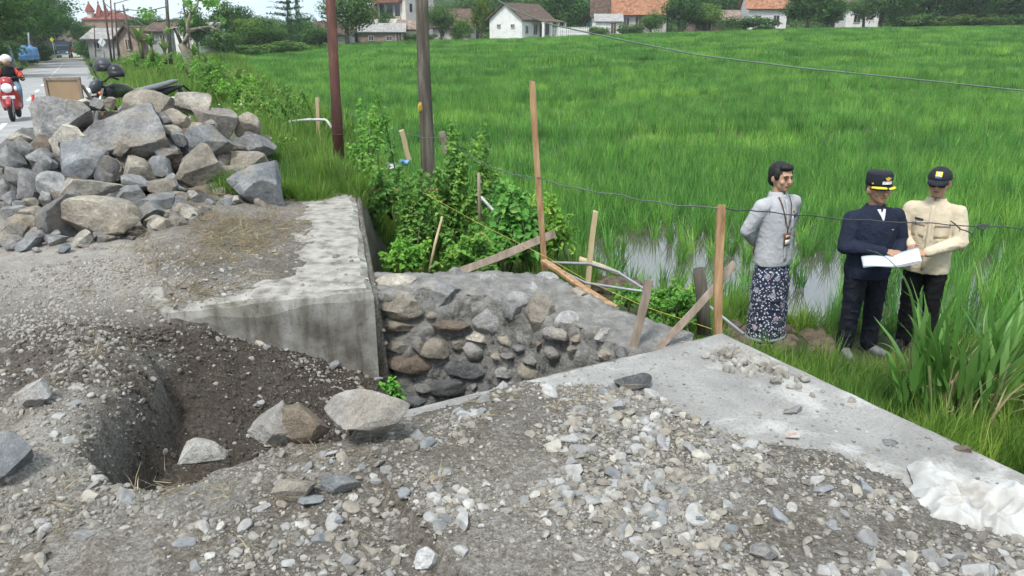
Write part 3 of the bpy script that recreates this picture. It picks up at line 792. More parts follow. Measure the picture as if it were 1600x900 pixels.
# ---------------------------------------------------------------- loose stones: the larger ones one by one, the rest as gravel
m, N, L, b = new_mat('gravel_stone')
oi = N.new('ShaderNodeObjectInfo'); pos = coords(N, 'World')
c = ramp(N, oi.outputs['Random'], L, [(0, (.15, .137, .118)), (.22, (.22, .204, .178)), (.45, (.30, .284, .252)), (.62, (.26, .232, .19)), (.8, (.22, .219, .213)), (.93, (.44, .425, .395)), (1, (.11, .105, .10))])
c = mixc(N, L, 1.0, c, ramp(N, noise_n(N, L, pos, 45, 4), L, [(.3, (.7,) * 3), (.7, (1.15,) * 3)]), 'MULTIPLY')
L.new(c, b.inputs['Base Color']); b.inputs['Roughness'].default_value = .85; b.inputs['Specular IOR Level'].default_value = .25
bump_n(N, L, b, noise_n(N, L, pos, 130, 3), .3, .004)
M_GRAV = m
def peb_mesh(seed, sub):
    me = rock_mesh(seed, sub, 8 + seed % 6, .05, .42, .85); me.materials.clear(); me.materials.append(M_GRAV); return me
PEB_LO = [peb_mesh(700 + i, 2) for i in range(10)]
rs = np.random.RandomState(21)
def gravel_density(X, Y):
    z, soil, sand, grass, mud = ground(X, Y)
    u, v = to_uv(X, Y); px, py = to_px(X, Y, z)
    d = .5 - .42 * np.clip(soil, 0, 1) - .3 * sand
    d = d + 1.2 * (sst(px, 600, 760) * sst(py, 585, 630) * (1 - sst(py, 760, 890)))          # the fresh heap by the slab
    d = d + .75 * sst(px, 900, 1150) * sst(py, 640, 700)
    d = d * (.12 + 1.25 * sst(fbm(X, Y, .5, 4, 91), .36, .62))
    d = d + 1.6 * np.exp(-((px - 545) / 60) ** 2 - ((py - 548) / 40) ** 2) + .9 * np.exp(-((px - 400) / 70) ** 2 - ((py - 525) / 22) ** 2) + .35 * np.exp(-((px - 355) / 50) ** 2 - ((py - 425) / 30) ** 2)
    d = np.where((grass > .4) | (mud > .1), 0, d)
    bare = ((v > .85) & (u < 3.27) & (z < .004)); d = np.where(bare, .05, d)
    ab = (u > 5.3) & (v > .3) & (z < -.02); d = np.where(ab, .10, d)
    d = np.where((v > 1.75) & (u > 3.27) | (v > 3.27), 0, d)
    z = np.where(bare, 0.0, np.where(ab, .014, z))
    return z, d
def gravel_pts(n, lo, hi, yr, ymax):
    t = rs.rand(n); Y = yr * (ymax / yr) ** t; X = (rs.rand(n) - .5) * Y * 1.75
    z, d = gravel_density(X, Y)
    k = rs.rand(n) < d * np.clip((Y / 4.0) ** 1.0, .35, 1)
    X, Y, z = X[k], Y[k], z[k]; m_ = len(X)
    s = lo * (hi / lo) ** (rs.rand(m_) ** 1.8)
    pts = np.stack([X, Y, z + s * rs.uniform(-.25, .22, m_)], 1)
    rot = np.stack([rs.normal(0, .35, m_), rs.normal(0, .35, m_), rs.rand(m_) * 6.28], 1)
    scl = np.stack([s * rs.uniform(.8, 1.35, m_), s * rs.uniform(.7, 1.1, m_), s * rs.uniform(.4, .75, m_)], 1)
    return pts, rot, scl
P = [gravel_pts(30000, .006, .027, 1.9, 6.5), gravel_pts(110000, .0028, .010, 1.9, 5.5), gravel_pts(5000, .008, .035, 5.0, 9.5)]
n_ = 620; qx, qy = rs.normal(535, 50, n_), rs.normal(548, 34, n_)          # pebbles slid down below the abutment corner
dx_, dv_ = (qx - 800) / FPX, -(qy - 450) / FPX; ry_, rz_ = _C + _S * dv_, -_S + _C * dv_
zz_ = np.full(n_, -.35)
for _ in range(5):
    tt_ = (zz_ - CAM_Z) / rz_; zz_ = ground(dx_ * tt_, ry_ * tt_)[0]
X_, Y_ = dx_ * tt_, ry_ * tt_; uu_, vv_ = to_uv(X_, Y_)
k_ = (uu_ < 5.11 + .151 * (1.64 - vv_)) & (vv_ < 1.6) & (zz_ > -.9) & (zz_ < -.05)
n_ = int(k_.sum()); sz_ = .006 * (3.4 ** (rs.rand(n_) ** 1.6))
P.append((np.stack([X_[k_], Y_[k_], zz_[k_]], 1), rs.normal(0, .4, (n_, 3)), np.stack([sz_ * 1.2, sz_, sz_ * .75], 1)))
P = [np.concatenate([p[i] for p in P]) for i in range(3)]
o = scatter('gravel', *P, PEB_LO)
tag(o, 'crushed grey gravel strewn over the foreground earth', 'gravel', kind='stuff')
m = M('loose_stone', [(.3, (.7,) * 3), (.7, (1.15,) * 3)], 30, .85, .4, 90, .006, coord='World', objcol=True, spec=.25)
STN = []
for i in range(8):
    me_ = rock_mesh(720 + i, 3, 8 + i % 6, .05, .42, .85); me_.materials.clear(); me_.materials.append(m); STN.append(me_)
pts, rot, scl = gravel_pts(1300, .026, .052, 2.0, 5.2)
GMARK = [(574, 684, 'rightmost pit-lip boulder'), (450, 680, 'paired pit-lip rocks'), (314, 708, 'pale pointed rock'), (58, 652, 'pale rock left of the pit'), (5, 748, 'boulder at the left edge'), (465, 779, 'tan gravel rock'), (531, 773, 'blue-and-white rock'), (666, 876, 'white angular stone'), (990, 604, 'dark stone by the slab'), (1191, 890, 'flat grey bottom stone'), (1520, 800, 'white sack'), (1240, 690, 'slab edge'), (250, 860, 'lower left gravel'), (900, 760, 'middle of the gravel'), (1400, 870, 'lower right gravel')]
nb = 0
for p, r_, s_ in zip(pts, rot, scl):
    if nb >= 280: break
    px, py = (float(q_) for q_ in to_px(p[0], p[1], p[2]))
    if not (0 < px < 1600 and 300 < py < 905): continue
    ck = rnd.choice(['lg', 'g', 'tan', 'lg', 'lg', 'cr', 'g', 'bl'])
    o = link('loose_stone', STN[nb % 8]); o.location = p; o.rotation_euler = r_; o.scale = s_; o.color = [q_ * .85 for q_ in rcol(ck, rnd)[:3]] + [1]
    tag(o, '%s %s loose stone %s' % ('chunky' if s_[0] > .045 else 'medium' if s_[0] > .034 else 'small', CNAME[ck], whereabouts(px, py, GMARK, 60)), 'stone', 'loose stones in the foreground gravel'); nb += 1

# crumbled dark soil in the pit and along its banks, pale crumbs on the spoil
m_soil = M('soil_crumb', [(.3, (.05, .042, .036)), (.6, (.10, .086, .074)), (.75, (.17, .15, .13))], 30, .95, .6, 120, .006, coord='World', rand=.35)
m_dust = M('dust_crumb', [(.3, (.20, .185, .16)), (.7, (.38, .355, .32))], 30, .95, .6, 120, .006, coord='World', rand=.35)
def crumbs(name, mat, n, test, lo, hi, label):
    ms = []
    for i in range(5):
        me_ = rock_mesh(760 + i, 2, 5, .14, .6, .95); me_.materials.clear(); me_.materials.append(mat); ms.append(me_)
    Y = rs.uniform(2.4, 6.4, n); X = rs.uniform(-4.6, .2, n); z, so, sa, g, mu = ground(X, Y); u, v = to_uv(X, Y)
    k = rs.rand(n) < test(X, Y, u, v, z, so, sa); X, Y, z = X[k], Y[k], z[k]; m_ = len(X); s = lo * (hi / lo) ** (rs.rand(m_) ** 2)
    tag(scatter(name, np.stack([X, Y, z], 1), rs.rand(m_, 3) * 6.3, np.stack([s * 1.2, s, s * .8], 1), ms), label, 'soil', kind='stuff')
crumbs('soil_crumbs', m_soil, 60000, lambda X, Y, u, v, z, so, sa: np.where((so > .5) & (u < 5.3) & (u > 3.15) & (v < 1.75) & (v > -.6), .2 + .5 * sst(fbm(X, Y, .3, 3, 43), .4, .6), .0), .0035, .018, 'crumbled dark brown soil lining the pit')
crumbs('dust_crumbs', m_dust, 40000, lambda X, Y, u, v, z, so, sa: np.where((v < .5) & (z > -.15) & (u < 7), .12 + .55 * sst(fbm(X, Y, .35, 3, 47), .45, .62) + .3 * (sa > .5), .0), .004, .018, 'pale crumbs of dry earth on the ground left of the pit')
# crumbs of pale mortar on the corner of the slab
n = 260; ap = PZ(1150, 538, 0)
a_, r_ = rs.rand(n) * 6.28, np.abs(rs.normal(0, .16, n)); uu_, vv_ = 3.05 - np.abs(rs.normal(0, .22, n)), 3.22 - np.abs(rs.normal(0, .10, n))
X, Y = from_uv(uu_, vv_); s = rs.uniform(.006, .03, n)
ms = []
for i in range(4):
    me_ = rock_mesh(780 + i, 2, 6, .1, .5, .9); me_.materials.clear(); me_.materials.append(m_conc_top); ms.append(me_)
tag(scatter('mortar_crumbs', np.stack([X, Y, s * .3], 1), rs.rand(n, 3) * 6.3, np.stack([s * 1.3, s, s * .7], 1), ms), 'pale crumbs of mortar on the corner of the concrete slab', 'rubble', kind='stuff')
# ---------------------------------------------------------------- leaf and blade builders
def blade_mesh(name, n, rad, l0, l1, w, lean, seg, seed, mat, droop=.5, tone=(0, 1), wmin=.06):
    r = np.random.RandomState(seed); V = []; Q = []; T = []
    for i in range(n):
        a = r.rand() * 6.283; q = rad * math.sqrt(r.rand()); bx, by = q * math.cos(a), q * math.sin(a)
        d = a + r.normal(0, .9) if r.rand() < .75 else r.rand() * 6.283
        ln = r.uniform(l0, l1); le = abs(r.normal(lean, lean * .5)); tw = d + 1.5708 + r.normal(0, .5); ww = w * r.uniform(.7, 1.25); t = r.uniform(*tone)
        b0 = len(V); x, y, z = bx, by, 0.0; ang = le * .35
        for k in range(seg + 1):
            f = k / seg; hw = ww * (1 - f ** 1.6) * .5 * (0.55 + .45 * min(1, f * 4)) + ww * wmin * .5
            V.append((x - hw * math.cos(tw), y - hw * math.sin(tw), z)); V.append((x + hw * math.cos(tw), y + hw * math.sin(tw), z)); T += [t, t]
            ang += le * (.35 + droop * f * 2) / seg
            st = ln / seg; x += math.sin(ang) * math.cos(d) * st; y += math.sin(ang) * math.sin(d) * st; z += math.cos(ang) * st
            if k: Q.append((b0 + 2 * k - 2, b0 + 2 * k - 1, b0 + 2 * k + 1, b0 + 2 * k))
    me = np_mesh(name, V, Q, mat); set_attr(me, 'tone', T)
    return me
def leaf_cloud(name, centers, normals, sizes, tones, mat, seed, aspect=.55, fold=.25):
    """many small folded leaves: 2 quads each"""
    r = np.random.RandomState(seed); n = len(centers)
    C = np.asarray(centers, float); Nn = np.asarray(normals, float) + r.normal(0, .45, (n, 3))
    Nn /= np.linalg.norm(Nn, axis=1)[:, None] + 1e-9
    t = r.normal(size=(n, 3)); t -= (t * Nn).sum(1)[:, None] * Nn; t /= np.linalg.norm(t, axis=1)[:, None] + 1e-9
    s = np.cross(Nn, t); S = np.asarray(sizes, float)[:, None]
    base = C - t * S * .5; tip = C + t * S * .5 - Nn * S * .12
    m0 = C + Nn * S * .04; l = C + s * S * aspect * .5 + Nn * S * fold * .4; rr = C - s * S * aspect * .5 + Nn * S * fold * .4
    V = np.stack([base, rr, tip, l], 1).reshape(-1, 3)
    Q = (np.arange(n)[:, None] * 4 + np.array([[0, 1, 2, 3]])).reshape(-1, 4)
    me = np_mesh(name, V, Q, mat, False); set_attr(me, 'tone', np.repeat(np.asarray(tones, float), 4))
    return me

M_RICE = leaf_mat('rice_blade', [(0, (.025, .08, .014)), (.3, (.09, .25, .048)), (.65, (.18, .41, .085)), (1, (.34, .50, .14))], .4, .42, .5, .25, .16)
M_GRASS = leaf_mat('verge_grass', [(0, (0.064, 0.138, 0.022)), (.5, (0.138, 0.276, 0.046)), (.85, (0.258, 0.368, 0.083)), (1, (0.497, 0.442, 0.202))], .4, .4, .55, .3, .9)
M_WEED = leaf_mat('weed_leaf', [(0, (0.065, 0.162, 0.032)), (.45, (0.140, 0.324, 0.065)), (.8, (0.238, 0.432, 0.097)), (1, (0.475, 0.540, 0.151))], .2, .4, .5)
M_TREE = leaf_mat('tree_leaf', [(0, (0.030, 0.076, 0.020)), (.45, (0.067, 0.148, 0.037)), (.8, (0.126, 0.218, 0.050)), (1, (0.218, 0.286, 0.084))], .15, .3, .6, .2)
M_KING = leaf_mat('king_grass_leaf', [(0, (0.10, 0.22, 0.05)), (.5, (0.132, 0.300, 0.060)), (1, (0.264, 0.432, 0.144))], .7, .45, .4, .35)
M_BARK = M('bark', [(.3, (.07, .06, .048)), (.7, (.19, .17, .145))], 4, .9, .8, 22, .03, st=(1, 1, .25))
M_STEM = M('green_stem', [(.3, (.05, .08, .02)), (.7, (.11, .13, .045))], 20, .7, .1)
M_DRY = leaf_mat('dry_straw', [(0, (.16, .12, .07)), (.5, (.30, .24, .14)), (1, (.48, .41, .26))], .5, .2, .8, .15)

# ---------------------------------------------------------------- rice crop
rs = np.random.RandomState(5)
near = [blade_mesh('rice_near', 34, .055, .34, .62, .011, .38, 4, 40 + i, M_RICE, .6) for i in range(5)]
midp = [blade_mesh('rice_mid', 70, .26, .36, .62, .016, .36, 3, 50 + i, M_RICE, .6) for i in range(4)]
farp = [blade_mesh('rice_far', 150, .85, .40, .62, .045, .32, 2, 60 + i, M_RICE, .5) for i in range(4)]
def rice_pts(y0, y1, spacing, xw, jit=.35):
    P = []
    for Y in np.arange(y0, y1, spacing):
        h = min(Y * .78 + 3, 105); xs_ = np.arange(-h, h, spacing)
        P.append(np.stack([xs_, np.full(len(xs_), Y)], 1))
    P = np.concatenate(P); P = P + rs.uniform(-jit, jit, P.shape) * spacing
    u, v = to_uv(P[:, 0], P[:, 1])
    return P[v > v_bund(u) + .38]
A_, B_, C_ = rice_pts(4.5, 19, .225, 0), rice_pts(19, 48, .52, 0), rice_pts(48, 128, 1.15, 0)
u, v = to_uv(A_[:, 0], A_[:, 1]); pxa, pya = to_px(A_[:, 0], A_[:, 1], field_z(A_[:, 0], A_[:, 1]))
# open water where the photograph shows it
op = np.exp(-((pxa - 1020) / 62) ** 2 - ((pya - 398) / 34) ** 2) * 1.5 + .95 * np.exp(-((pxa - 1300) / 140) ** 2 - ((pya - 440) / 50) ** 2) + .6 * np.exp(-((pxa - 1130) / 60) ** 2 - ((pya - 460) / 40) ** 2)
thin = .5 * (1 - sst(pya, 300, 345) * 0) * sst(pya, 330, 420)
keep = rs.rand(len(A_)) > np.clip(op + thin * fbm(A_[:, 0], A_[:, 1], .8, 3, 7), 0, .90)
A_ = A_[keep]
# far edge of the field
def far_edge(P):
    px, py = to_px(P[:, 0], P[:, 1], field_z(P[:, 0], P[:, 1]))
    lim = np.interp(px, [200, 340, 545, 770, 930, 1230, 1600, 1900], [78, 92, 98, 99, 104, 106, 110, 112])
    return P[P[:, 1] < lim]
C_ = far_edge(C_)
P = np.concatenate([A_, B_, C_]); n = len(P)
idx = np.concatenate([rs.randint(0, 5, len(A_)), rs.randint(5, 9, len(B_)), rs.randint(9, 13, len(C_))])
hs = (.62 + .48 * fbm(P[:, 0], P[:, 1], 2.6, 4, 13)) * (.85 + .3 * fbm(P[:, 0], P[:, 1], 14, 2, 15))
# low lines where old bunds cross the crop
for a0, b0, k in ((9.0, 33, .10), (0, 21.5, .05), (-4, 52, .06), (6, 70, .03), (0, 88, .02), (25, 41, -.12)):
    dd = np.abs(P[:, 1] - (b0 + k * (P[:, 0] - a0)) + .8 * np.sin(P[:, 0] * .21 + b0)); hs = np.where(dd < .02 * P[:, 1], hs * .42, np.where(dd < .034 * P[:, 1], hs * 1.25, hs))
sc = np.stack([np.ones(n), np.ones(n), hs], 1)
rot = np.stack([rs.normal(0, .04, n), rs.normal(.05, .04, n), rs.rand(n) * 6.283], 1)
o = scatter('rice_crop', np.stack([P[:, 0], P[:, 1], field_z(P[:, 0], P[:, 1]) - .03], 1), rot, sc, near + midp + farp, idx)
tag(o, 'bright green young rice filling the flooded field', 'rice', kind='stuff')

# ---------------------------------------------------------------- grass on the verge, the slope and the bund
gp = [blade_mesh('grass_tuft', 40, .09, .10, .30, .008, .65, 3, 80 + i, M_GRASS, .8) for i in range(4)] + [blade_mesh('grass_tall', 46, .12, .3, .7, .012, .45, 4, 90 + i, M_GRASS, .8) for i in range(3)] + [blade_mesh('grass_far', 90, .5, .25, .6, .035, .45, 2, 95 + i, M_GRASS, .7) for i in range(3)]
FEET = [tuple(PY(1195, 532, 6.72))[:2], tuple(PY(1338, 545, 6.5))[:2], tuple(PY(1425, 552, 6.55))[:2]]
def grass_field(n, y0, y1, xr, dens, kinds, hs):
    t = rs.rand(n); Y = y0 * (y1 / y0) ** t; X = xr[0] * Y + rs.rand(n) * (xr[1] - xr[0]) * Y
    z, so, sa, g, mu = ground(X, Y); u, v = to_uv(X, Y)
    k = (rs.rand(n) < dens(X, Y, u, v, g)) & (mu < .3)
    for fx, fy in FEET: k &= ~((np.abs(X - fx) < .42) & (Y > fy - .55) & (Y < fy + .3))
    X, Y, z = X[k], Y[k], z[k]; m_ = len(X); s = rs.uniform(*hs, m_)
    return np.stack([X, Y, z - .01], 1), np.stack([rs.normal(0, .12, m_), rs.normal(0, .12, m_), rs.rand(m_) * 6.28], 1), np.stack([s, s, s * rs.uniform(.8, 1.3, m_)], 1), rs.randint(kinds[0], kinds[1], m_)
bands = [
 grass_field(5200, 4.3, 8.5, (.2, .9), lambda X, Y, u, v, g: np.where((v > 3.42) & (g > .4), .25 + .6 * sst(fbm(X, Y, .7, 3, 19), .4, .6), 0), (0, 4), (.5, 1.15)),
 grass_field(900, 4.3, 7.5, (.45, .95), lambda X, Y, u, v, g: np.where((v > 3.42) & (v < 5.9) & (g > .4), .35, 0), (4, 7), (.4, .75)),
 grass_field(5200, 8.0, 22, (-.5, .12), lambda X, Y, u, v, g: np.where((g > .45) & (u > 9.0), .75, np.where((g > .6), .3, 0)), (0, 6), (.5, 1.0)),
 grass_field(9000, 20, 120, (-.75, -.2), lambda X, Y, u, v, g: np.where((g > .45) & (v > .4), .8, 0), (7, 10), (.7, 1.5)),
 grass_field(2500, 25, 130, (-1.0, -.6), lambda X, Y, u, v, g: np.where((v < -4.35), .7, 0), (7, 10), (.5, 1.0)),
 grass_field(1500, 8.0, 10.5, (-.42, -.2), lambda X, Y, u, v, g: np.where((v > .9) & (v < 3) & (u > 8.4), .7 * sst(fbm(X, Y, .5, 3, 29), .35, .6), 0), (0, 4), (.6, 1.2)),
]
P = [np.concatenate([q[i] for q in bands]) for i in range(4)]
tag(scatter('grass', P[0], P[1], P[2], gp, P[3]), 'rough green grass on the road verge, the bank and the bund', 'grass', kind='stuff')
# straw and dry stalks on the dirt
sp = [blade_mesh('straw', 12, .05, .06, .22, .006, 1.5, 2, 120 + i, M_DRY, .3) for i in range(4)]
n = 900; Y = rs.uniform(4.9, 8.6, n); X = -.38 * Y + rs.normal(0, .45, n)
z, so, sa, g, mu = ground(X, Y); u, v = to_uv(X, Y)
k = (u > 5.3) & (v > -.3) & (z > -.02) & (rs.rand(n) < sst(fbm(X, Y, .6, 3, 23), .35, .6))
X, Y, z = X[k], Y[k], z[k]
X2, Y2 = rs.uniform(-2.6, .8, 60), rs.uniform(2.2, 4.6, 60); z2 = ground(X2, Y2)[0]; k2 = z2 > -.05
X, Y, z = np.concatenate([X, X2[k2]]), np.concatenate([Y, Y2[k2]]), np.concatenate([z, z2[k2]]); n = len(X)
tag(scatter('straw', np.stack([X, Y, z + .01], 1), np.stack([rs.normal(1.3, .15, n), rs.normal(0, .2, n), rs.rand(n) * 6.3], 1), np.ones((n, 3)) * rs.uniform(.5, 1.1, (n, 1)), sp), 'dry yellow straw scattered over the dirt', 'straw', kind='stuff')

# ---------------------------------------------------------------- broad-leaved weeds behind the abutment
def weed(px, py, z0, hpx, wpx, nst, nlv, leaf, seed, label, col=(1, 1, 1, 1), Yfix=None, name='weed_bush'):
    base = PY(px, py, Yfix) if Yfix else PZ(px, py, z0)
    s = mpp(base); H, W = hpx * s * 1.18, wpx * s / 2 * 1.25; nlv = int(nlv * 2.3); leaf *= 1.15
    t = thing(name, label, 'bush', base, 0, 'weeds growing in the hollow and on the bank')
    r = np.random.RandomState(seed); mb = MB(); C = []; Nn = []; Sz = []; T = []
    for i in range(nst):
        a = r.rand() * 6.28; q = W * r.uniform(.05, .9); hh = H * r.uniform(.55, 1.0) * (1 - .35 * (q / W) ** 2)
        p0 = Vector((W * .35 * r.normal(), W * .3 * r.normal(), 0)); p1 = Vector((q * math.cos(a), q * math.sin(a) * .8, hh))
        pm = p0.lerp(p1, .5) + Vector((0, 0, hh * .12))
        mb.tube([p0, pm, p1], [.012, .008, .003], 5)
        k = max(4, int(nlv / nst)); tone0 = r.uniform(.1, .8)
        for j in range(k):
            f = r.uniform(.15, 1.0); p = (p0.lerp(pm, f * 2) if f < .5 else pm.lerp(p1, f * 2 - 1))
            aa = r.rand() * 6.28; off = leaf * r.uniform(.3, 1.5) * (1.35 - f)
            d = Vector((math.cos(aa), math.sin(aa), r.uniform(-.1, .5)))
            C.append(p + d * off); Nn.append((d.x * .5, d.y * .5 - .15, .9)); Sz.append(leaf * r.uniform(.6, 1.25) * (1.1 - .35 * f)); T.append(min(1, max(0, tone0 + r.normal(0, .18) + .25 * (f - .5))))
    mb.build('stem', M_STEM, t)
    o = link('foliage', leaf_cloud('foliage', C, Nn, Sz, T, M_WEED, seed, .6), None, t); o.color = col; o['kind'] = 'stuff'
    return t
weed(583, 330, -.6, 165, 90, 9, 520, .075, 1, 'tall slender weed standing up beside the rusty steel pole', (1.05, 1.1, .9, 1), 10.2)
weed(610, 345, -.8, 85, 150, 16, 900, .07, 2, 'leafy weeds spilling over the back of the concrete abutment', (1, 1, 1, 1), 9.4)
weed(505, 300, 0, 45, 110, 12, 500, .06, 3, 'low pale green weeds at the foot of the rusty steel pole', (1.25, 1.2, .9, 1), 10.3)
weed(725, 400, -1.1, 200, 115, 18, 1500, .075, 4, 'tall leafy weed bush in front of the wooden utility pole', (1.1, 1.05, .95, 1), 9.6)
weed(760, 330, -1.1, 110, 60, 6, 300, .075, 5, 'slim weed stalk at the right of the tall leafy weed bush', (1.1, 1.1, .9, 1), 10.0)
weed(655, 385, -1.1, 110, 110, 14, 800, .06, 6, 'tangled weeds in the hollow below the horizontal plank', (.85, .9, .8, 1), 9.0)
weed(800, 425, -1.0, 130, 100, 12, 700, .10, 7, 'large-leaved dark green plant left of the tall wooden post', (.75, .95, .85, 1), 8.6)
weed(850, 405, -1.0, 100, 110, 10, 460, .08, 8, 'yellow green weed spreading right of the tall wooden post', (1.35, 1.2, .8, 1), 8.9)
weed(755, 430, -1.2, 70, 130, 14, 700, .07, 9, 'low weeds along the back of the new stone wall', (.95, 1.0, .8, 1), 7.8)
weed(640, 425, -1.2, 55, 80, 10, 420, .055, 10, 'small fresh weeds in the dark hollow beside the abutment', (1.1, 1.2, .8, 1), 7.3)
weed(1045, 500, -.95, 60, 130, 16, 700, .05, 11, 'clover-like weeds between the stone wall and the mud bank', (.95, 1.05, .85, 1), 6.4)
weed(985, 480, -.95, 35, 80, 10, 320, .045, 12, 'low creeping weeds on the mud bank by the plastic pipe', (.95, 1.1, .85, 1), 7.2)
weed(612, 636, -.9, 52, 26, 4, 70, .05, 13, 'small green sprout at the foot of the abutment corner', (.9, 1.25, .9, 1), 5.15)
weed(470, 215, -.2, 75, 120, 14, 800, .05, 14, 'dense low bush on the bank behind the rock pile', (.9, .95, .85, 1), 14.0)
weed(410, 200, -.2, 70, 130, 14, 900, .05, 15, 'grey green bush on the verge above the rock pile', (1.0, 1.0, .95, 1), 15.5)
weed(445, 265, -.1, 60, 90, 12, 500, .05, 16, 'dry-tipped weeds at the right end of the rock pile', (1.2, 1.05, .9, 1), 11.0)
for i, (px, py, h, w, Y) in enumerate([(350, 150, 45, 90, 20), (320, 125, 35, 80, 26), (285, 115, 30, 90, 28), (240, 108, 25, 70, 33), (390, 165, 45, 80, 18), (215, 100, 20, 60, 42)]):
    weed(px, py, 0, h, w, 12, 520, .07 + .02 * (i == 3), 20 + i, ['flowering weeds on the verge right of the parked motorcycle', 'weeds on the verge below the bare tree', 'weeds on the verge beneath the banana leaves', 'weeds on the verge behind the two helmets', 'weeds on the bank above the pale cream top rock', 'far weeds on the verge by the leaning poles'][i], (1.2, 1.2, .9, 1), Y)
# white flowers on the verge
fm = M('white_petal', (.8, .8, .74), 5, .6, 0)
mb = MB()
for i in range(5):
    a = i * 1.2566
    mb.add([(0, 0, 0), (math.cos(a - .4) * .02, math.sin(a - .4) * .02, .008), (math.cos(a) * .03, math.sin(a) * .03, .004), (math.cos(a + .4) * .02, math.sin(a + .4) * .02, .008)], [(0, 1, 2, 3)])
fl = mb.mesh('flower', fm)
n = 700; Y = rs.uniform(11, 34, n); X = -.52 * Y + rs.normal(0, .07, n) * Y; z, so, sa, g, mu = ground(X, Y); k = g > .5; X, Y, z = X[k], Y[k], z[k]; n = len(X)
tag(scatter('white_flowers', np.stack([X, Y, z + rs.uniform(.25, .55, n)], 1), np.stack([rs.normal(0, .5, n), rs.normal(.3, .5, n), rs.rand(n) * 6.3], 1), np.ones((n, 3)) * rs.uniform(.8, 1.5, (n, 1)), [fl]), 'tiny white flowers dotted over the verge', 'flowers', kind='stuff')

# ---------------------------------------------------------------- king grass clump beside the slab
def long_leaf(seed, bend, w=.05):
    r = np.random.RandomState(seed); V = []; Q = []; seg = 12; x = z = 0.0; ang = .02
    for k in range(seg + 1):
        f = k / seg; hw = w * .5 * min(1, .35 + 2.2 * f) * (1 - f ** 2.4) + .0012; yk = .02 * math.sin(f * 7 + seed) * f
        V += [(x, -hw + yk, z), (x - .35 * hw * math.cos(ang), yk, z + .35 * hw * math.sin(ang)), (x, hw + yk, z)]
        ang += bend * (f ** 1.6) * 2.6 / seg; x += math.sin(ang) / seg; z += math.cos(ang) / seg
        if k: Q += [(3 * k - 3, 3 * k - 2, 3 * k + 1, 3 * k), (3 * k - 2, 3 * k - 1, 3 * k + 2, 3 * k + 1)]
    me = np_mesh('leaf', V, Q, M_KING); set_attr(me, 'tone', [r.uniform(.1, .9)] * len(V)); return me
LL = [long_leaf(i, [.1, .2, .35, .5, .8, 1.3][i % 6], .044 + .010 * (i % 3)) for i in range(12)]
base = PZ(1475, 640, -.85)
king = thing('king_grass', 'tall clump of broad-bladed grass beside the concrete slab', 'grass clump', base)
r = random.Random(3)
def kleaf(dx, dy, dz, az, tilt, ln, k):
    o = link('leaf', LL[k % 12], None, king); o.location = (dx, dy, dz); o.rotation_euler = Euler((0, tilt, az)); o.scale = (ln, 1.0, ln); return o
for cx, cy, n_, h_, dirn in ((-.10, .05, 28, .76, -.1), (.33, .0, 34, .82, .35), (.12, -.12, 22, .55, -.3), (-.35, -.05, 10, .4, -.4)):
    for i in range(n_):
        f = i / n_; az = r.uniform(-3.14, 3.14); tl = abs(r.gauss(.2, .16))
        if math.cos(az) * dirn < 0 and r.random() < .6: az = r.uniform(-.9, .9) + (0 if dirn > 0 else 3.14)
        kleaf(cx + r.gauss(0, .07), cy + r.gauss(0, .07), r.uniform(0, .28), az, tl, h_ * r.uniform(.65, 1.12), r.randrange(12))
kleaf(-.25, .05, .28, 3.05, .1, 1.12, 5); kleaf(-.28, -.05, .05, 3.3, .5, .55, 2); kleaf(-.1, -.1, .1, 2.7, .4, .7, 3); kleaf(.5, -.05, .25, -.1, .5, .9, 2); kleaf(.45, -.1, .3, .2, .65, .9, 1); kleaf(-.3, .1, .05, 2.9, .3, .5, 4)
mb = MB()
for i in range(16): 
    x, y = r.gauss(.1, .17), r.gauss(0, .1); mb.tube([(x, y, -.05), (x * 1.15, y, .25), (x * 1.35, y, .48)], [.013, .012, .008], 6)
o = mb.build('stems', M_STEM, king); o['kind'] = 'stuff'
mb = MB()
o = link('dead_blades', blade_mesh('dead_blades', 60, .3, .25, .6, .016, .8, 4, 7, M_DRY, 1.0), None, king); o.location = (.12, 0, 0); o['kind'] = 'stuff'

# ---------------------------------------------------------------- trees
def crown_mesh(name, seed, n, ncl, leaf, rad=(.5, .5, .40), cz=.58, spread=.9, flat=1.0, mat=None):
    r = np.random.RandomState(seed); C = []; Nn = []; S = []; T = []
    for i in range(ncl):
        d = r.normal(size=3); d /= np.linalg.norm(d); q = spread * r.uniform(.25, 1.0) ** .5
        c = d * q * np.array(rad) * (1 - .0) * .78; cr = r.uniform(.13, .25) * (rad[0] / .5); t0 = r.uniform(.05, .75)
        k = n // ncl
        e = r.normal(size=(k, 3)); e /= np.linalg.norm(e, axis=1)[:, None]
        rr = cr * r.uniform(.45, 1.08, k) ** .7
        p = c + e * rr[:, None] * np.array([1, 1, .75 * flat]); p[:, 2] += cz
        C.append(p); Nn.append(e + np.array([0, 0, .5])); S.append(leaf * r.uniform(.6, 1.4, k)); T.append(np.clip(t0 + r.normal(0, .14, k) + .10 * e[:, 2], 0, 1))
    return leaf_cloud(name, np.concatenate(C), np.concatenate(Nn), np.concatenate(S), np.concatenate(T), mat or M_TREE, seed, .7)
CROWN = [crown_mesh('crown', 200 + i, 5200, 34 + 4 * i, .038) for i in range(6)]
BUSH = [crown_mesh('bush_crown', 230 + i, 3600, 24, .05, (.5, .5, .48), .46) for i in range(4)]
UMB = [crown_mesh('spreading_crown', 250 + i, 9000, 46, .028, (.55, .55, .36), .66, 1.0, .8) for i in range(3)]
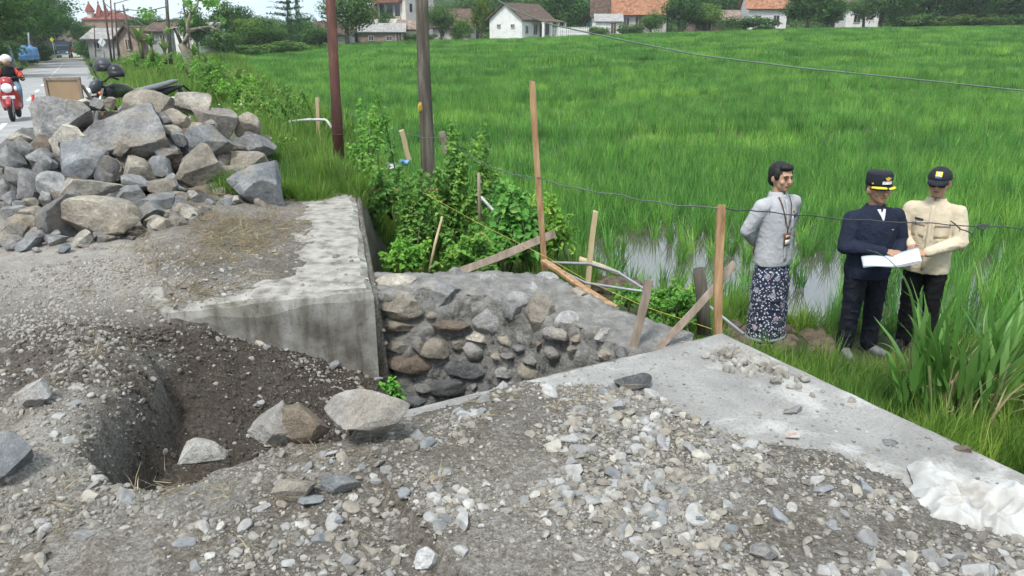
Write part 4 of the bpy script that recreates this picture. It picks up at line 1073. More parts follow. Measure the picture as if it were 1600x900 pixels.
def spire_mesh(seed, layers, slim):
    r = np.random.RandomState(seed); C = []; Nn = []; S = []; T = []
    for i in range(layers * 60):
        f = r.rand(); z = .08 + .92 * f; rad = slim * (1 - f) ** .7 * (.85 + .3 * math.sin(f * 40)) * r.uniform(.5, 1); a = r.rand() * 6.28
        C.append((rad * math.cos(a), rad * math.sin(a), z)); Nn.append((math.cos(a), math.sin(a), .3)); S.append(.035); T.append(r.uniform(0, .5))
    return leaf_cloud('spire_crown', C, Nn, S, T, M_TREE, seed, .6)
CYP = spire_mesh(1, 40, .5)
def tier_mesh(seed):
    r = np.random.RandomState(seed); C = []; Nn = []; S = []; T = []
    for L_ in range(9):
        f = L_ / 9; z = .3 + .68 * f; rad = .5 * (1 - f * .8)
        for b_ in range(7):
            a = r.rand() * 6.28
            for j in range(40):
                q = r.uniform(.1, 1) * rad; C.append((q * math.cos(a) + r.normal(0, .02), q * math.sin(a) + r.normal(0, .02), z + .03 * q / rad + r.normal(0, .008))); Nn.append((0, 0, 1)); S.append(.035); T.append(r.uniform(0, .45))
    return leaf_cloud('tier_crown', C, Nn, S, T, M_TREE, seed, .5)
TIER = tier_mesh(4)
def trunk_mesh(seed, top=.62, r0=.03, spread=.28):
    r = random.Random(seed); mb = MB(); x = y = 0; pts = []; rad = []
    for i in range(7):
        f = i / 6; pts.append((x, y, top * f)); rad.append(r0 * (1.25 - .75 * f)); x += r.gauss(0, .012); y += r.gauss(0, .012)
    mb.tube(pts, rad, 8)
    for i in range(7):
        f = r.uniform(.35, .98); p = Vector(pts[int(f * 6)]); a = r.random() * 6.28; q = spread * r.uniform(.6, 1.2)
        e = p + Vector((math.cos(a) * q, math.sin(a) * q, r.uniform(.08, .24))); mb.tube([p, p.lerp(e, .5) + Vector((0, 0, .03)), e], [r0 * .55, r0 * .38, r0 * .12], 6)
    return mb.mesh('trunk', M_BARK)
TRUNK = [trunk_mesh(i) for i in range(4)]; TRUNK_T = [trunk_mesh(20 + i, .74, .022, .42) for i in range(2)]
G_T = 'trees and shrubs behind the rice field'
def tree(px, yb, yt, wpx, Y, crown, label, trunk=None, col=(1, 1, 1, 1), name='tree', cat='tree', group=G_T, rz=None):
    p = PY(px, yb, Y); s = mpp(p); H, W = (yb - yt) * s * 1.14, wpx * s * 1.22
    t = thing(name, label, cat, p, (px * 1.7) % 6.28 if rz is None else rz, group); t.scale = (W, W, H)
    c = link('crown', crown, None, t); c.color = col; c['kind'] = 'stuff'
    if trunk is not None: link('trunk', trunk, None, t)
    return t
D = (.8, .9, .85, 1); Lt = (1.35, 1.25, 1.0, 1); Bl = (.9, 1.0, 1.1, 1)
TREES = [
 (338, 96, 44, 62, 72, 'B0', D, 'dark shrub at the left end of the treeline by the field'),
 (362, 92, 14, 66, 80, 'C0', D, 'round dark tree at the left end of the treeline'),
 (392, 88, 34, 58, 78, 'C1', Lt, 'lighter green tree right of the round dark tree'),
 (425, 86, 40, 50, 80, 'C2', (1, 1, 1, 1), 'mid green tree left of the tiered conifer'),
 (500, 82, 44, 60, 86, 'C3', D, 'low dark tree between the cypresses and the rusty pole'),
 (545, 74, -12, 84, 92, 'C4', Lt, 'tall full tree left of the two-storey house'),
 (690, 66, 12, 46, 100, 'C5', (1, 1, 1, 1), 'small tree leaning behind the wooden utility pole'),
 (722, 68, 30, 36, 97, 'B1', Lt, 'pale shrub left of the white house'),
 (752, 66, 4, 34, 104, 'C0', (1.5, 1.2, .8, 1), 'yellowish tree just left of the white house'),
 (880, 60, -4, 84, 118, 'C1', (.9, 1.05, .85, 1), 'full green tree behind the white house porch'),
 (925, 56, -8, 40, 122, 'C2', D, 'dark tree between the porch and the orange-roofed house'),
 (935, 62, 40, 34, 103, 'B2', Lt, 'leafy shrub at the corner of the orange-roofed house'),
 (985, 62, 36, 44, 104, 'B3', D, 'dark shrub in front of the orange-roofed house'),
 (1018, 60, 22, 40, 105, 'C3', (1, 1.1, .9, 1), 'small tree before the right gable of the orange-roofed house'),
 (1062, 60, -6, 62, 108, 'C4', D, 'dark tree right of the orange-roofed house'),
 (1098, 58, 10, 60, 110, 'C5', Lt, 'spreading lighter tree before the long shed'),
 (1145, 58, 28, 46, 106, 'B0', D, 'dark shrub below the long shed roof'),
 (1185, 56, 26, 62, 105, 'B1', D, 'rounded bush in front of the white-walled house'),
 (1262, 54, -14, 84, 106, 'C0', (.85, 1.0, .8, 1), 'big dense tree right of the white-walled house'),
 (1300, 52, 2, 50, 107, 'C1', (.9, 1.0, .8, 1), 'tree against the right flank of the big dense tree'),
 (1350, 48, -6, 56, 112, 'C2', (1, 1, 1, 1), 'thin tree with light showing through, right of the blue-white gap'),
 (1395, 48, -20, 66, 110, 'C3', D, 'dark tree in the right treeline, first from the gap'),
 (1450, 48, -26, 84, 112, 'C4', (1, 1.05, .9, 1), 'tall tree in the middle of the right treeline'),
 (1510, 48, -20, 76, 110, 'C5', D, 'dark tree right of the tallest in the right treeline'),
 (1560, 48, -24, 70, 112, 'C0', (1, .95, .85, 1), 'brownish green tree near the right edge'),
 (1612, 48, -24, 80, 110, 'C1', D, 'dark tree at the right edge of the treeline'),
 (1420, 50, 20, 60, 108, 'B2', D, 'bush at the foot of the right treeline'),
 (1485, 50, 22, 70, 108, 'B3', (1.1, .95, .85, 1), 'brown green bush under the right treeline'),
 (1545, 50, 24, 70, 108, 'B0', (1.0, .9, .8, 1), 'low bush under the brownish green tree'),
 (1595, 50, 24, 60, 108, 'B1', D, 'low bush at the right end of the treeline'),
 (384, 90, 22, 60, 92, 'C3', D, 'dark tree behind the round dark tree'),
 (414, 88, 30, 60, 96, 'C4', (1, 1, 1, 1), 'tree filling the gap left of the conifer'),
 (486, 84, 38, 56, 98, 'C5', D, 'dark tree right of the cypress pair'),
 (310, 92, 20, 44, 60, 'C5', D, 'dark tree behind the bare tree by the road'),
 (660, 74, 52, 60, 99, 'B1', (1, 1, .9, 1), 'low hedge right of the shacks'),
 (450, 86, 62, 70, 78, 'B2', Lt, 'pale hedge at the field edge below the conifer'),
 (400, 90, 68, 80, 74, 'B3', (1.1, 1.15, .9, 1), 'pale hedge at the left end of the field edge'),
 (610, 70, 20, 40, 112, 'C2', D, 'dark tree behind the shacks'),
 (720, 60, 6, 60, 130, 'C3', (1, 1, 1, 1), 'tree further back between the pole and the white house'),
 (820, 52, 4, 60, 132, 'C5', D, 'tree rising behind the white house roof'),
 (1130, 50, -6, 60, 122, 'C0', D, 'tree behind the long shed'),
]
for i, (px, yt) in enumerate(((235, 30), (268, 34), (345, 28), (440, 42), (575, 22), (665, 18), (745, 0), (790, -4), (850, -8), (905, -14), (960, -16), (1040, -18), (1095, -22), (1160, -20), (1215, -24), (1290, -26), (1330, -26), (1375, -28), (1420, -32), (1480, -34), (1530, -34), (1585, -36))):
    TREES.append((px, 60 if px > 500 else 84, yt, 62, 128 + (i * 7) % 14, 'C%d' % (i % 6), ((.9, 1, .9, 1), D, (1.05, 1.05, .95, 1))[i % 3], 'background tree behind the ' + ['leaning poles', 'banana plants', 'round dark tree', 'cypress pair', 'shacks', 'wooden utility pole', 'yellowish tree', 'white house gable', 'white house porch', 'picket fence', 'brown-roofed wing', 'orange roof gable', 'long shed left end', 'long shed right end', 'white-walled house', 'big dense tree', 'gap in the right treeline', 'thin tree', 'bush at the treeline foot', 'brown green bush', 'low treeline bush', 'right edge bushes'][i]))
for px, yb, yt, w, Y, k, col, lab in TREES:
    tree(px, yb, yt, w, Y, (CROWN if k[0] == 'C' else BUSH)[int(k[1])], lab, TRUNK[int(px) % 4] if k[0] == 'C' else None, col, 'tree' if k[0] == 'C' else 'shrub', 'tree' if k[0] == 'C' else 'shrub')
tree(453, 80, -22, 62, 100, TIER, 'tiered dark conifer rising above the left treeline', trunk_mesh(41, .95, .018, .05), (.7, .85, .9, 1), 'conifer')
tree(457, 80, 2, 15, 94, CYP, 'narrow dark cypress, left one of the pair', None, (.55, .7, .65, 1), 'cypress')
tree(470, 80, -1, 17, 93, CYP, 'narrow dark cypress, right one of the pair', None, (.5, .65, .6, 1), 'cypress')
G_R = 'trees arching over the road'
for px, yb, yt, w, Y, k, lab, col in ((-30, 118, -40, 150, 48, 0, 'big spreading roadside tree at the left edge of the picture', (1.0, .95, .8, 1)), (38, 104, 2, 120, 72, 1, 'spreading roadside tree second from the left', (.85, .95, .85, 1)), (56, 99, 2, 112, 84, 2, 'flat-topped roadside tree reaching over the road', (.7, .85, .8, 1)), (20, 100, 20, 120, 95, 0, 'dark roadside tree behind the blue tanks', (.7, .8, .7, 1)), (72, 95, 8, 100, 104, 1, 'tall dark tree closing the view over the far road', (.75, .9, .8, 1)), (140, 88, 44, 34, 105, 1, 'small tree right of the road in front of the towers', (.9, 1.1, .85, 1))):
    tree(px, yb, yt, w, Y, UMB[k], lab, TRUNK_T[k % 2], col, 'roadside_tree', 'tree', G_R)
for px, yb, yt, w, Y, lab in ((-20, 112, 60, 90, 52, 'bushes at the left edge beside the road'), (30, 102, 66, 60, 80, 'dark bushes under the roadside trees'), (66, 97, 70, 46, 100, 'bushes beside the parked truck'), (140, 92, 60, 40, 100, 'bushes right of the far road')):
    tree(px, yb, yt, w, Y, BUSH[int(Y) % 4], lab, None, D, 'roadside_bush', 'bush', 'bushes by the road')

# bare tree by the road
p = PY(298, 118, 30); s = mpp(p)
bt = thing('bare_tree', 'half-bare crooked tree with few leaves by the road verge', 'tree', p)
def q(px, py, dy=0): return PY(px, py, 30 + dy) - p
mb = MB()
mb.tube([q(298, 118), q(294, 95), q(288, 78), q(284, 68)], [.17, .15, .15, .16], 9)
for pts, rr in (([(285, 72), (292, 60), (296, 48), (312, 44), (330, 42), (340, 30)], .10), ([(284, 70), (278, 55), (272, 45), (262, 46)], .08), ([(294, 52), (293, 38), (298, 22), (308, 8), (312, -10)], .075), ([(296, 40), (290, 25), (286, 8)], .05), ([(330, 42), (338, 46), (346, 38), (344, 28)], .05), ([(300, 20), (292, 12), (290, 0)], .035), ([(312, 44), (322, 50)], .04)):
    k = len(pts); mb.tube([q(x, y, .5 * math.sin(i * 1.3 + x)) for i, (x, y) in enumerate(pts)], [rr * (1 - .75 * i / k) for i in range(k)], 7)
mb.build('trunk', M('pale_bark', [(.3, (.16, .13, .10)), (.7, (.33, .29, .24))], 5, .9, .6, 25, .03), bt)
C = []; Nn = []; S = []; T = []
r = np.random.RandomState(8)
for x, y, k in ((225, 20, 26), (236, 22, 18), (290, 2, 34), (312, -6, 60), (325, 6, 46), (300, 12, 20), (344, 30, 16), (262, 46, 12), (296, 34, 14), (338, 4, 40)):
    for j in range(k): C.append(q(x + r.normal(0, 4), y + r.normal(0, 4), r.normal(0, .4))); Nn.append((r.normal(), r.normal(), .8)); S.append(.2); T.append(r.uniform(.2, .9))
o = link('leaves', leaf_cloud('leaves', C, Nn, S, T, M_WEED, 8), None, bt); o['kind'] = 'stuff'

# banana plants
M_BAN = leaf_mat('banana_leaf', [(0, (.07, .16, .03)), (.6, (.13, .25, .05)), (1, (.27, .32, .10))], .8, .45, .45, .3)
def ban_leaf(seed, bend, dry=False):
    V = []; Q = []; seg = 10; x = z = 0.0; ang = .1; r = np.random.RandomState(seed)
    for k in range(seg + 1):
        f = k / seg; hw = .15 * math.sin(min(1, .12 + f * 1.02) * math.pi) ** .6 * r.uniform(.8, 1.05)
        V += [(x - hw * .3, -hw, z + .02), (x, 0, z), (x - hw * .3, hw, z + .02)]
        ang += bend * f * 2.2 / seg; x += math.sin(ang) / seg; z += math.cos(ang) / seg
        if k: Q += [(3 * k - 3, 3 * k - 2, 3 * k + 1, 3 * k), (3 * k - 2, 3 * k - 1, 3 * k + 2, 3 * k + 1)]
    me = np_mesh('leaf', V, Q, M_DRY if dry else M_BAN); set_attr(me, 'tone', [r.uniform(.2, .8)] * len(V)); return me
BL = [ban_leaf(i, [.25, .6, 1.0, 1.4, .4, .9][i]) for i in range(6)] + [ban_leaf(9, 2.2, True), ban_leaf(10, 1.8, True)]
r = random.Random(14)
for i, (px, yb, hpx, Y, nl, lab) in enumerate([(222, 88, 44, 34, 8, 'banana plant nearest the leaning poles'), (238, 92, 38, 32, 7, 'banana plant with browned leaves, second from the poles'), (258, 96, 30, 31, 7, 'low banana plant left of the bare tree'), (305, 104, 34, 29, 6, 'banana plant just right of the bare tree trunk'), (372, 150, 42, 20, 5, 'small half-dry banana plant standing alone at the field edge'), (322, 112, 24, 27, 5, 'young banana plant among the verge weeds')]):
    p = PY(px, yb, Y); s = mpp(p); H = hpx * s
    t = thing('banana_plant', lab, 'banana plant', p, 0, 'banana plants on the verge')
    mb = MB(); mb.tube([(0, 0, -.1), (.02, 0, H * .25), (.03, 0, H * .5)], [.09, .075, .05], 8); mb.build('stem', M_STEM, t)
    for j in range(nl):
        o = link('leaf', BL[(6 + j % 2) if (j % 4 == 3 or i == 4 and j % 2) else r.randrange(6)], None, t)
        o.location = (.03, 0, H * (.42 + .1 * r.random())); l = H * r.uniform(.55, .85); o.scale = (l, l, l)
        o.rotation_euler = (0, abs(r.gauss(.25, .25)), j * 6.28 / nl + r.uniform(-.4, .4))

# ---------------------------------------------------------------- wooded hills behind
def hill(name, x0, x1, Y0, Y1, hf, seed, label_stuff, n, size):
    ax, ay = np.meshgrid(np.linspace(x0, x1, 80), np.linspace(Y0, Y1, 24))
    f = (ay - Y0) / (Y1 - Y0)
    az = -3 + (hf(ax / ay) + 8) * sst(f, 0, .75) + 5 * (fbm(ax, ay, 40, 3, seed) - .5) * f
    k = 80; ii = (np.arange(23)[:, None] * k + np.arange(k - 1)[None, :]).ravel()
    m_ = M(name + '_soil', [(.3, (.03, .05, .015)), (.7, (.06, .085, .03))], .2, .9, 0, coord='World')
    tag(link(name, np_mesh(name, np.stack([ax.ravel(), ay.ravel(), az.ravel()], 1), np.stack([ii, ii + 1, ii + 1 + k, ii + k], 1), m_)), kind='structure')
    r = np.random.RandomState(seed); X = r.uniform(x0, x1, n); ff = r.uniform(.05, .8, n); Y = Y0 + ff * (Y1 - Y0)
    Z = -3 + (hf(X / Y) + 8) * sst(ff, 0, .75) + 5 * (fbm(X, Y, 40, 3, seed) - .5) * ff
    s = r.uniform(*size, n)
    tag(scatter(name + '_wood', np.stack([X, Y, Z - 1], 1), np.stack([0 * s, 0 * s, r.rand(n) * 6.3], 1), np.stack([s * 1.15, s * 1.15, s], 1), BUSH), label_stuff, 'wood', kind='stuff')
hill('hills', -260, 330, 260, 420, lambda a: np.interp(a, [-.8, -.5, -.34, -.25, -.2, -.085, 0, .3, .8], [-20, -17, -14, -10, -5, 6, 12, 20, 20]), 3, 'far hazy wooded hillside behind the village', 1500, (7, 13))
hill('near_rise', -75, 150, 135, 200, lambda a: np.interp(a, [-.6, -.3, -.22, -.1, 0, .3, .8], [-20, -16, -11, -6, -3, 1, 2]), 5, 'dense trees filling the ground behind the houses', 420, (5, 9))
# ---------------------------------------------------------------- poles, stakes, planks, pipes and wires
M_WOOD = M('sawn_wood', [(.28, (.16, .085, .045)), (.42, (.30, .175, .09)), (.58, (.40, .25, .135)), (.75, (.50, .35, .21))], 4, .8, .3, 30, .004, st=(6, 6, .8))
M_OLDW = M('weathered_wood', [(.3, (.16, .125, .095)), (.55, (.26, .21, .165)), (.75, (.36, .31, .25))], 3, .85, .4, 30, .005, st=(6, 6, .8))
M_BAMB = M('bamboo', [(.3, (.34, .26, .14)), (.7, (.52, .43, .27))], 4, .6, .15, 20, .003, st=(3, 3, .6))
M_RUST = M('rusty_steel', [(.3, (.045, .018, .014)), (.55, (.085, .036, .027)), (.75, (.17, .085, .06))], 5, .75, .3, 30, .004, st=(1, 1, .3), metal=.2)
M_POLEW = M('utility_pole_wood', [(.3, (.04, .034, .027)), (.5, (.095, .082, .066)), (.7, (.20, .178, .145))], 5, .9, .7, 24, .012, st=(2, 2, .22))
M_WIRE = M('galvanised_wire', (.17, .175, .18), 30, .5, 0, metal=.6)
M_BLACKW = M('black_cable', (.05, .055, .06), 30, .6, 0)
M_GREENW = M('green_string', (.12, .16, .13), 30, .7, 0)
M_PVC = M('grey_pvc', (.27, .285, .31), 8, .4, 0)
M_WPVC = M('white_pvc', (.48, .49, .48), 8, .45, 0)

def board(a, b_, w, d, name, mat, label, cat, group=None, seed=0, sub=True):
    """a sawn stake or plank with slightly uneven arrises and cut ends"""
    a, b_ = Vector(a), Vector(b_); z = (b_ - a); Ln = z.length; z /= Ln
    x = Vector((1, 0, 0)) - z * z.x
    if x.length < .3: x = Vector((0, 1, 0)) - z * z.y
    x.normalize(); y = z.cross(x)
    r = random.Random(seed); n = 9; mb = MB(); V = []
    for i in range(n):
        f = i / (n - 1); c = a + z * Ln * f + x * .006 * math.sin(f * 5 + seed) + y * .004 * math.sin(f * 7 + seed)
        ww, dd = w / 2 * r.uniform(.94, 1.04), d / 2 * r.uniform(.94, 1.04)
        for sx, sy in ((-1, -1), (1, -1), (1, 1), (-1, 1)):
            V.append(c + x * sx * ww + y * sy * dd + z * (r.uniform(-.012, .012) if i in (0, n - 1) else 0))
    F = [(i * 4 + j, i * 4 + (j + 1) % 4, i * 4 + 4 + (j + 1) % 4, i * 4 + 4 + j) for i in range(n - 1) for j in range(4)] + [(3, 2, 1, 0), (n * 4 - 4, n * 4 - 3, n * 4 - 2, n * 4 - 1)]
    V = [v - a for v in V]
    mb.add(V, F); o = mb.build(name, mat, None, .003, 1); o.location = a
    return tag(o, label, cat, group)
def stick(pts, rad, name, mat, label, cat, group=None, n=10):
    p0 = Vector(pts[0]); mb = MB(); mb.tube([Vector(p) - p0 for p in pts], rad, n); o = mb.build(name, mat); o.location = p0
    return tag(o, label, cat, group)
G_S = 'stakes and planks around the new wall'
board(PY(851, 440, 6.55), PY(832, 127, 6.45), .052, .03, 'wooden_post', M_WOOD, 'tall thin orange-brown wooden post standing behind the stone wall', 'post', G_S, 1)
board(PY(916, 470, 7.0), PY(930, 330, 7.05), .05, .045, 'bamboo_stake', M_BAMB, 'split bamboo stake on the mud bank right of the tall post', 'stake', G_S, 2)
board(PY(1122, 532, 4.72), PY(1125, 320, 4.75), .052, .04, 'wooden_post', M_WOOD, 'short orange wooden post at the corner of the concrete slab', 'post', G_S, 3)
board(PY(986, 566, 4.62), PY(1013, 438, 4.72), .052, .04, 'wooden_stake', M_OLDW, 'grey-dusted wooden stake leaning on the stone wall', 'stake', G_S, 4)
board(PY(1024, 552, 4.66), PY(1148, 412, 4.95), .05, .03, 'plank', M_OLDW, 'brown plank slanting up behind the corner post', 'plank', G_S, 5)
board(PY(720, 424, 6.75), PY(868, 366, 6.9), .075, .03, 'plank', M_OLDW, 'weathered plank slanting up behind the tall post among the weeds', 'plank', G_S, 6)
board(PY(848, 408, 6.5), PY(962, 482, 5.7), .06, .03, 'plank', M_WOOD, 'orange plank running down from the tall post along the wall top', 'plank', G_S, 7)
board(PY(560, 296, 9.4), PY(692, 298, 9.6), .055, .04, 'plank', M_WOOD, 'thin orange batten lying level across the weeds behind the abutment', 'plank', G_S, 8)
board(PY(500, 240, 13.6), PY(495, 152, 13.6), .06, .05, 'bamboo_stake', M_BAMB, 'upright bamboo stake left of the rusty steel pole', 'stake', G_S, 9)
board(PY(640, 250, 11.5), PY(627, 204, 11.5), .07, .05, 'bamboo_stake', M_BAMB, 'short bamboo stake left of the wooden utility pole', 'stake', G_S, 10)
board(PY(698, 240, 11.0), PY(690, 205, 11.0), .085, .06, 'wooden_stake', M_OLDW, 'stubby brown stake right of the wooden utility pole', 'stake', G_S, 11)
stick([PY(1100, 520, 6.0), PY(1098, 470, 6.0), PY(1092, 420, 6.02)], [.06, .055, .05], 'tree_stump', M_POLEW, 'dark rotten wooden stub on the bund behind the slanting plank', 'stump', G_S)
stick([PY(752, 375, 8.8), PY(749, 320, 8.8), PY(748, 270, 8.8)], [.022, .02, .018], 'wooden_stake', M_OLDW, 'thin grey stick upright in the tall weed bush', 'stake', G_S)
stick([PY(671, 425, 7.9), PY(680, 380, 8.0), PY(691, 338, 8.1)], [.018, .016, .012], 'dry_stalk', M_BAMB, 'thin dry stalk leaning in the hollow below the weeds', 'stalk', G_S)
# mud heap on the bund
mb = MB()
# utility poles
p0, p1 = PY(531, 272, 10.8), PY(513, -60, 10.8)
t = thing('steel_pole', 'rust-brown steel pole standing behind the abutment', 'pole', p0)
mb = MB(); mb.tube([p0 * 0 + Vector((0, 0, -.1)), (p1 - p0) * .33, (p1 - p0) * .335, p1 - p0], [.078, .078, .070, .066], 16); mb.build('shaft', M_RUST, t)
mb = MB(); mb.tube([(p1 - p0) * .2 + Vector((0, 0, -.012)), (p1 - p0) * .2 + Vector((0, 0, .012))], .082, 16); mb.build('collar', M_RUST, t)
p0, p1 = PY(669, 275, 13.0), PY(656, -70, 13.0)
t = thing('utility_pole', 'thick weathered wooden utility pole rising out of the weeds', 'pole', p0)
mb = MB(); mb.tube([Vector((0, 0, -.6))] + [(p1 - p0) * f + Vector((.006 * math.sin(f * 9), 0, 0)) for f in (0, .15, .3, .45, .6, .75, 1)], [.125, .12, .118, .114, .11, .106, .103, .098], 16); mb.build('shaft', M_POLEW, t)
mb = MB(); q = PY(658, 167, 13) - p0 + Vector((0, -.085, 0)); mb.ball(q, (.045, .035, .085), 10, 8); mb.build('paint_mark', M('yellow_paint', [(.4, (.3, .2, .03)), (.6, (.6, .42, .06))], 14, .7, .2), t)
# far poles by the road
G_P = 'utility poles along the road'
M_FPOLE = M('dark_pole', (.10, .07, .06), 3, .8, .1)
for (xb, yb, xt, yt, Y, r_, lab, arm) in ((174, 92, 160, -12, 62, .12, 'leftmost of the three thin dark poles right of the road', 0), (178, 92, 172, -12, 64, .10, 'middle of the three thin dark poles right of the road', 0), (185, 92, 179, 4, 66, .10, 'rightmost of the three thin dark poles right of the road', 0), (206, 76, 192, 7, 70, .15, 'leaning grey pole with a crossarm above the brown barn roof', 1), (266, 92, 259, -20, 45, .17, 'grey pole left of the bare tree', 0), (149, 84, 147, 36, 80, .08, 'short thin pole at the right edge of the far road', 0), (22, 100, 13, 72, 52, .2, 'pale concrete stub pole on the left of the road', 0), (47, 82, 44, 50, 62, .11, 'slim pale lamp pole behind the blue tank', 0), (288, 92, 292, 62, 40, .06, 'thin stick leaning by the bare tree', 0)):
    a, b_ = PY(xb, yb, Y), PY(xt, yt, Y)
    t = thing('utility_pole', lab, 'pole', a, 0, G_P); mb = MB(); r_ *= .72; mb.tube([Vector((0, 0, -.3)), (b_ - a) * .5, b_ - a], [r_, r_ * .85, r_ * .7], 8); mb.build('shaft', M_PVC if 'pale' in lab else (M_POLEW if 'grey' in lab else M_FPOLE), t)
    if arm:
        mb = MB(); q = (PY(193, 18, Y) - a); mb.bar(q + Vector((-.85, 0, -.1)), q + Vector((.45, 0, .1)), .1, .1); mb.build('crossarm', M_POLEW, t)
        for dx in (-.8, -.35, .4):
            mb = MB(); mb.tube([q + Vector((dx, 0, .0 + dx * .15)), q + Vector((dx, 0, .3 + dx * .15))], [.07, .05], 8); mb.build('insulator', M_WPVC, t)

def wire(pts, rad, name, mat, label, barbs=0, sag=0, group=None):
    pts = [Vector(p) for p in pts]; P = []
    for a, b_ in zip(pts, pts[1:]):
        k = max(2, int((b_ - a).length / .12) if (b_ - a).length < 12 else 30)
        for i in range(k):
            f = i / k; P.append(a.lerp(b_, f) + Vector((.0, 0, -sag * 4 * f * (1 - f) + (.006 * math.sin(i * 1.9) if barbs else 0))))
    P.append(pts[-1])
    mb = MB(); mb.tube([p - P[0] for p in P], rad, 6)
    r = random.Random(len(P))
    if barbs:
        for i in range(2, len(P) - 1, 2):
            q = P[i] - P[0]
            for s_ in (1, -1):
                d = Vector((r.uniform(-.4, .4), r.uniform(-.5, .5), s_)).normalized() * .022; mb.tube([q - d * .3, q + d], [rad * .7, rad * .4], 4)
    o = mb.build(name, mat); o.location = P[0]
    return tag(o, label, 'wire', group)
G_W = 'wires across the field edge'
wire([PY(1122, 326, 4.73), PY(1180, 330, 5.2), PY(1330, 343, 5.55), PY(1430, 348, 5.6), PY(1540, 354, 5.6), PY(1625, 358, 5.6)], .0042, 'barbed_wire', M_BLACKW, 'dark barbed wire stretched in front of the three standing people', 1, .0, G_W)
wire([PY(770, 262, 8.6), PY(842, 278, 6.42), PY(960, 303, 5.7), PY(1122, 325, 4.73)], .0042, 'barbed_wire', M_WIRE, 'grey barbed wire running from the tall post to the slab corner post', 1, .02, G_W)
wire([PY(495, 160, 13.6), PY(600, 195, 12.5), PY(648, 212, 11.8), PY(690, 214, 11.0), PY(770, 262, 8.6)], .0045, 'barbed_wire', M_WIRE, 'barbed wire passing the wooden utility pole above the weeds', 1, .02, G_W)
wire([PY(772, -4, 7.0), PY(800, 14, 6.9), PY(860, 38, 6.8), PY(960, 60, 6.6), PY(1090, 86, 6.4), PY(1250, 106, 6.2), PY(1430, 124, 6.0), PY(1640, 146, 5.8)], .0055, 'overhead_cable', M_GREENW, 'sagging green-grey cable slanting down across the rice field', 0, 0, G_W)
mb = MB(); o = wire([PY(1485, 345, 5.75), PY(1500, 358, 5.72), PY(1520, 366, 5.72), PY(1528, 352, 5.74), PY(1545, 352, 5.74), PY(1535, 360, 5.74), PY(1525, 356, 5.74)], .005, 'wire_tangle', M_BLACKW, 'knot of loose black wire hanging before the beige-shirted person', 1, 0, G_W)
wire([PY(851, 400, 6.45), PY(920, 440, 5.9), PY(1010, 480, 5.1), PY(1112, 514, 4.75)], .002, 'builders_line', M('yellow_line', (.5, .42, .08), 5, .7, 0), 'thin yellow string line strung along the new wall', 0, 0, G_W)
wire([PY(660, 300, 9.0), PY(750, 350, 7.6), PY(851, 400, 6.45)], .0022, 'builders_line', M('yellow_line_far', (.5, .42, .08), 5, .7, 0), 'thin yellow string passing through the weeds to the tall post', 0, 0, G_W)
for i, (a, b_) in enumerate((((178, 6), (262, -30)), ((193, 14), (262, 10)), ((193, 20), (262, 50)), ((160, 2), (193, 18)))):
    wire([PY(*a, 68), PY((a[0] + b_[0]) / 2, (a[1] + b_[1]) / 2 + 6, 58), PY(*b_, 46)], .03, 'power_line', M_BLACKW, ['topmost power line between the far poles', 'power line from the crossarm to the pole by the bare tree', 'lowest power line from the crossarm', 'power line between the thin poles and the crossarm'][i], 0, .0, 'power lines over the road verge')
# pipes
G_PI = 'plastic pipes on the mud bank'
stick([PY(855, 409, 6.7), PY(880, 425, 6.75), PY(915, 442, 6.8), PY(980, 452, 6.8), PY(1080, 465, 6.5), PY(1110, 480, 6.2), PY(1162, 522, 5.9)], .013, 'plastic_pipe', M_PVC, 'grey plastic pipe curving from the tall post to the slab corner', 'pipe', G_PI)
stick([PY(862, 410, 6.8), PY(920, 412, 7.0), PY(965, 425, 7.0), PY(1020, 460, 6.7), PY(1040, 475, 6.5)], .013, 'plastic_pipe', M_PVC, 'second grey plastic pipe arching across the mud bank', 'pipe', G_PI)
stick([PY(905, 405, 8.0), PY(935, 415, 8.0), PY(968, 428, 7.9)], [.035, .032, .03], 'bamboo_pole', M_BAMB, 'pale bamboo pole lying on the mud beside the water', 'bamboo', G_PI)
stick([PY(752, 308, 9.2), PY(768, 326, 9.0), PY(786, 343, 8.8)], .018, 'plastic_pipe', M_WPVC, 'white plastic pipe slanting through the weeds', 'pipe', G_PI)
stick([PY(452, 190, 13.5), PY(480, 187, 13.4), PY(508, 187, 13.3), PY(512, 190, 13.3), PY(518, 200, 13.2)], .022, 'plastic_pipe', M_WPVC, 'bent white pipe on the bamboo stake left of the rusty pole', 'pipe', G_PI)
# clods of mud on the bund
rnd = random.Random(41); mudm = M('mud_clod', [(.3, (.06, .045, .03)), (.6, (.14, .11, .08)), (.75, (.22, .185, .14))], 10, .95, .8, 40, .02, coord='World')
mc = []
for i in range(6):
    me_ = rock_mesh(840 + i, 3, 6, .12, .6, .95); me_.materials.clear(); me_.materials.append(mudm); mc.append(me_)
P = []
for i in range(230):
    f = rnd.random()
    if f < .6: px, py = rnd.uniform(865, 1000), rnd.uniform(405, 452)
    else: px, py = rnd.uniform(1140, 1300), rnd.uniform(490, 545)
    p = PZ(px, py, -1.0); p.z = gz(p.x, p.y); P.append((p, rnd.uniform(.03, .10)))
n = len(P)
o = scatter('mud_clods', [tuple(p) for p, s_ in P], [(rnd.uniform(-.4, .4), rnd.uniform(-.4, .4), rnd.uniform(0, 6)) for p in P], [(s_ * 1.3, s_, s_ * .8) for p, s_ in P], mc)
tag(o, 'clods of brown mud dug out along the bund', 'mud', kind='stuff')
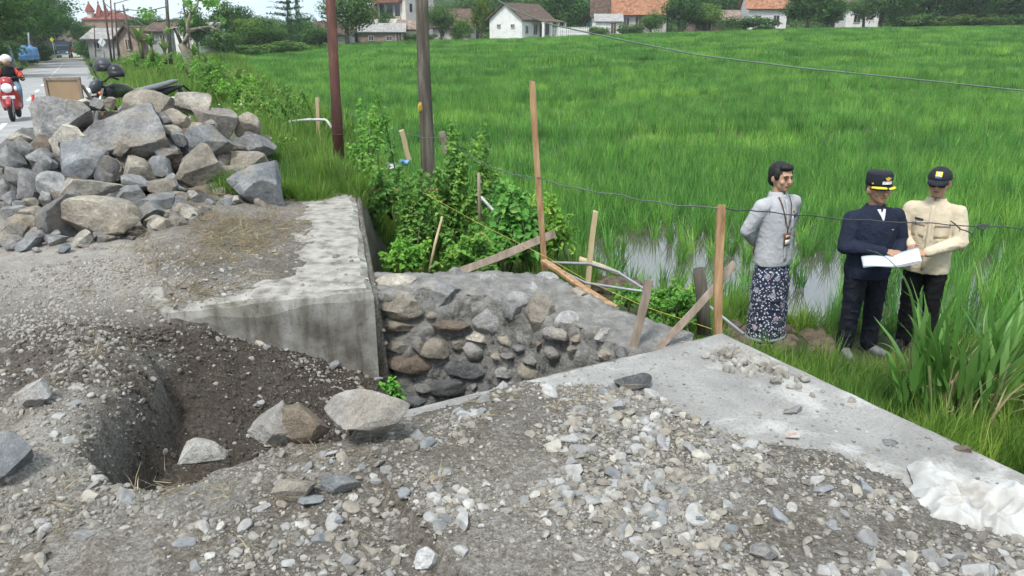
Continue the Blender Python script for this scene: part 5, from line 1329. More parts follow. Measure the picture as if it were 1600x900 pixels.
# litter in the weeds and crumpled white sack
mb = MB(); rr = random.Random(2)
base = PZ(1548, 806, .02)
t = thing('white_sack', 'crumpled dirty white plastic sack on the gravel at the right edge', 'sack', base)
nx_, ny_ = 120, 80; V = []; 
for j in range(ny_):
    for i in range(nx_):
        a, b_ = i / (nx_ - 1) * 2 - 1, j / (ny_ - 1) * 2 - 1
        e = 1 + .12 * noise.noise(Vector((a * 2, b_ * 2, 5)))
        x, y = a * .34 * e, b_ * .21 * e + .05 * math.sin(a * 4)
        q = Vector((x * 6, y * 9, 1))
        h = .04 * (1 - max(abs(a), abs(b_)) ** 3) * (1 + .9 * noise.noise(Vector((x * 4, y * 4, 3))))
        w1 = noise.noise(q * .8) * 1.3
        h += .042 * max(0, 1 - 2.2 * abs(noise.noise(Vector((x * 5 + w1, y * 7 - w1, 2))))) + .03 * max(0, 1 - 2.2 * abs(noise.noise(Vector((x * 10 - w1, y * 11 + w1, 8))))) + .006 * noise.noise(q * 3.5)
        V.append((x, y, h * (1 - max(abs(a), abs(b_)) ** 8) + .005))
mb.add(V, [(j * nx_ + i, j * nx_ + i + 1, (j + 1) * nx_ + i + 1, (j + 1) * nx_ + i) for j in range(ny_ - 1) for i in range(nx_ - 1)], True)
o = mb.build('sheet', M('sack_plastic', [(.3, (.28, .255, .22)), (.46, (.45, .44, .42)), (.7, (.55, .55, .54))], 7, .5, .3, 60, .004, trans=.1), t)
t.location.z = gz(base.x, base.y) + .0; t.rotation_euler = (0, 0, -.5); t.location.x += .06
p = PZ(1237, 681, .012); mb = MB(); mb.add([(-.035, -.012, 0), (.03, -.022, .004), (.04, .01, .012), (-.015, .022, .006)], [(0, 1, 2, 3)]); o = mb.build('paper_scrap', M('paper_scrap', [(.4, (.35, .2, .15)), (.55, (.36, .35, .32))], 30, .7, 0)); o.modifiers.new('solid', 'SOLIDIFY').thickness = .003; o.location = p; tag(o, 'torn scrap of paper where the gravel meets the slab', 'litter')
for i, (px, py, col, lab) in enumerate(((612, 258, (.75, .78, .8), 'scrap of white plastic caught in the weeds'), (632, 253, (.25, .5, .75), 'scrap of blue and white plastic caught in the weeds'))):
    p = PY(px, py, 10.6); mb = MB(); r = random.Random(i); V = [(.07 * (a - 1.5) / 1.5 + r.uniform(-.02, .02), r.uniform(-.05, .05), .045 * (b_ - 1) + r.uniform(-.02, .02)) for b_ in range(3) for a in range(4)]
    mb.add(V, [(b_ * 4 + a, b_ * 4 + a + 1, b_ * 4 + a + 5, b_ * 4 + a + 4) for b_ in range(2) for a in range(3)]); o = mb.build('plastic_scrap', M('litter_%d' % i, col, 20, .4, 0)); o.location = p; tag(o, lab, 'litter', 'litter in the weeds')
# ---------------------------------------------------------------- houses of the village
M_WHITE = M('white_plaster', [(.3, (.62, .62, .60)), (.5, (.74, .74, .72)), (.7, (.80, .80, .79))], 1.2, .85, .1, 10)
M_CREAM = M('cream_plaster', [(.3, (.55, .50, .44)), (.7, (.72, .68, .62))], 1.2, .85, .1, 10)
M_DIRTY = M('stained_plaster', [(.3, (.30, .28, .25)), (.5, (.48, .46, .42)), (.7, (.60, .58, .54))], .9, .9, .2, 8)
M_BRICKW = M('raw_brick_wall', [(.3, (.20, .13, .10)), (.6, (.33, .25, .20)), (.75, (.42, .36, .31))], 2.5, .9, .3, 12)
M_GREYB = M('grey_block_wall', [(.3, (.24, .24, .24)), (.7, (.42, .42, .41))], 1.5, .9, .2, 8)
def tile_mat(name, a, b_, c_):
    m, N, L, b = new_mat(name); vec = coords(N, 'Object')
    w = N.new('ShaderNodeTexWave'); w.wave_type = 'BANDS'; w.bands_direction = 'X'; w.inputs['Scale'].default_value = 1.6; w.inputs['Distortion'].default_value = .6; L.new(vec, w.inputs['Vector'])
    c = ramp(N, noise_n(N, L, vec, 2.2, 5, .7), L, [(.33, a), (.5, b_), (.68, c_)])
    L.new(c, b.inputs['Base Color']); b.inputs['Roughness'].default_value = .9
    bump_n(N, L, b, math_n(N, L, 'ADD', w.outputs['Fac'], noise_n(N, L, vec, 8, 3)), .8, .08)
    return m
T_BROWN = tile_mat('brown_roof_tile', (.06, .04, .032), (.11, .07, .052), (.19, .125, .09))
T_ORANGE = tile_mat('orange_roof_tile', (.16, .075, .04), (.34, .155, .085), (.45, .25, .15))
T_RED = tile_mat('red_roof_tile', (.16, .05, .04), (.24, .075, .06), (.30, .12, .09))
T_GREY = tile_mat('grey_sheet_roof', (.22, .21, .20), (.33, .32, .31), (.45, .44, .43))
T_RUST = tile_mat('rusty_sheet_roof', (.14, .09, .07), (.25, .18, .14), (.42, .38, .34))
M_GLASS = M('dark_window_glass', (.035, .04, .045), 3, .15, 0, spec=.6)
M_FRAME = M('window_frame_paint', (.5, .49, .46), 5, .6, 0)
M_DARKW = M('dark_door_wood', (.10, .065, .045), 4, .7, .1)
G_H = 'houses beyond the rice field'
def house(label, px, yb, Y, W, Ln, He, Hr, rz, wall, roof, ridge='y', over=.45, wins=(), doors=(), name='house', vents=(), group=G_H, z=None):
    p = PY(px, yb, Y); t = thing(name, label, 'house', p, R(rz), group)
    w, l = W / 2, Ln; mb = MB()
    base = [(-w, 0), (w, 0), (w, l), (-w, l)]
    V = [(x, y, -1.0) for x, y in base] + [(x, y, He) for x, y in base]
    F = [(0, 1, 5, 4), (1, 2, 6, 5), (2, 3, 7, 6), (3, 0, 4, 7)]
    if ridge == 'y':
        V += [(0, 0, Hr), (0, l, Hr)]; F += [(4, 5, 8), (6, 7, 9)]
    elif ridge == 'x':
        V += [(-w, l / 2, Hr), (w, l / 2, Hr)]; F += [(5, 6, 9), (7, 4, 8)]
    else: F += [(4, 5, 6, 7)]
    mb.add(V, F); mb.build('wall', wall, t)
    mb = MB(); th = .14; g = .05
    def slope(a, b_, c_, d):
        a, b_, c_, d = map(Vector, (a, b_, c_, d)); n = (b_ - a).cross(d - a).normalized()
        if n.z < 0: n = -n
        vs = [a, b_, c_, d, a + n * th, b_ + n * th, c_ + n * th, d + n * th]
        mb.add([v + Vector((0, 0, g)) for v in vs], [(3, 2, 1, 0), (4, 5, 6, 7), (0, 1, 5, 4), (1, 2, 6, 5), (2, 3, 7, 6), (3, 0, 4, 7)])
    if ridge == 'y':
        k = (Hr - He) / w; ez = He - k * over
        slope((-w - over, -over, ez), (0, -over, Hr), (0, l + over, Hr), (-w - over, l + over, ez)); slope((w + over, -over, ez), (w + over, l + over, ez), (0, l + over, Hr), (0, -over, Hr))
    elif ridge == 'x':
        k = (Hr - He) / (l / 2); ez = He - k * over
        slope((-w - over, -over, ez), (w + over, -over, ez), (w + over, l / 2, Hr), (-w - over, l / 2, Hr)); slope((w + over, l + over, ez), (-w - over, l + over, ez), (-w - over, l / 2, Hr), (w + over, l / 2, Hr))
    elif ridge == 'lean':
        slope((-w - over, -over, He - .1), (w + over, -over, He - .1), (w + over, l, Hr), (-w - over, l, Hr))
    else:
        mb.box((0, l / 2, He + .15), (W + 2 * over, Ln + 2 * over, .3))
    mb.build('roof', roof, t)
    def opening(nm, side, x, zz, ww, hh, mat):
        mb = MB()
        c = (x, -.03, zz) if side == 'f' else (w + .03, x, zz); sz = (ww, .1, hh) if side == 'f' else (.1, ww, hh)
        e = .07
        for dx, dz, sx, szz in ((-ww / 2, 0, e, hh + e), (ww / 2, 0, e, hh + e), (0, hh / 2, ww + e, e), (0, -hh / 2, ww + e, e), (0, 0, e * .7, hh)):
            if side == 'f': mb.box((x + dx, -.05, zz + dz), (sx, .14, szz))
            else: mb.box((w + .05, x + dx, zz + dz), (.14, sx, szz))
        o = mb.build(nm, M_FRAME, t)
        mb = MB(); mb.box(c, sz); mb.build('pane' if nm == 'window' else 'leaf', mat, o)
    for (s_, x, zz, ww, hh) in wins: opening('window', s_, x, zz, ww, hh, M_GLASS)
    for (s_, x, zz, ww, hh) in doors: opening('door', s_, x, zz, ww, hh, M_DARKW)
    return t
# the white house with its porch
wh = house('small white house with brown tiled gable roof and a columned porch', 790, 66, 100, 4.7, 8.2, 2.75, 4.55, -30, M_WHITE, T_BROWN, 'y', .35, wins=(('f', -.95, 1.95, .45, .35), ('f', 1.05, 1.95, .45, .35), ('s', 1.1, 1.5, .7, .9), ('s', 3.4, 1.5, .9, 1.2), ('s', 6.6, 1.5, .9, 1.2)), doors=(('s', 5.0, 1.05, .9, 2.1),))
mb = MB(); mb.add([(2.3, 2.2, 2.78), (4.3, 2.2, 2.35), (4.3, 8.6, 2.35), (2.3, 8.6, 2.78), (2.3, 2.2, 2.9), (4.3, 2.2, 2.47), (4.3, 8.6, 2.47), (2.3, 8.6, 2.9)], [(3, 2, 1, 0), (4, 5, 6, 7), (0, 1, 5, 4), (1, 2, 6, 5), (2, 3, 7, 6), (3, 0, 4, 7)]); mb.build('porch_roof', T_BROWN, wh)
for y in (2.4, 4.4, 6.4, 8.4):
    mb = MB(); mb.box((4.1, y, 1.1), (.26, .26, 2.6)); mb.box((4.1, y, .1), (.38, .38, .3)); mb.box((4.1, y, 2.3), (.36, .36, .12)); mb.build('column', M_WHITE, wh)
mb = MB(); mb.box((3.3, 5.4, -.3), (2.0, 6.4, .7)); mb.build('porch_floor', M_DIRTY, wh)
# white fence right of it
fp = PY(893, 57, 103); t = thing('white_fence', 'low white picket fence right of the white house', 'fence', fp)
for i in range(22):
    mb = MB(); x = -2.5 + i * .245; mb.box((x, 0, .5), (.17, .04, 1.1)); mb.add([(x - .085, -.02, 1.05), (x + .085, -.02, 1.05), (x, -.02, 1.2), (x - .085, .02, 1.05), (x + .085, .02, 1.05), (x, .02, 1.2)], [(0, 1, 2), (5, 4, 3), (1, 4, 5, 2), (0, 2, 5, 3)]); mb.build('picket', M_WHITE, t)
for z_ in (.35, .85):
    mb = MB(); mb.box((.05, .04, z_), (5.3, .05, .09)); mb.build('rail', M_WHITE, t)
# two-storey house
p = PY(612, 62, 112); t = thing('modern_house', 'two-storey cream house with brown fascia behind the field', 'house', p, R(-28), G_H)
mb = MB(); mb.box((0, 3.5, 2.4), (5.2, 7, 6.8)); mb.build('wall', M_CREAM, t)
mb = MB(); mb.box((0, 3.4, 6.05), (5.8, 7.8, .35)); mb.build('roof', T_BROWN, t)
mb = MB(); mb.box((-.35, -.45, 5.35), (4.9, .9, 1.0)); mb.build('fascia', M('brown_cladding', (.20, .095, .07), 3, .7, .1), t)
mb = MB(); mb.box((-.3, -.6, 2.35), (4.6, 1.2, .8)); mb.build('balcony', M_CREAM, t)
mb = MB(); mb.box((-2.3, -.7, 2.2), (.6, .9, 5.0)); mb.build('pillar', M_BRICKW, t)
for x, z_, w_, h_ in ((-1.3, 3.9, 1.0, 1.7), (0, 3.9, 1.2, 1.7), (1.3, 3.9, 1.0, 1.7), (-.8, .8, 1.6, 1.6), (1.1, .8, 1.6, 1.6)):
    mb = MB()
    for dx, dz, sx, sz in ((-w_ / 2, 0, .08, h_), (w_ / 2, 0, .08, h_), (0, h_ / 2, w_ + .08, .08), (0, -h_ / 2, w_ + .08, .08)): mb.box((x + dx, -.05, z_ + dz), (sx, .14, sz))
    o = mb.build('window', M_FRAME, t); mb = MB(); mb.box((x, -.02, z_), (w_, .08, h_)); mb.build('pane', M_GLASS, o)
for y, z_ in ((1.2, 4.2), (5.2, 4.8)):
    mb = MB(); mb.box((2.62, y, z_), (.1, .7, 1.2)); o = mb.build('window', M_FRAME, t); mb = MB(); mb.box((2.67, y, z_), (.06, .55, 1.05)); mb.build('pane', M_GLASS, o)
# shacks
house('low brick shack with grey roof below the two-storey house', 596, 73, 98, 5.6, 4, 1.7, 2.6, 4, M_BRICKW, T_GREY, 'x', .3, wins=(('f', -1.2, 1.0, .6, .6), ('f', 1.0, 1.0, .7, .5)), doors=(('f', 2.2, .85, .7, 1.6),), name='shack')
house('small dark-roofed shack left of the brick one', 520, 76, 96, 3.6, 4, 1.7, 3.0, 8, M_DIRTY, T_BROWN, 'x', .4, wins=(('f', .3, 1.0, .6, .6),), name='shack')
house('white-walled lean-to shack behind the rusty pole', 540, 74, 97, 2.0, 3, 1.8, 2.3, 0, M_WHITE, T_RUST, 'x', .3, doors=(('f', .2, .8, .7, 1.5),), name='shack')
house('pale shack with rusty roof left of the wooden utility pole', 640, 71, 100, 3.2, 4, 1.9, 2.9, -4, M_CREAM, T_RUST, 'x', .3, wins=(('f', -.6, 1.1, .6, .6), ('f', .7, 1.1, .5, .6)), name='shack')
house('brown-roofed house half hidden behind the small tree', 705, 66, 108, 5.0, 5, 2.1, 4.2, -8, M_DIRTY, T_BROWN, 'x', .5, wins=(('f', -1.2, 1.1, .7, .9), ('f', 1.3, 1.1, .7, .9)))
# orange-roofed houses
house('white house under a large orange tiled roof', 1000, 50, 112, 7.2, 8, 2.6, 6.6, -4, M_DIRTY, T_ORANGE, 'x', .5, wins=(('f', -2, 1.4, .9, 1.1), ('f', 1.4, 1.4, .9, 1.1)), doors=(('f', -.3, 1.0, .9, 2.0),))
house('brown-roofed wing left of the large orange roof', 947, 50, 114, 4.0, 6, 2.3, 5.4, -4, M_WHITE, T_BROWN, 'x', .4, wins=(('f', .2, 1.4, .8, .9),))
house('grey-roofed lean-to in front of the orange-roofed house', 951, 53, 106, 3.4, 2.6, 1.5, 2.4, -4, M_WHITE, T_GREY, 'lean', .25, doors=(('f', .6, .7, .7, 1.4),), name='lean_to')
house('white-walled house under a brown and orange roof', 1197, 50, 112, 5.2, 7, 3.2, 5.6, -6, M_WHITE, T_ORANGE, 'x', .45, wins=(('f', -1.3, 1.7, .8, 1.0), ('f', 1.2, 1.7, .8, 1.0)))
house('long low shed with pale rusty sheet roof', 1122, 52, 113, 6.6, 5, 1.6, 3.0, 3, M_BRICKW, T_RUST, 'x', .3, doors=(('f', -1.6, .7, 1.0, 1.5),), name='shed')
house('white and blue house showing through the trees on the right', 1345, 48, 118, 4.6, 5, 3.6, 5.0, -5, M_WHITE, T_BROWN, 'x', .4, wins=(('f', -.8, 1.7, .9, 1.1),))
house('small blue-gabled hut behind the picket fence', 928, 54, 120, 1.8, 3, 2.0, 3.0, 0, M('blue_paint', (.16, .36, .42), 3, .7, 0), T_BROWN, 'y', .25, wins=(('f', 0, 1.2, .6, .7),), name='hut')
# left of the field, along the road
G_RH = 'buildings along the road'
house('brown gabled barn right of the leaning poles', 202, 78, 84, 2.3, 3.2, 1.25, 2.35, -12, M_BRICKW, T_BROWN, 'y', .4, name='barn', group=G_RH, doors=(('f', 0, .55, .6, 1.1),))
house('low white stall with a grey sheet roof right of the road', 162, 84, 86, 3.4, 4, 1.6, 2.5, -8, M_GREYB, T_GREY, 'x', .5, name='stall', group=G_RH, wins=(('f', -.6, .9, .7, .8),))
house('small grey house behind the banana plants', 250, 80, 80, 2.6, 3.4, 1.9, 2.6, -15, M_GREYB, T_BROWN, 'x', .4, group=G_RH, wins=(('f', -.6, 1.2, .6, .7), ('f', .6, 1.2, .6, .7)))
house('white shed seen behind the bare tree', 292, 86, 70, 2.2, 4, 2.2, 2.6, -20, M_WHITE, T_GREY, 'lean', .2, group=G_RH, name='shed', doors=(('f', .3, .9, .7, 1.7),))
house('far cream house closing the end of the road', 112, 82, 150, 3.4, 4, 1.8, 3.0, 15, M_CREAM, T_BROWN, 'x', .4, group=G_RH, wins=(('f', -.8, 1.3, .8, .9), ('f', .9, 1.3, .8, .9)))
# building with three pointed red towers
p = PY(158, 82, 130); t = thing('towered_building', 'building with three pointed red-roofed towers beyond the road', 'building', p, R(-10), G_RH)
mb = MB(); mb.box((.4, 3, 2.4), (6.0, 6, 5.6)); mb.build('wall', M_BRICKW, t)
mb = MB(); mb.add([(-2.8, -.3, 5.1), (3.7, -.3, 5.1), (3.7, 6.4, 5.1), (-2.8, 6.4, 5.1), (-1.0, 3, 6.5), (1.8, 3, 6.5)], [(0, 1, 5, 4), (1, 2, 5), (2, 3, 4, 5), (3, 0, 4), (3, 2, 1, 0)]); mb.build('roof', T_RED, t)
s = mpp(p)
for xc, yt, yr, yb2, w_, drum in ((143, 5, 19, 33, 14, M_CREAM), (158.5, 5, 27, 38, 12, M_BRICKW), (170, 11, 26, 42, 11, M_BRICKW)):
    q = PY(xc, yb2, 131) - p; q = Matrix.Rotation(R(10), 3, 'Z') @ q; hh, hr = (yb2 - yr) * s, (yr - yt) * s; r_ = w_ * s / 2
    mb = MB(); mb.lathe(q, [(r_ * .7, -3), (r_ * .7, hh * .8), (r_ * .85, hh)], 8, smooth=False); o = mb.build('tower', drum, t)
    mb = MB(); mb.lathe(q, [(r_ * .6, hh - .05), (r_ * 1.1, hh), (r_ * .75, hh + hr * .35), (r_ * .35, hh + hr * .72), (.05, hh + hr * .9)], 8, smooth=False); mb.build('tower_roof', T_RED, o)
    mb = MB(); mb.tube([q + Vector((0, 0, hh + hr * .88)), q + Vector((0, 0, hh + hr * 1.12))], [.09, .02], 6); mb.ball(q + Vector((0, 0, hh + hr * .95)), .14, 8, 6); mb.build('finial', T_RED, o)

# ---------------------------------------------------------------- vehicles
M_TYRE = M('tyre_rubber', (.018, .018, .02), 20, .85, .2, 80, .004)
M_METAL = M('bare_metal', (.40, .41, .42), 10, .35, 0, metal=.9)
M_BLACKP = M('black_plastic', (.018, .018, .02), 10, .45, 0)
M_SEAT = M('black_vinyl', (.05, .05, .055), 14, .5, .1)
M_REDP = M('red_scooter_paint', (.36, .025, .035), 6, .3, 0, coat=.6)
M_LAMP = M('lamp_glass', (.85, .86, .86), 6, .15, 0, spec=.6)
M_ORANGE = M('orange_lens', (.75, .20, .03), 6, .3, 0)
def wheel(parent, x, y, z, r, wd):
    mb = MB(); mb.torus((x, y, z), r - wd / 2, wd / 2, 'x', 32, 10); w = mb.build('wheel', M_TYRE, parent)
    mb = MB(); mb.lathe((x - .02, y, z), [(r - wd, -.005), (r - wd, .045)], 24, 'x'); mb.lathe((x - .05, y, z), [(0.001, 0), (.05, 0), (.05, .1), (.001, .1)], 12, 'x')
    for i in range(6):
        a = i * math.pi / 3; mb.tube([(x, y, z), (x, y + math.cos(a) * (r - wd), z + math.sin(a) * (r - wd))], .009, 5)
    mb.build('rim', M_METAL, w)
def slice_loft(mb, secs, n=14):
    """sections (y, z, half width, half height) stacked along y"""
    V = []
    for y, z, hw, hh in secs:
        for j in range(n):
            a = 2 * math.pi * j / n; ca, sa = math.cos(a), math.sin(a)
            V.append((hw * math.copysign(abs(ca) ** .75, ca), y, z + hh * math.copysign(abs(sa) ** .75, sa)))
    k = len(secs); F = [(i * n + j, i * n + (j + 1) % n, (i + 1) * n + (j + 1) % n, (i + 1) * n + j) for i in range(k - 1) for j in range(n)]
    F += [tuple(range(n - 1, -1, -1)), tuple((k - 1) * n + j for j in range(n))]
    mb.add(V, F, True); return mb
def make_scooter(loc, rz, label, paint):
    t = thing('scooter', label, 'scooter', loc, rz)
    wheel(t, 0, -.62, .25, .25, .10); wheel(t, 0, .60, .25, .25, .11)
    mb = MB(); mb.tube([(-.055, -.62, .25), (-.055, -.52, .62)], .02, 8); mb.tube([(.055, -.62, .25), (.055, -.52, .62)], .02, 8); mb.tube([(0, -.52, .6), (0, -.42, 1.0)], .03, 8); mb.build('fork', M_METAL, t)
    mb = MB(); mb.torus((0, -.62, .26), .295, .055, 'x', 14, 10, R(20), R(150)); mb.build('front_fender', paint, t)
    mb = MB(); V = []
    for i in range(9):
        f = i / 8; zz = .28 + .62 * f; hw = .20 + .05 * math.sin(f * math.pi) - .06 * f; yy = -.36 - .12 * f
        V += [(-hw, yy + .10, zz), (-hw * .55, yy - .07, zz), (0, yy - .11, zz), (hw * .55, yy - .07, zz), (hw, yy + .10, zz)]
    mb.add(V, [(i * 5 + j, i * 5 + j + 1, i * 5 + j + 6, i * 5 + j + 5) for i in range(8) for j in range(4)], True)
    o = mb.build('front_shield', paint, t); sd = o.modifiers.new('solid', 'SOLIDIFY'); sd.thickness = .03
    mb = MB(); mb.box((0, -.1, .30), (.34, .52, .08)); mb.build('floor_board', M_BLACKP, t)
    mb = MB(); slice_loft(mb, [(.10, .45, .12, .14), (.3, .50, .16, .17), (.6, .58, .16, .15), (.85, .68, .10, .08), (.95, .72, .05, .04)]); mb.build('body', paint, t)
    mb = MB(); slice_loft(mb, [(.05, .70, .11, .03), (.2, .72, .14, .05), (.55, .76, .13, .05), (.85, .80, .09, .04)]); mb.build('seat', M_SEAT, t)
    mb = MB(); slice_loft(mb, [(-.60, .90, .03, .03), (-.55, .93, .12, .10), (-.45, .95, .13, .11), (-.36, .95, .07, .06)]); mb.build('headlamp_cowl', paint, t)
    mb = MB(); mb.ball((0, -.585, .80), (.115, .05, .115), 18, 10); mb.build('headlight', M_LAMP, t)
    for s_ in (-1, 1):
        mb = MB(); mb.ball((s_ * .165, -.50, .78), (.04, .05, .06), 10, 6); mb.build('indicator', M_LAMP, t)
        mb = MB(); mb.tube([(0, -.42, 1.0), (s_ * .2, -.40, 1.04), (s_ * .36, -.32, 1.02)], [.02, .016, .02], 8); mb.build('handlebar', M_BLACKP, t)
        mb = MB(); mb.tube([(s_ * .22, -.40, 1.04), (s_ * .30, -.42, 1.20)], .008, 6); mb.ball((s_ * .33, -.42, 1.23), (.075, .015, .045), 12, 8); mb.build('mirror', M_BLACKP, t)
    mb = MB(); mb.box((0, -.57, .585), (.26, .012, .075)); mb.build('number_plate', M('plate_white', (.75, .75, .74), 5, .5, 0), t, .004)
    return t
def road_point(px, py):
    d = ray(px, py); Y = 10.0
    for _ in range(60):
        X = d.x / d.y * Y; u, v = to_uv(X, Y); zz = float(road_z(u)) + .012; yy = (zz - CAM_Z) / d.z * d.y; Y = .5 * Y + .5 * yy
    return Vector((d.x / d.y * Y, Y, zz))
SP = road_point(26, 187)
make_scooter(SP, R(26), 'red scooter with round headlight riding towards the viewer on the road', M_REDP)
# parked trail motorcycle
G0 = PY(206, 150, 13.6); G0.z = gz(G0.x, G0.y) + .02
bk_ = thing('motorcycle', 'dark trail motorcycle parked behind the rock pile with two helmets on its bars', 'motorcycle', G0, R(-40))
wheel(bk_, 0, -.70, .34, .34, .09); wheel(bk_, 0, .66, .32, .32, .11)
mb = MB()
for s_ in (-1, 1): mb.tube([(s_ * .075, -.72, .34), (s_ * .075, -.50, .95)], [.028, .025], 8)
mb.build('fork', M_METAL, bk_)
mb = MB(); mb.tube([(0, -.46, .98), (0, -.30, .55), (0, -.1, .38), (0, .25, .38), (0, .30, .70), (0, .75, .85)], .03, 8); mb.tube([(0, -.44, .92), (0, .1, .80), (0, .35, .72)], .03, 8); mb.tube([(0, .25, .40), (0, .66, .32)], .03, 8); mb.build('frame', M_BLACKP, bk_)
mb = MB(); slice_loft(mb, [(-.25, .48, .10, .12), (-.1, .5, .15, .2), (.15, .48, .15, .18), (.25, .42, .10, .1)]); mb.build('engine', M_METAL, bk_)
mb = MB(); slice_loft(mb, [(-1.02, .72, .02, .008), (-.9, .76, .07, .018), (-.7, .80, .085, .022), (-.45, .84, .07, .02)]); mb.build('front_fender', M_BLACKP, bk_)
mb = MB(); slice_loft(mb, [(-.45, .86, .10, .10), (-.30, .90, .14, .13), (-.08, .88, .13, .12), (.1, .80, .08, .07)]); mb.build('fuel_tank', M('dark_green_panel', [(.45, (.014, .015, .017)), (.66, (.05, .075, .03))], 6, .35, 0), bk_)
mb = MB(); slice_loft(mb, [(-.12, .88, .07, .03), (.1, .86, .12, .05), (.45, .92, .13, .05), (.78, 1.00, .09, .035), (.86, 1.01, .04, .02)]); mb.build('seat', M('worn_vinyl', (.13, .135, .145), 14, .4, .1), bk_)
mb = MB(); slice_loft(mb, [(.45, .78, .10, .08), (.7, .86, .08, .06), (.95, .92, .05, .02), (1.08, .80, .045, .015)]); mb.tube([(0, .85, .9), (0, 1.02, .62)], [.05, .02], 6); mb.build('tail', M_BLACKP, bk_)
mb = MB(); slice_loft(mb, [(-.68, .93, .055, .05), (-.63, .96, .085, .10), (-.54, 1.0, .095, .10), (-.46, 1.03, .05, .04)]); mb.build('headlamp_cowl', M('dark_blue_grey_plastic', (.05, .06, .07), 8, .4, 0), bk_)
mb = MB(); mb.ball((0, -.70, .90), (.075, .035, .065), 14, 8); mb.build('headlight', M_LAMP, bk_)
mb = MB(); mb.tube([(-.42, -.36, 1.10), (-.25, -.42, 1.14), (-.1, -.46, 1.06), (.1, -.46, 1.06), (.25, -.42, 1.14), (.42, -.36, 1.10)], .014, 8); mb.build('handlebar', M_BLACKP, bk_)
for s_ in (-1, 1):
    mb = MB(); mb.tube([(s_ * .28, -.42, 1.14), (s_ * .36, -.44, 1.30)], .007, 6); mb.ball((s_ * .40, -.44, 1.32), (.07, .015, .04), 12, 8); mb.build('mirror', M_BLACKP, bk_)
    mb = MB(); mb.tube([(s_ * .09, -.58, .88), (s_ * .17, -.60, .88)], .008, 6); mb.ball((s_ * .19, -.60, .88), (.03, .03, .028), 10, 6); mb.build('indicator', M_ORANGE, bk_)
    mb = MB(); mb.tube([(s_ * .3, -.42, 1.12), (s_ * .42, -.52, 1.10)], .007, 6); mb.build('brake_lever', M_METAL, bk_)
mb = MB(); mb.tube([(.12, .1, .3), (.16, .5, .42), (.16, .85, .62)], [.025, .045, .05], 8); mb.build('exhaust', M_BLACKP, bk_)
mb = MB(); mb.tube([(-.08, .05, .30), (-.28, .0, .01)], .012, 6); mb.build('side_stand', M_BLACKP, bk_)
def helmet(px, py, Y, rz, label, shell, r=.135):
    p = PY(px, py, Y); t = thing('helmet', label, 'helmet', p, R(rz), 'helmets hung on the motorcycle')
    mb = MB(); mb.ball((0, 0, 0), (r, r * 1.12, r), 22, 14, bot=-.55); mb.build('shell', shell, t)
    mb = MB()
    V = []
    for i in range(9):
        a = R(-70 + i * 17.5); V += [(math.sin(a) * r * 1.03, -math.cos(a) * r * 1.16, .03), (math.sin(a) * r * 1.06, -math.cos(a) * r * 1.42, -.03), (math.sin(a) * r * 1.03, -math.cos(a) * r * 1.3, -.08)]
    mb.add(V, [(i * 3 + j, i * 3 + j + 1, i * 3 + j + 4, i * 3 + j + 3) for i in range(8) for j in range(2)], True); o = mb.build('visor', M_BLACKP, t); o.modifiers.new('solid', 'SOLIDIFY').thickness = .004
    mb = MB(); mb.torus((0, 0, -r * .52), r * .84, .014, 'z', 24, 8); mb.build('rim', M_BLACKP, t)
    return t
M_HELM = M('matt_grey_helmet', (.055, .06, .07), 6, .45, 0); M_HELM2 = M('black_helmet', (.022, .024, .028), 6, .35, 0)
helmet(160.5, 103, 13.1, 60, 'dark grey helmet hanging on the left bar of the motorcycle', M_HELM)
helmet(180.5, 112, 13.0, 40, 'black helmet resting on the middle of the motorcycle bars', M_HELM2, .125)
# plywood board, red stick
p = PY(105, 166, 12.6); t = thing('plywood_board', 'plain brown plywood board with a frame propped behind the rock pile', 'board', p, R(6))
s = mpp(p); W_, H_ = 50 * s, 42 * s
M_PLY = M('plywood', [(.3, (.25, .17, .10)), (.7, (.37, .27, .17))], 3, .8, .1, 20, st=(1, 1, .3))
mb = MB(); mb.box((0, 0, H_ / 2), (W_ - .05, .015, H_ - .05)); mb.build('panel', M_PLY, t)
for c_, sz in (((-W_ / 2, -.01, H_ / 2), (.045, .04, H_)), ((W_ / 2, -.01, H_ / 2), (.045, .04, H_)), ((0, -.01, H_), (W_ + .045, .04, .04)), ((0, -.01, 0.02), (W_ + .045, .04, .04))):
    mb = MB(); mb.box(c_, sz); mb.build('frame_bar', M_OLDW, t, .004, 1)
mb = MB(); mb.bar((W_ / 2 + .02, .02, H_ * .75), (W_ / 2 + .14, .45, -.35), .04, .03); mb.bar((-W_ / 2 - .02, .02, H_ * .75), (-W_ / 2 - .08, .45, -.35), .04, .03); mb.build('prop', M_OLDW, t)
stick([PY(54, 186, 12.0), PY(51, 148, 12.0)], .021, 'marker_post', M('red_plastic', (.45, .03, .03), 6, .5, 0), 'thin red marker post standing in the road by the board', 'post')
# truck far down the road
p = road_point(101, 91); t = thing('truck', 'dark truck with a covered load parked far down the road', 'truck', p, R(24), None)
M_TARP = M('dark_tarpaulin', (.035, .05, .07), 3, .6, .3, 8, .03)
mb = MB(); mb.box((0, 2.2, 1.75), (2.1, 4.0, 1.7)); mb.add([(-1.05, .2, 2.6), (1.05, .2, 2.6), (0, .2, 3.0), (-1.05, 4.2, 2.6), (1.05, 4.2, 2.6), (0, 4.2, 3.0)], [(0, 1, 2), (5, 4, 3), (1, 4, 5, 2), (0, 2, 5, 3)]); mb.build('cargo_box', M_TARP, t, .03)
mb = MB(); mb.box((1.1, 2.2, 1.3), (.06, 4.0, .8)); mb.build('side_board', M('truck_red_board', (.42, .10, .05), 3, .6, .1), t)
mb = MB(); mb.box((0, -.6, 1.35), (1.9, 1.4, 1.5), None, .92); mb.build('cab', M('truck_blue', (.05, .09, .14), 3, .4, 0), t, .06)
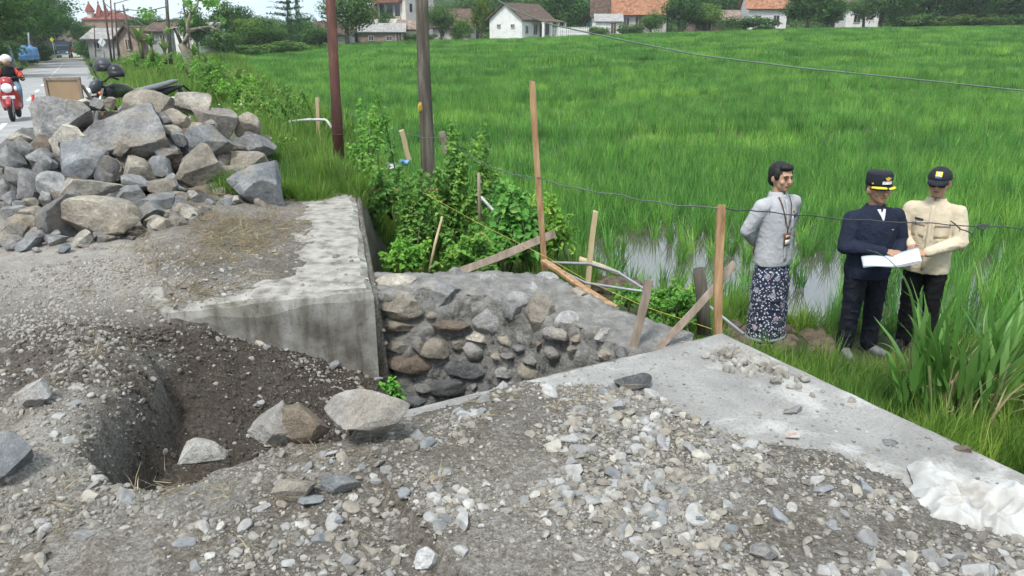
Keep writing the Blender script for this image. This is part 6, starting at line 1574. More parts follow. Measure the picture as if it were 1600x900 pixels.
mb = MB(); mb.box((0, -1.30, 1.65), (1.6, .06, .6)); mb.build('windscreen', M_GLASS, t)
mb = MB(); mb.box((0, -1.36, .62), (1.9, .12, .22)); mb.build('bumper', M_METAL, t)
for s_ in (-1, 1):
    mb = MB(); mb.lathe((s_ * .65, -1.33, .95), [(.001, -.04), (.12, -.04), (.12, .02)], 10, 'y'); mb.build('headlight', M_LAMP, t)
    for y in (-.6, 3.0):
        mb = MB(); mb.torus((s_ * .85, y, .42), .30, .13, 'x', 20, 8); mb.lathe((s_ * .85, y, .42), [(.001, -.08), (.22, -.08), (.22, .08), (.001, .08)], 14, 'x'); mb.build('wheel', M_TYRE, t)
# a far scooter beyond, blue tanks, signs
make_scooter(road_point(126, 88), R(28), 'tiny far scooter coming up the road beside the truck', M_BLACKP)
M_BLUE = M('blue_plastic_tank', (.08, .19, .36), 3, .45, 0)
for px, py, Y, r_, lab in ((41, 94, 58, .5, 'blue plastic tank left of the road, left one of the pair'), (51, 93, 60, .48, 'blue plastic tank left of the road, right one of the pair')):
    p = PY(px, py, Y); mb = MB(); mb.lathe((0, 0, 0), [(.01, 0), (r_ * .9, 0), (r_, .1), (r_, .3), (r_ * 1.04, .33), (r_, .36), (r_, .7), (r_ * .9, .85), (r_ * .3, .95), (r_ * .28, 1.05), (.01, 1.05)], 18); o = mb.build('water_tank', M_BLUE); o.location = p; tag(o, lab, 'tank', 'blue tanks by the road')
p = PY(164, 92, 55); t = thing('warning_sign', 'white diamond road sign on a thin post right of the road', 'sign', p)
mb = MB(); mb.tube([(0, 0, -.2), (0, 0, 1.2)], .03, 8); mb.build('post', M_METAL, t)
mb = MB(); mb.box((0, -.04, 1.1), (.42, .02, .42), (0, R(45), 0)); o = mb.build('plate', M('sign_white', (.62, .66, .68), 4, .5, 0), t)
mb = MB(); mb.bar((-.02, -.055, .95), (.06, -.055, 1.25), .035, .006); mb.build('symbol', M_BLACKP, o)
p = PY(87, 92, 82); t = thing('yellow_sign', 'small yellow diamond sign by the far trees on the left of the road', 'sign', p)
mb = MB(); mb.tube([(0, 0, -.2), (0, 0, 1.7)], .03, 8); mb.build('post', M_METAL, t)
mb = MB(); mb.box((0, -.05, 1.9), (.34, .02, .34), (0, R(45), 0)); mb.build('plate', M('sign_yellow', (.7, .62, .06), 4, .5, 0), t)
# ---------------------------------------------------------------- people: bodies are grown as one surface from overlapping tapered volumes
BLOBS = []
class Blob(MB):
    def cap(s, p, q, r0, r1, n=14):
        p, q = Vector(p), Vector(q); d = q - p; L_ = d.length; d = d / L_ if L_ > 1e-6 else Vector((0, 0, 1))
        pts, rad = [], []
        for i in range(6):
            a = math.pi / 2 * i / 5; pts.append(p - d * r0 * math.cos(a) * .999); rad.append(max(1e-4, r0 * math.sin(a)))
        for i in range(6):
            a = math.pi / 2 * (5 - i) / 5; pts.append(q + d * r1 * math.cos(a) * .999); rad.append(max(1e-4, r1 * math.sin(a)))
        s.tube(pts, rad, n); return s
    def chain(s, pts, rad):
        for i in range(len(pts) - 1): s.cap(pts[i], pts[i + 1], rad[i], rad[i + 1])
        return s
    def loft(s, secs, n=28, pw=1.0):
        V = []
        for z, cx, cy, rx, ry in secs:
            for j in range(n):
                a = 2 * math.pi * j / n; c, si = math.cos(a), math.sin(a)
                V.append((cx + rx * math.copysign(abs(c) ** pw, c), cy + ry * math.copysign(abs(si) ** pw, si), z))
        k = len(secs)
        s.add(V, [(i * n + j, i * n + (j + 1) % n, (i + 1) * n + (j + 1) % n, (i + 1) * n + j) for i in range(k - 1) for j in range(n)] + [tuple(range(n - 1, -1, -1)), tuple((k - 1) * n + j for j in range(n))], True); return s
    def xf(s, start, m):
        s.v[start:] = [tuple(m @ Vector(v)) for v in s.v[start:]]
    def grow(s, name, mat, parent, voxel=.008, smooth=6, wrinkle=0, wscale=14):
        o = s.build(name, mat, parent)
        r = o.modifiers.new('remesh', 'REMESH'); r.mode = 'VOXEL'; r.voxel_size = voxel; r.use_smooth_shade = True
        sm = o.modifiers.new('smooth', 'SMOOTH'); sm.factor = .5; sm.iterations = smooth
        BLOBS.append((o, wrinkle, wscale)); return o
def finger(b, base, d, up, ln, r, curl):
    """two-knuckled finger curling towards -up"""
    p = Vector(base); d = Vector(d).normalized(); up = Vector(up).normalized(); ax = d.cross(up)
    for i, f in enumerate((.45, .32, .23)):
        q = p + d * ln * f; b.cap(p, q, r * (1 - .1 * i), r * (.92 - .12 * i), 8); p = q
        d = (Matrix.Rotation(-curl, 3, ax) @ d)
def hand(b, wrist, d, up, side, curl=.5, s=1.0):
    """palm, four unequal fingers and a thumb leaving the palm's side; `up` is the back of the hand"""
    w = Vector(wrist); d = Vector(d).normalized(); up = Vector(up); up = (up - d * up.dot(d)).normalized(); ac = d.cross(up) * side
    m = Matrix((ac, d, up)).transposed()
    st = len(b.v); b.ball((0, 0, 0), (.041 * s, .05 * s, .017 * s), 14, 10); b.xf(st, Matrix.Translation(w + d * .05 * s) @ m.to_4x4())
    for k, (o, l) in enumerate(((-.031, .062), (-.0105, .075), (.0105, .080), (.031, .070))):
        finger(b, w + d * .088 * s + ac * o * s, d + ac * o * 2.0, up, l * s, .0088 * s, curl)
    finger(b, w + d * .035 * s + ac * .034 * s, d * .75 + ac * .8 - up * .25, up, .062 * s, .0105 * s, curl * .5)
def head_m(yaw, pitch, pivot=(0, 0, 1.47), roll=0):
    p = Matrix.Translation(Vector(pivot)); return p @ Euler((R(pitch), R(roll), R(yaw))).to_matrix().to_4x4() @ Matrix.Translation((0, 0, .012)) @ Matrix.Scale(1.09, 4) @ p.inverted()
def add_head(b, hm, w=1.0):
    st = len(b.v)
    b.ball((0, .006, 1.605), (.077 * w, .096, .105), 20, 14); b.ball((0, -.034, 1.545), (.060 * w, .058, .062), 16, 12); b.ball((0, -.058, 1.508), (.032 * w, .03, .024), 12, 8)
    b.cap((0, -.094, 1.60), (0, -.108, 1.572), .010, .0145, 8); b.ball((0, -.083, 1.622), (.055 * w, .014, .012), 12, 8)
    for s_ in (-1, 1):
        b.ball((s_ * .078 * w, .008, 1.585), (.011, .020, .031), 10, 8); b.ball((s_ * .042 * w, -.068, 1.568), (.024, .02, .022), 10, 8); b.ball((s_ * .012, -.102, 1.569), (.008, .008, .007), 8, 6)
    b.xf(st, hm)
    b.cap((0, .012, 1.38), hm @ Vector((0, .005, 1.53)), .060 * w, .054 * w)
M_SKIN = M('skin', [(.35, (.40, .235, .155)), (.65, (.47, .29, .195))], 9, .55, .05, 60, .002, spec=.4)
M_SKIN2 = M('skin_darker', [(.35, (.33, .185, .12)), (.65, (.40, .235, .155))], 9, .55, .05, 60, .002, spec=.4)
M_HAIR = M('black_hair', (.012, .011, .011), 60, .5, .7, 90, .01, st=(1, 1, .3))
M_EYE = M('dark_eye', (.02, .014, .012), 5, .3, 0); M_LIP = M('lips', (.23, .09, .07), 9, .5, 0)
def face(parent, hm, brow=True, eyes=True, pl=()):
    for s_ in (-1, 1):
        if eyes:
            mb = MB(); mb.ball(hm @ Vector((s_ * .031, -.090, 1.601)), (.014, .006, .0055), 10, 6); mb.build('eye', M_EYE, parent)
        if brow:
            mb = MB(); mb.tube([hm @ Vector((s_ * .014, -.0985, 1.621)), hm @ Vector((s_ * .034, -.096, 1.626)), hm @ Vector((s_ * .054, -.082, 1.619))], [.004, .005, .003], 6); mb.build('eyebrow', M_HAIR, parent)
    mb = MB(); mb.tube([hm @ Vector((-.024, -.086, 1.538)), hm @ Vector((-.01, -.0945, 1.5405)), hm @ Vector((0, -.0955, 1.5395)), hm @ Vector((.01, -.0945, 1.5405)), hm @ Vector((.024, -.086, 1.538))], [.002, .0062, .007, .0062, .002], 8); mb.build('mouth', M_LIP, parent)
def cloth(name, stops, scale=5, bump=.5, rough=.85, bs=16):
    return M(name, stops, scale, rough, bump, bs, .018, st=(1, 1, .6), spec=.15)
TORSO = [(.78, .190, .135), (.88, .190, .138), (.98, .182, .132), (1.08, .180, .128), (1.20, .192, .130), (1.30, .198, .124), (1.37, .178, .106), (1.42, .125, .088), (1.465, .078, .072)]
def secs(prof, kx=1.0, ky=1.0, z0=-9, z1=9, dy=0): return [(z, 0, dy, rx * kx, ry * ky) for z, rx, ry in prof if z0 <= z <= z1]
def front(prof, x, z, kx=1.0, ky=1.0, out=.004):
    rx = np.interp(z, [p[0] for p in prof], [p[1] * kx for p in prof]); ry = np.interp(z, [p[0] for p in prof], [p[2] * ky for p in prof])
    return Vector((x, -ry * math.sqrt(max(0.02, 1 - (x / rx) ** 2)) - out, z))
def strip(name, mat, parent, pts, w, prof, kx=1, ky=1, out=.005, th=.002):
    """thin band lying on the chest along (x, z) points"""
    mb = MB(); V = []
    for i, (x, z) in enumerate(pts):
        a, c = pts[max(0, i - 1)], pts[min(len(pts) - 1, i + 1)]; tx, tz = c[0] - a[0], c[1] - a[1]; l = math.hypot(tx, tz); nx, nz = tz / l, -tx / l
        for s_ in (-1, 1): V.append(front(prof, x + s_ * nx * w / 2, z + s_ * nz * w / 2, kx, ky, out))
    mb.add(V, [(2 * i, 2 * i + 1, 2 * i + 3, 2 * i + 2) for i in range(len(pts) - 1)], True)
    o = mb.build(name, mat, parent); o.modifiers.new('solid', 'SOLIDIFY').thickness = th; return o
def lin(a, b_, n=10): return [(a[0] + (b_[0] - a[0]) * i / (n - 1), a[1] + (b_[1] - a[1]) * i / (n - 1)) for i in range(n)]
def collar(parent, mat, w=.078, zc=1.45, spread=1.0, open_=.02):
    for s_ in (-1, 1):
        mb = MB(); V = []
        for i in range(9):
            a = R(8 + i * 20.5); x, y = s_ * math.sin(a) * w, -math.cos(a) * w * .95 + .008
            lift = .012 * math.cos(a) * -1
            V += [(x * .92, y * .92, zc + .028 - lift * .5), (x * 1.02, y * 1.02, zc + .032 - lift * .5), (x * 1.28, y * 1.32, zc - .022 - (.035 if i == 0 else .018 if i == 1 else 0))]
        mb.add(V, [(i * 3 + j, i * 3 + j + 1, i * 3 + j + 4, i * 3 + j + 3) for i in range(8) for j in range(2)], True); o = mb.build('collar', mat, parent); o.modifiers.new('solid', 'SOLIDIFY').thickness = .004
def inner_body(b, S, E, W, hip=.88, legs=True):
    b.cap((0, .0, 1.0), (0, 0, 1.32), .10, .12); b.cap((0, .02, 1.36), (0, .01, 1.42), .07, .06)
    for k in (0, 1):
        b.cap((0, 0, 1.36), S[k], .07, .045); b.chain([S[k], E[k], W[k]], [.042, .034, .026])
    if legs:
        for s_ in (-1, 1): b.chain([(0, 0, .98), (s_ * .09, 0, hip), (s_ * .10, -.01, .48), (s_ * .105, .01, .08)], [.09, .075, .048, .034])
def shoe(parent, x, y, rz, mat, sole, ln=.27, w=.048, h=.075):
    e = Matrix.Translation((x, y, 0)) @ Matrix.Rotation(rz, 4, 'Z')
    b = Blob(); b.cap((0, .07, .055), (0, -.02, .06), .044, .044); b.cap((0, -.02, .052), (0, -.13, .04), .046, .037); b.cap((0, .06, .07), (0, .06, .105), .043, .042)
    b.xf(0, e); o = b.grow('shoe', mat, parent, .007, 4)
    mb = MB(); V = []
    for zz in (0, .026):
        for i in range(20):
            a = 2 * math.pi * i / 20; V.append(e @ Vector((.049 * math.sin(a) * (1.05 - .12 * math.cos(a)), -.035 - .14 * math.cos(a), zz)))
    mb.add(V, [(i, (i + 1) % 20, (i + 1) % 20 + 20, i + 20) for i in range(20)] + [tuple(range(19, -1, -1)), tuple(range(20, 40))]); mb.build('sole', sole, o)
    return o
def person(label, loc, rz, sc=1.0):
    t = thing('person', label, 'person', loc, R(rz)); t.scale = (sc, sc, sc); return t
def at_ground(px, py, Y):
    p = PY(px, py, Y); p.z = gz(p.x, p.y); return p

# ---- person in grey shirt and batik sarong, hands behind the back
t = person('person in light grey shirt and dark batik sarong, hands clasped behind the back', at_ground(1195, 532, 6.72), 26, .985); t.rotation_euler.y = R(-1.5)
PF = TORSO; hm = head_m(-2, 4)
S = [(-.185, 0, 1.36), (.185, 0, 1.36)]; E = [(-.265, .085, 1.13), (.265, .085, 1.13)]; W = [(-.075, .175, .965), (.05, .18, .95)]
b = Blob(); inner_body(b, S, E, W); add_head(b, hm)
hand(b, W[0], (.7, .15, -.35), (0, 1, .2), -1, .5); hand(b, W[1], (-.6, .15, -.45), (0, 1, .2), 1, .5)
for s_ in (-1, 1): b.cap((s_ * .10, .02, .045), (s_ * .11, -.10, .03), .034, .03)
b.grow('body', M_SKIN, t, .0065, 3); face(t, hm)
b = Blob(); b.ball((0, .022, 1.628), (.086, .098, .094), 20, 14); b.ball((0, .05, 1.575), (.078, .062, .075), 16, 12); b.ball((0, -.045, 1.685), (.06, .05, .032), 14, 8); b.ball((-.066, -.02, 1.62), (.022, .03, .045), 10, 8); b.ball((.066, -.02, 1.62), (.022, .03, .045), 10, 8)
b.xf(0, hm); b.grow('hair', M_HAIR, t, .007, 2, .010, 60)
M_GSH = cloth('grey_shirt', [(.3, (.33, .335, .355)), (.7, (.43, .435, .455))])
prof1 = [(.80, .188, .142), (.84, .19, .146)] + [(z, rx, ry * 1.04) for z, rx, ry in TORSO[1:]]
b = Blob(); b.loft(secs(prof1), 32); b.cap((-.10, .0, 1.385), S[0], .06, .072); b.cap((.10, 0, 1.385), S[1], .06, .072)
for k in (0, 1): b.chain([S[k], E[k], Vector(E[k]).lerp(Vector(W[k]), .9)], [.076, .062, .046])
b.grow('shirt', M_GSH, t, .009, 5, .007, 9); collar(t, M_GSH, .074)
strip('placket', M_GSH, t, lin((0, 1.43), (0, .86), 16), .032, prof1, out=.009)
M_LAN = M('brown_lanyard', (.10, .045, .03), 8, .7, 0)
strip('lanyard', M_LAN, t, [(-.065, 1.45), (-.055, 1.38), (-.03, 1.26), (0, 1.16), (.004, 1.12)], .012, prof1, out=.012); strip('lanyard', M_LAN, t, [(.065, 1.45), (.056, 1.38), (.035, 1.26), (.004, 1.16), (.004, 1.12)], .012, prof1, out=.012)
o = strip('badge', M('badge_brown', (.13, .06, .035), 8, .4, 0), t, lin((.004, 1.125), (.004, 1.005), 5), .078, prof1, out=.018, th=.004)
strip('badge_card', M('badge_card', (.62, .60, .55), 8, .5, 0), o, lin((.004, 1.062), (.004, 1.018), 3), .056, prof1, out=.024); strip('badge_print', M('badge_print', (.50, .40, .30), 30, .5, 0), o, lin((.004, 1.105), (.004, 1.08), 3), .056, prof1, out=.024)
strip('pocket', M_GSH, t, lin((.10, 1.27), (.10, 1.14), 5), .105, prof1, out=.010); strip('pen_clip', M_BLACKP, t, lin((.085, 1.268), (.135, 1.275), 4), .026, prof1, out=.016, th=.006)
mb = MB(); mb.ball(front(prof1, .085, 1.315, out=.008), (.012, .005, .013), 10, 6); mb.build('pin', M('gold_pin', (.55, .38, .10), 5, .4, 0, metal=.7), t)
m, N, L, bb = new_mat('batik_cloth'); vec = coords(N, 'Object')
vo = N.new('ShaderNodeTexVoronoi'); vo.inputs['Scale'].default_value = 44; L.new(vec, vo.inputs['Vector'])
v2 = N.new('ShaderNodeTexVoronoi'); v2.inputs['Scale'].default_value = 9; v2.inputs['Randomness'].default_value = .9; L.new(vec, v2.inputs['Vector'])
dots = ramp(N, vo.outputs['Distance'], L, [(.30, (1,) * 3), (.38, (0,) * 3)])
c = mixc(N, L, dots, (.016, .02, .05), (.50, .52, .58))
flo = ramp(N, math_n(N, L, 'ADD', v2.outputs['Distance'], math_n(N, L, 'MULTIPLY', noise_n(N, L, vec, 30, 3), .35)), L, [(.40, (1,) * 3), (.47, (0,) * 3)])
c = mixc(N, L, flo, c, ramp(N, noise_n(N, L, vec, 22, 3), L, [(.4, (.10, .12, .19)), (.5, (.36, .39, .46)), (.62, (.30, .13, .15))]))
L.new(c, bb.inputs['Base Color']); bb.inputs['Roughness'].default_value = .85
sar = [(.055, .205, .165), (.10, .205, .165), (.30, .198, .155), (.55, .195, .15), (.72, .188, .142), (.80, .168, .122), (.86, .15, .11)]
b = Blob(); b.loft(secs(sar, .98, 1), 36); b.grow('sarong', m, t, .010, 4, .016, 7)
mb = MB(); ring = []
for i in range(36):
    a = 2 * math.pi * i / 36; ring += [(.205 * math.cos(a), .168 * math.sin(a), .052), (.205 * math.cos(a), .168 * math.sin(a), .085)]
mb.add(ring, [(2 * i, 2 * ((i + 1) % 36), 2 * ((i + 1) % 36) + 1, 2 * i + 1) for i in range(36)], True); o = mb.build('sarong_hem', M('hem_grey', (.24, .27, .30), 40, .9, .1), t); o.modifiers.new('solid', 'SOLIDIFY').thickness = .006
M_SAND = M('black_sandal', (.02, .02, .022), 8, .6, 0)
for s_ in (-1, 1):
    mb = MB(); mb.box((s_ * .11, -.04, .012), (.095, .27, .02)); mb.build('sandal_sole', M_SAND, t, .008)
    mb = MB(); mb.torus((s_ * .11, -.06, .035), .045, .012, 'y', 12, 6, 0, math.pi); mb.build('sandal_strap', M_SAND, t)

# ---- person in navy with the peaked cap
t = person('person in navy shirt and trousers with gold-trimmed peaked cap, pointing at papers', at_ground(1338, 545, 6.5), 8, .965); t.rotation_euler.y = R(-1.2)
kx, ky = 1.13, 1.22; PF = TORSO; hm = head_m(0, 1)
S = [(-.21, 0, 1.35), (.21, 0, 1.35)]; E = [(-.285, -.05, 1.11), (.285, -.03, 1.11)]; W = [(-.05, -.29, 1.115), (.07, -.29, .985)]
b = Blob(); inner_body(b, S, E, W); add_head(b, hm, 1.1)
hand(b, W[0], (.85, -.25, -.08), (0, -.35, 1), 1, .35, 1.08); hand(b, W[1], (-.55, -.5, .12), (0, .2, -1), 1, .3, 1.08)
b.grow('body', M_SKIN2, t, .0065, 3); face(t, hm, False)
M_NAVY = cloth('navy_cloth', [(.3, (.012, .016, .032)), (.7, (.019, .025, .046))], bump=.6); M_NAVT = cloth('navy_trousers', [(.3, (.010, .011, .018)), (.7, (.015, .017, .026))], bump=.5)
profN = [(.80, .205, .165)] + [(z, rx * kx, ry * ky) for z, rx, ry in TORSO[1:-2]] + [(1.43, .145, .10), (1.46, .092, .082)]
b = Blob(); b.loft(secs(profN), 32)
for k in (0, 1): b.cap(((-.11, .11)[k], 0, 1.38), S[k], .065, .08); b.chain([S[k], E[k], Vector(E[k]).lerp(Vector(W[k]), .94)], [.084, .068, .047])
b.grow('shirt', M_NAVY, t, .009, 5, .009, 9); collar(t, M_NAVY, .082, 1.445)
mb = MB(); V = [front(profN, x, z, out=.008) for x, z in ((-.042, 1.452), (.042, 1.452), (.02, 1.40), (0, 1.345), (-.02, 1.40))]; mb.add(V, [(0, 4, 3, 2, 1)]); o = mb.build('undershirt', M('white_undershirt', (.66, .65, .64), 8, .8, 0), t); o.modifiers.new('solid', 'SOLIDIFY').thickness = .004
mb = MB(); mb.ball(front(profN, .10, 1.27, out=.007), (.012, .004, .005), 8, 6); mb.build('chest_logo', M('logo_grey', (.35, .37, .4), 5, .5, 0), t)
b = Blob(); b.loft([(.80, 0, .005, .165, .135), (.88, 0, .005, .20, .16), (.98, 0, 0, .19, .15)], 28)
for s_ in (-1, 1): b.chain([(s_ * .10, 0, .84), (s_ * .115, -.01, .48), (s_ * .125, .015, .10)], [.108, .084, .075])
b.grow('trousers', M_NAVT, t, .010, 5, .014, 9)
M_SHOE = M('grey_shoe', [(.35, (.10, .10, .105)), (.65, (.22, .22, .225))], 18, .7, .2, 60, .004); M_SOLE = M('dark_sole', (.05, .05, .05), 10, .8, .1)
shoe(t, -.13, -.02, -.25, M_SHOE, M_SOLE); shoe(t, .14, .0, .5, M_SHOE, M_SOLE)
b = Blob(); b.ball((0, .03, 1.60), (.086, .086, .085), 18, 12); b.xf(0, hm); b.grow('hair', M_HAIR, t, .008, 2)
def kepi(parent, hm):
    M_CAP = M('navy_cap', (.010, .012, .02), 20, .85, .2, 80, .003)
    mb = MB(); mb.lathe((0, .006, 0), [(.088, 1.628), (.098, 1.630), (.100, 1.66), (.098, 1.725), (.090, 1.738), (.001, 1.741)], 28)
    mb.v = [tuple(hm @ Vector((v[0], v[1] * 1.12, v[2]))) for v in mb.v]; cap = mb.build('cap', M_CAP, parent)
    def bill(name, r0, r1, mat, z0, z1, a_, th):
        mb = MB(); V = []
        for i in range(17):
            a = R(-a_ + i * 2 * a_ / 16); V += [hm @ Vector((math.sin(a) * r0, -math.cos(a) * r0 * 1.1 + .006, z0)), hm @ Vector((math.sin(a) * r1 * .98, -math.cos(a) * r1 * 1.1 + .006, z1))]
        mb.add(V, [(2 * i, 2 * i + 1, 2 * i + 3, 2 * i + 2) for i in range(16)], True); o = mb.build(name, mat, cap); o.modifiers.new('solid', 'SOLIDIFY').thickness = th
    bill('peak', .097, .130, M_CAP, 1.636, 1.612, 66, .006)
    GOLD = M('gold_embroidery', [(.35, (.62, .46, .02)), (.65, (.82, .66, .05))], 60, .6, .5, 90, .004)
    for s_ in (-1, 1):
        mb = MB(); V = []
        for i in range(9):
            a = R(s_ * (5 + i * 6.8)); k = .7 + .3 * math.sin(i / 8 * math.pi)
            V += [hm @ Vector((math.sin(a) * (.125 - .018 * k), -math.cos(a) * (.125 - .018 * k) * 1.1 + .006, 1.6195 + .010 * k)), hm @ Vector((math.sin(a) * .129, -math.cos(a) * .129 * 1.1 + .006, 1.618))]
        mb.add(V, [(2 * i, 2 * i + 1, 2 * i + 3, 2 * i + 2) for i in range(8)], True); o = mb.build('gold_leaf_trim', GOLD, cap); o.modifiers.new('solid', 'SOLIDIFY').thickness = .009
    def onfront(x, z, out=.004): 
        return hm @ Vector((x, (-math.sqrt(max(0, .1005 ** 2 - x * x)) - out) * 1.12 + .006, z))
    def patch(name, pts, mat, out): 
        mb = MB(); mb.add([onfront(x, z, out) for x, z in pts], [tuple(range(len(pts)))]); o = mb.build(name, mat, cap); o.modifiers.new('solid', 'SOLIDIFY').thickness = .003
    patch('name_plate', [(-.040, 1.655), (-.02, 1.655), (0, 1.655), (.02, 1.655), (.040, 1.655), (.040, 1.680), (.02, 1.680), (0, 1.680), (-.02, 1.680), (-.040, 1.680)], M('plate_print', [(.40, (.30, .30, .30)), (.52, (.75, .75, .74))], 90, .5, 0), .005)
    G = M('gold_badge', (.70, .42, .06), 30, .5, .3)
    patch('emblem', [(-.010, 1.686), (.010, 1.686), (.014, 1.694), (.022, 1.698), (.024, 1.712), (.014, 1.706), (.006, 1.716), (-.006, 1.716), (-.014, 1.706), (-.024, 1.712), (-.022, 1.698), (-.014, 1.694)], G, .006)
    patch('side_button', [(-.094, 1.650), (-.088, 1.650), (-.088, 1.662), (-.094, 1.662)], G, .006)
kepi(t, hm)
p2 = t

# ---- person in beige shirt and black cap
t = person('person in beige shirt, black cap and sunglasses holding open papers', at_ground(1425, 552, 6.55), -38, .98); t.rotation_euler.y = R(-1.2)
hm = head_m(2, 3)
S = [(-.185, 0, 1.36), (.185, 0, 1.36)]; E = [(-.245, -.05, 1.13), (.25, -.06, 1.12)]; W = [(-.10, -.285, 1.08), (.025, -.32, 1.045)]
b = Blob(); inner_body(b, S, E, W); add_head(b, hm)
hand(b, W[0], (.12, -1, -.05), (-.7, 0, .7), -1, .45); hand(b, W[1], (-.55, -.8, .05), (.55, -.25, .8), 1, .55)
b.grow('body', M_SKIN, t, .0065, 3); face(t, hm, False, False)
M_BEI = cloth('beige_shirt', [(.3, (.50, .425, .315)), (.7, (.61, .53, .40))])
profB = [(.80, .190, .145), (.84, .192, .150)] + [(z, rx * 1.02, ry * 1.08) for z, rx, ry in TORSO[1:]]
b = Blob(); b.loft(secs(profB), 32)
for k in (0, 1): b.cap(((-.10, .10)[k], 0, 1.385), S[k], .06, .073); b.chain([S[k], E[k], Vector(E[k]).lerp(Vector(W[k]), .93)], [.078, .064, .045])
b.grow('shirt', M_BEI, t, .009, 5, .008, 9); collar(t, M_BEI, .076)
strip('placket', M_BEI, t, lin((0, 1.43), (0, .84), 16), .032, profB, out=.009)
for x in (-.095, .10): strip('pocket', M_BEI, t, lin((x, 1.28), (x, 1.14), 5), .11, profB, out=.011); strip('pocket_flap', M_BEI, t, lin((x, 1.285), (x, 1.245), 3), .115, profB, out=.016)
strip('name_tag', M_BLACKP, t, lin((-.135, 1.305), (-.06, 1.302), 4), .016, profB, out=.018, th=.004)
M_BLK = cloth('black_trousers', [(.3, (.006, .006, .008)), (.7, (.011, .011, .013))])
b = Blob(); b.loft([(.80, 0, .005, .15, .12), (.88, 0, .005, .178, .135), (.98, 0, 0, .168, .128)], 28)
for s_ in (-1, 1): b.chain([(s_ * .088, 0, .84), (s_ * .095, -.01, .48), (s_ * .10, .015, .09)], [.098, .075, .066])
b.grow('trousers', M_BLK, t, .010, 5, .012, 9)
shoe(t, -.11, -.02, -.15, M_BLACKP, M_SOLE); shoe(t, .11, 0, .25, M_BLACKP, M_SOLE)
b = Blob(); b.ball((0, .03, 1.60), (.083, .084, .085), 18, 12); b.xf(0, hm); b.grow('hair', M_HAIR, t, .008, 2)
mb = MB(); mb.ball((0, .006, 1.632), (.092, .108, .098), 24, 12, bot=0.0); mb.v = [tuple(hm @ Vector(v)) for v in mb.v]; cap = mb.build('cap', M('black_cap', (.012, .013, .018), 20, .8, .2, 80, .003), t)
mb = MB(); V = []
for i in range(17):
    a = R(-62 + i * 124 / 16); c_, s_ = math.cos(a), math.sin(a)
    V += [hm @ Vector((s_ * .088, -c_ * .100, 1.636)), hm @ Vector((s_ * .088, -c_ * .100 - .04 * max(0, c_), 1.632)), hm @ Vector((s_ * .086, -c_ * .100 - .085 * max(0, c_) ** .7, 1.613 - .012 * abs(s_)))]
mb.add(V, [(3 * i + j, 3 * i + j + 1, 3 * i + j + 4, 3 * i + j + 3) for i in range(16) for j in range(2)], True); o = mb.build('bill', cap.data.materials[0], cap); o.modifiers.new('solid', 'SOLIDIFY').thickness = .005
def dome(x, z, out): return hm @ Vector((x, .006 - .108 * math.sqrt(max(0, 1 - (x / .092) ** 2 - ((z - 1.632) / .098) ** 2)) - out, z))
for nm, x0, x1, z0, z1, col in (('badge_yellow', -.024, .024, 1.668, 1.702, (.75, .58, .06)), ('badge_blue', -.024, .024, 1.654, 1.667, (.06, .12, .35)), ('badge_white', -.006, .006, 1.672, 1.700, (.75, .75, .72))):
    mb = MB(); ou = .008 if nm == 'badge_white' else .004; mb.add([dome(x, z, ou) for x, z in ((x0, z0), ((x0 + x1) / 2, z0), (x1, z0), (x1, z1), ((x0 + x1) / 2, z1), (x0, z1))], [(0, 1, 4, 5), (1, 2, 3, 4)]); o = mb.build(nm, M(nm, col, 20, .6, 0), cap); o.modifiers.new('solid', 'SOLIDIFY').thickness = .003
M_SGL = M('sunglass_lens', (.010, .010, .012), 5, .12, 0, spec=.7)
gl = None
for s_ in (-1, 1):
    mb = MB(); V = []
    for k_ in range(14):
        a = 2 * math.pi * k_ / 14; x, z = .029 * math.copysign(abs(math.cos(a)) ** .7, math.cos(a)), .020 * math.copysign(abs(math.sin(a)) ** .7, math.sin(a)); V.append(hm @ Vector((s_ * .034 + x, -.109 + .25 * abs(s_ * .034 + x) ** 1.5 * 2, 1.598 + z)))
    mb.add(V, [tuple(range(14))]); o = mb.build('sunglasses_lens', M_SGL, t); o.modifiers.new('solid', 'SOLIDIFY').thickness = .004
    mb = MB(); mb.tube([hm @ Vector((s_ * .062, -.098, 1.605)), hm @ Vector((s_ * .080, -.05, 1.605)), hm @ Vector((s_ * .083, .01, 1.602))], .0035, 6); mb.build('sunglasses_arm', M_BLACKP, t)
mb = MB(); mb.tube([hm @ Vector((-.012, -.110, 1.604)), hm @ Vector((0, -.112, 1.608)), hm @ Vector((.012, -.110, 1.604))], .003, 6); mb.build('sunglasses_bridge', M_BLACKP, t)
# ---- the papers between them
pc = PY(1392, 409, 6.13); tp = thing('papers', 'open sheaf of white papers held between the navy and the beige person', 'papers', pc)
M_PAPER = M('white_paper', [(.35, (.48, .52, .58)), (.65, (.56, .59, .63))], 4, .7, 0)
for k in range(3):
    mb = MB(); V = []
    for j in range(7):
        for i in range(15):
            f, g = i / 14, j / 6; x = -.26 + .44 * f; y = -.10 + .2 * g
            V.append((x + .05 * g, y - .05 * f, .006 * k + .035 * f + .02 * (g - .3) + .018 * math.sin(f * 6.3 + 1.0 + k * .3) * (.5 + .5 * f) - .02 * (1 - f) ** 2 + (.015 * k * f * g)))
    mb.add(V, [(j * 15 + i, j * 15 + i + 1, (j + 1) * 15 + i + 1, (j + 1) * 15 + i) for j in range(6) for i in range(14)], True); o = mb.build('sheet', M_PAPER, tp); o.modifiers.new('solid', 'SOLIDIFY').thickness = .0008
tp.rotation_euler = (R(2), R(-1), R(-4))

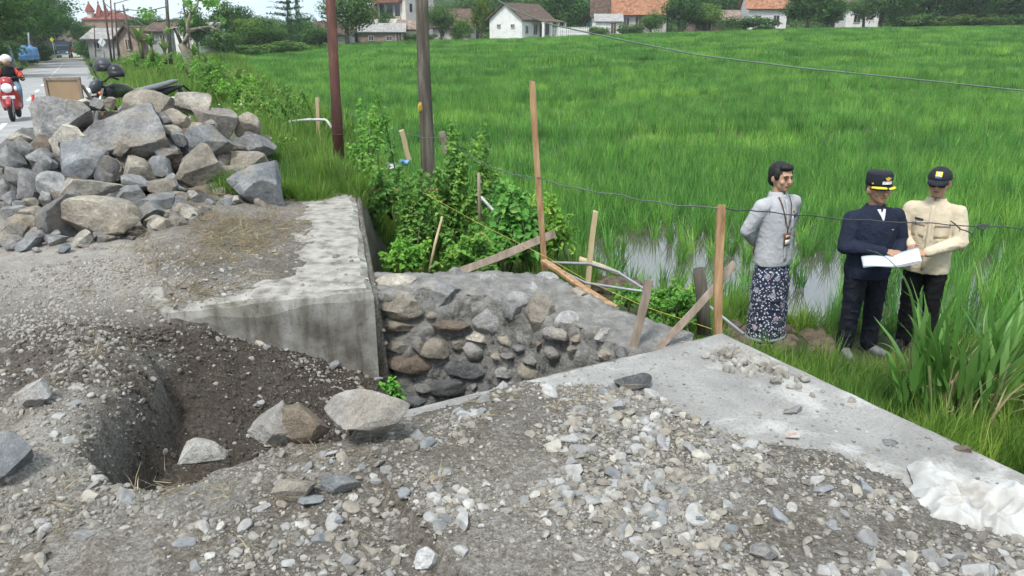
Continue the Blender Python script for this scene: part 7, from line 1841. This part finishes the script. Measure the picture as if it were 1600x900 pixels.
# ---- scooter rider
t = person('person riding the red scooter in black and red jacket and white helmet', SP, 26, 1.0)
off = Vector((0, .30, -.12)); hm = Matrix.Translation(Vector((0, .26, -.22))) @ head_m(5, 4)
S = [(-.19, .27, 1.17), (.19, .27, 1.17)]; E = [(-.29, .08, .98), (.29, .08, .98)]; W = [(-.33, -.20, 1.03), (.33, -.20, 1.03)]
b = Blob(); add_head(b, hm); b.cap((0, .35, .84), (0, .30, 1.14), .09, .11); b.cap((0, .30, 1.14), (0, .27, 1.26), .07, .055)
for k in (0, 1):
    s_ = (-1, 1)[k]; b.cap((0, .28, 1.14), S[k], .06, .045); b.chain([S[k], E[k], W[k]], [.042, .034, .026]); hand(b, W[k], (s_ * .1, -.9, -.15), (0, -.2, 1), s_, 1.0)
    b.chain([(0, .35, .86), (s_ * .10, .30, .82), (s_ * .17, -.10, .72), (s_ * .15, -.12, .40)], [.08, .07, .05, .035])
b.grow('body', M_SKIN, t, .009, 3); face(t, hm)
jk = [(.76, 0, .36, .185, .14), (.86, 0, .35, .185, .14), (1.0, 0, .31, .19, .14), (1.12, 0, .28, .20, .13), (1.20, 0, .27, .175, .11), (1.27, 0, .265, .08, .075)]
b = Blob(); b.loft(jk, 28)
M_JACK = cloth('black_jacket', [(.3, (.014, .014, .017)), (.7, (.024, .024, .028))]); M_RSL = cloth('red_sleeve', [(.3, (.42, .05, .03)), (.7, (.55, .08, .045))])
b.grow('jacket', M_JACK, t, .010, 4, .01, 10)
for k in (0, 1):
    b = Blob(); b.cap(((-.15, .15)[k], .27, 1.17), S[k], .06, .075); b.chain([S[k], Vector(S[k]).lerp(Vector(E[k]), .75)], [.078, .068]); b.grow('shoulder_panel', M_RSL, t, .010, 4)
    b = Blob(); b.chain([Vector(S[k]).lerp(Vector(E[k]), .6), E[k], Vector(E[k]).lerp(Vector(W[k]), .92)], [.066, .06, .045]); b.grow('sleeve', M_JACK, t, .010, 4)
b = Blob()
for s_ in (-1, 1): b.chain([(0, .36, .84), (s_ * .10, .30, .82), (s_ * .18, -.10, .72), (s_ * .155, -.10, .34)], [.12, .105, .08, .062])
b.grow('jeans', cloth('blue_jeans', [(.3, (.08, .14, .22)), (.7, (.17, .26, .36))]), t, .010, 4, .01, 10)
shoe(t, -.16, -.12, 0, M_SHOE, M_SOLE).location.z = .33; shoe(t, .16, -.12, 0, M_SHOE, M_SOLE).location.z = .33
mb = MB(); mb.ball((0, .012, 1.62), (.118, .132, .118), 22, 14, bot=-.30); mb.v = [tuple(hm @ Vector((v[0], v[1], v[2] + max(0, -v[1] - .06) * .45))) for v in mb.v]; mb.build('helmet', M('white_helmet', (.72, .72, .71), 5, .3, 0, coat=.4), t)
mb = MB()
for s_ in (-1, 1): mb.tube([hm @ Vector((s_ * .112, -.01, 1.60)), hm @ Vector((s_ * .075, -.045, 1.52)), hm @ Vector((0, -.055, 1.485))], .008, 6)
mb.build('chin_strap', M_BLACKP, t)

# ---- turn the grown volumes into plain meshes
bpy.context.view_layer.update()
dg = bpy.context.evaluated_depsgraph_get()
done = []
for o, wr, ws in BLOBS:
    me = bpy.data.meshes.new_from_object(o.evaluated_get(dg), preserve_all_data_layers=False, depsgraph=dg)
    done.append(me)
for (o, wr, ws), me in zip(BLOBS, done):
    mats = list(o.data.materials); o.modifiers.clear(); o.data = me
    me.materials.clear()
    for m_ in mats: me.materials.append(m_)
    if wr:
        nv = len(me.vertices); co = np.empty(nv * 3, np.float32); me.vertices.foreach_get('co', co); co = co.reshape(-1, 3)
        no = np.empty(nv * 3, np.float32); me.vertices.foreach_get('normal', no); no = no.reshape(-1, 3)
        for i in range(nv):
            q = Vector((co[i][0] * ws + co[i][2] * ws * .5, co[i][1] * ws, co[i][2] * ws * 1.1 - co[i][0] * ws * .4))
            co[i] += no[i] * wr * (max(0, 1 - 4.5 * abs(noise.noise(q))) * .55 + max(0, 1 - 4.5 * abs(noise.noise(q * 1.9 + Vector((7, 3, 1))))) * .3 - .15)
        me.vertices.foreach_set('co', co.ravel())
    me.polygons.foreach_set('use_smooth', [True] * len(me.polygons)); me.update()
# ---------------------------------------------------------------- humid air
mb = MB(); mb.box((0, 208, 22.5), (1140, 500, 59))
m = bpy.data.materials.new('humid_air'); m.use_nodes = True
N, L = m.node_tree.nodes, m.node_tree.links; N.clear()
vo = N.new('ShaderNodeVolumePrincipled'); vo.inputs['Color'].default_value = (.86, .92, .97, 1); vo.inputs['Density'].default_value = .0005; vo.inputs['Anisotropy'].default_value = .3
ou = N.new('ShaderNodeOutputMaterial'); L.new(vo.outputs[0], ou.inputs['Volume'])
tag(mb.build('haze', m), 'thin humid haze over the fields', 'haze', kind='stuff')
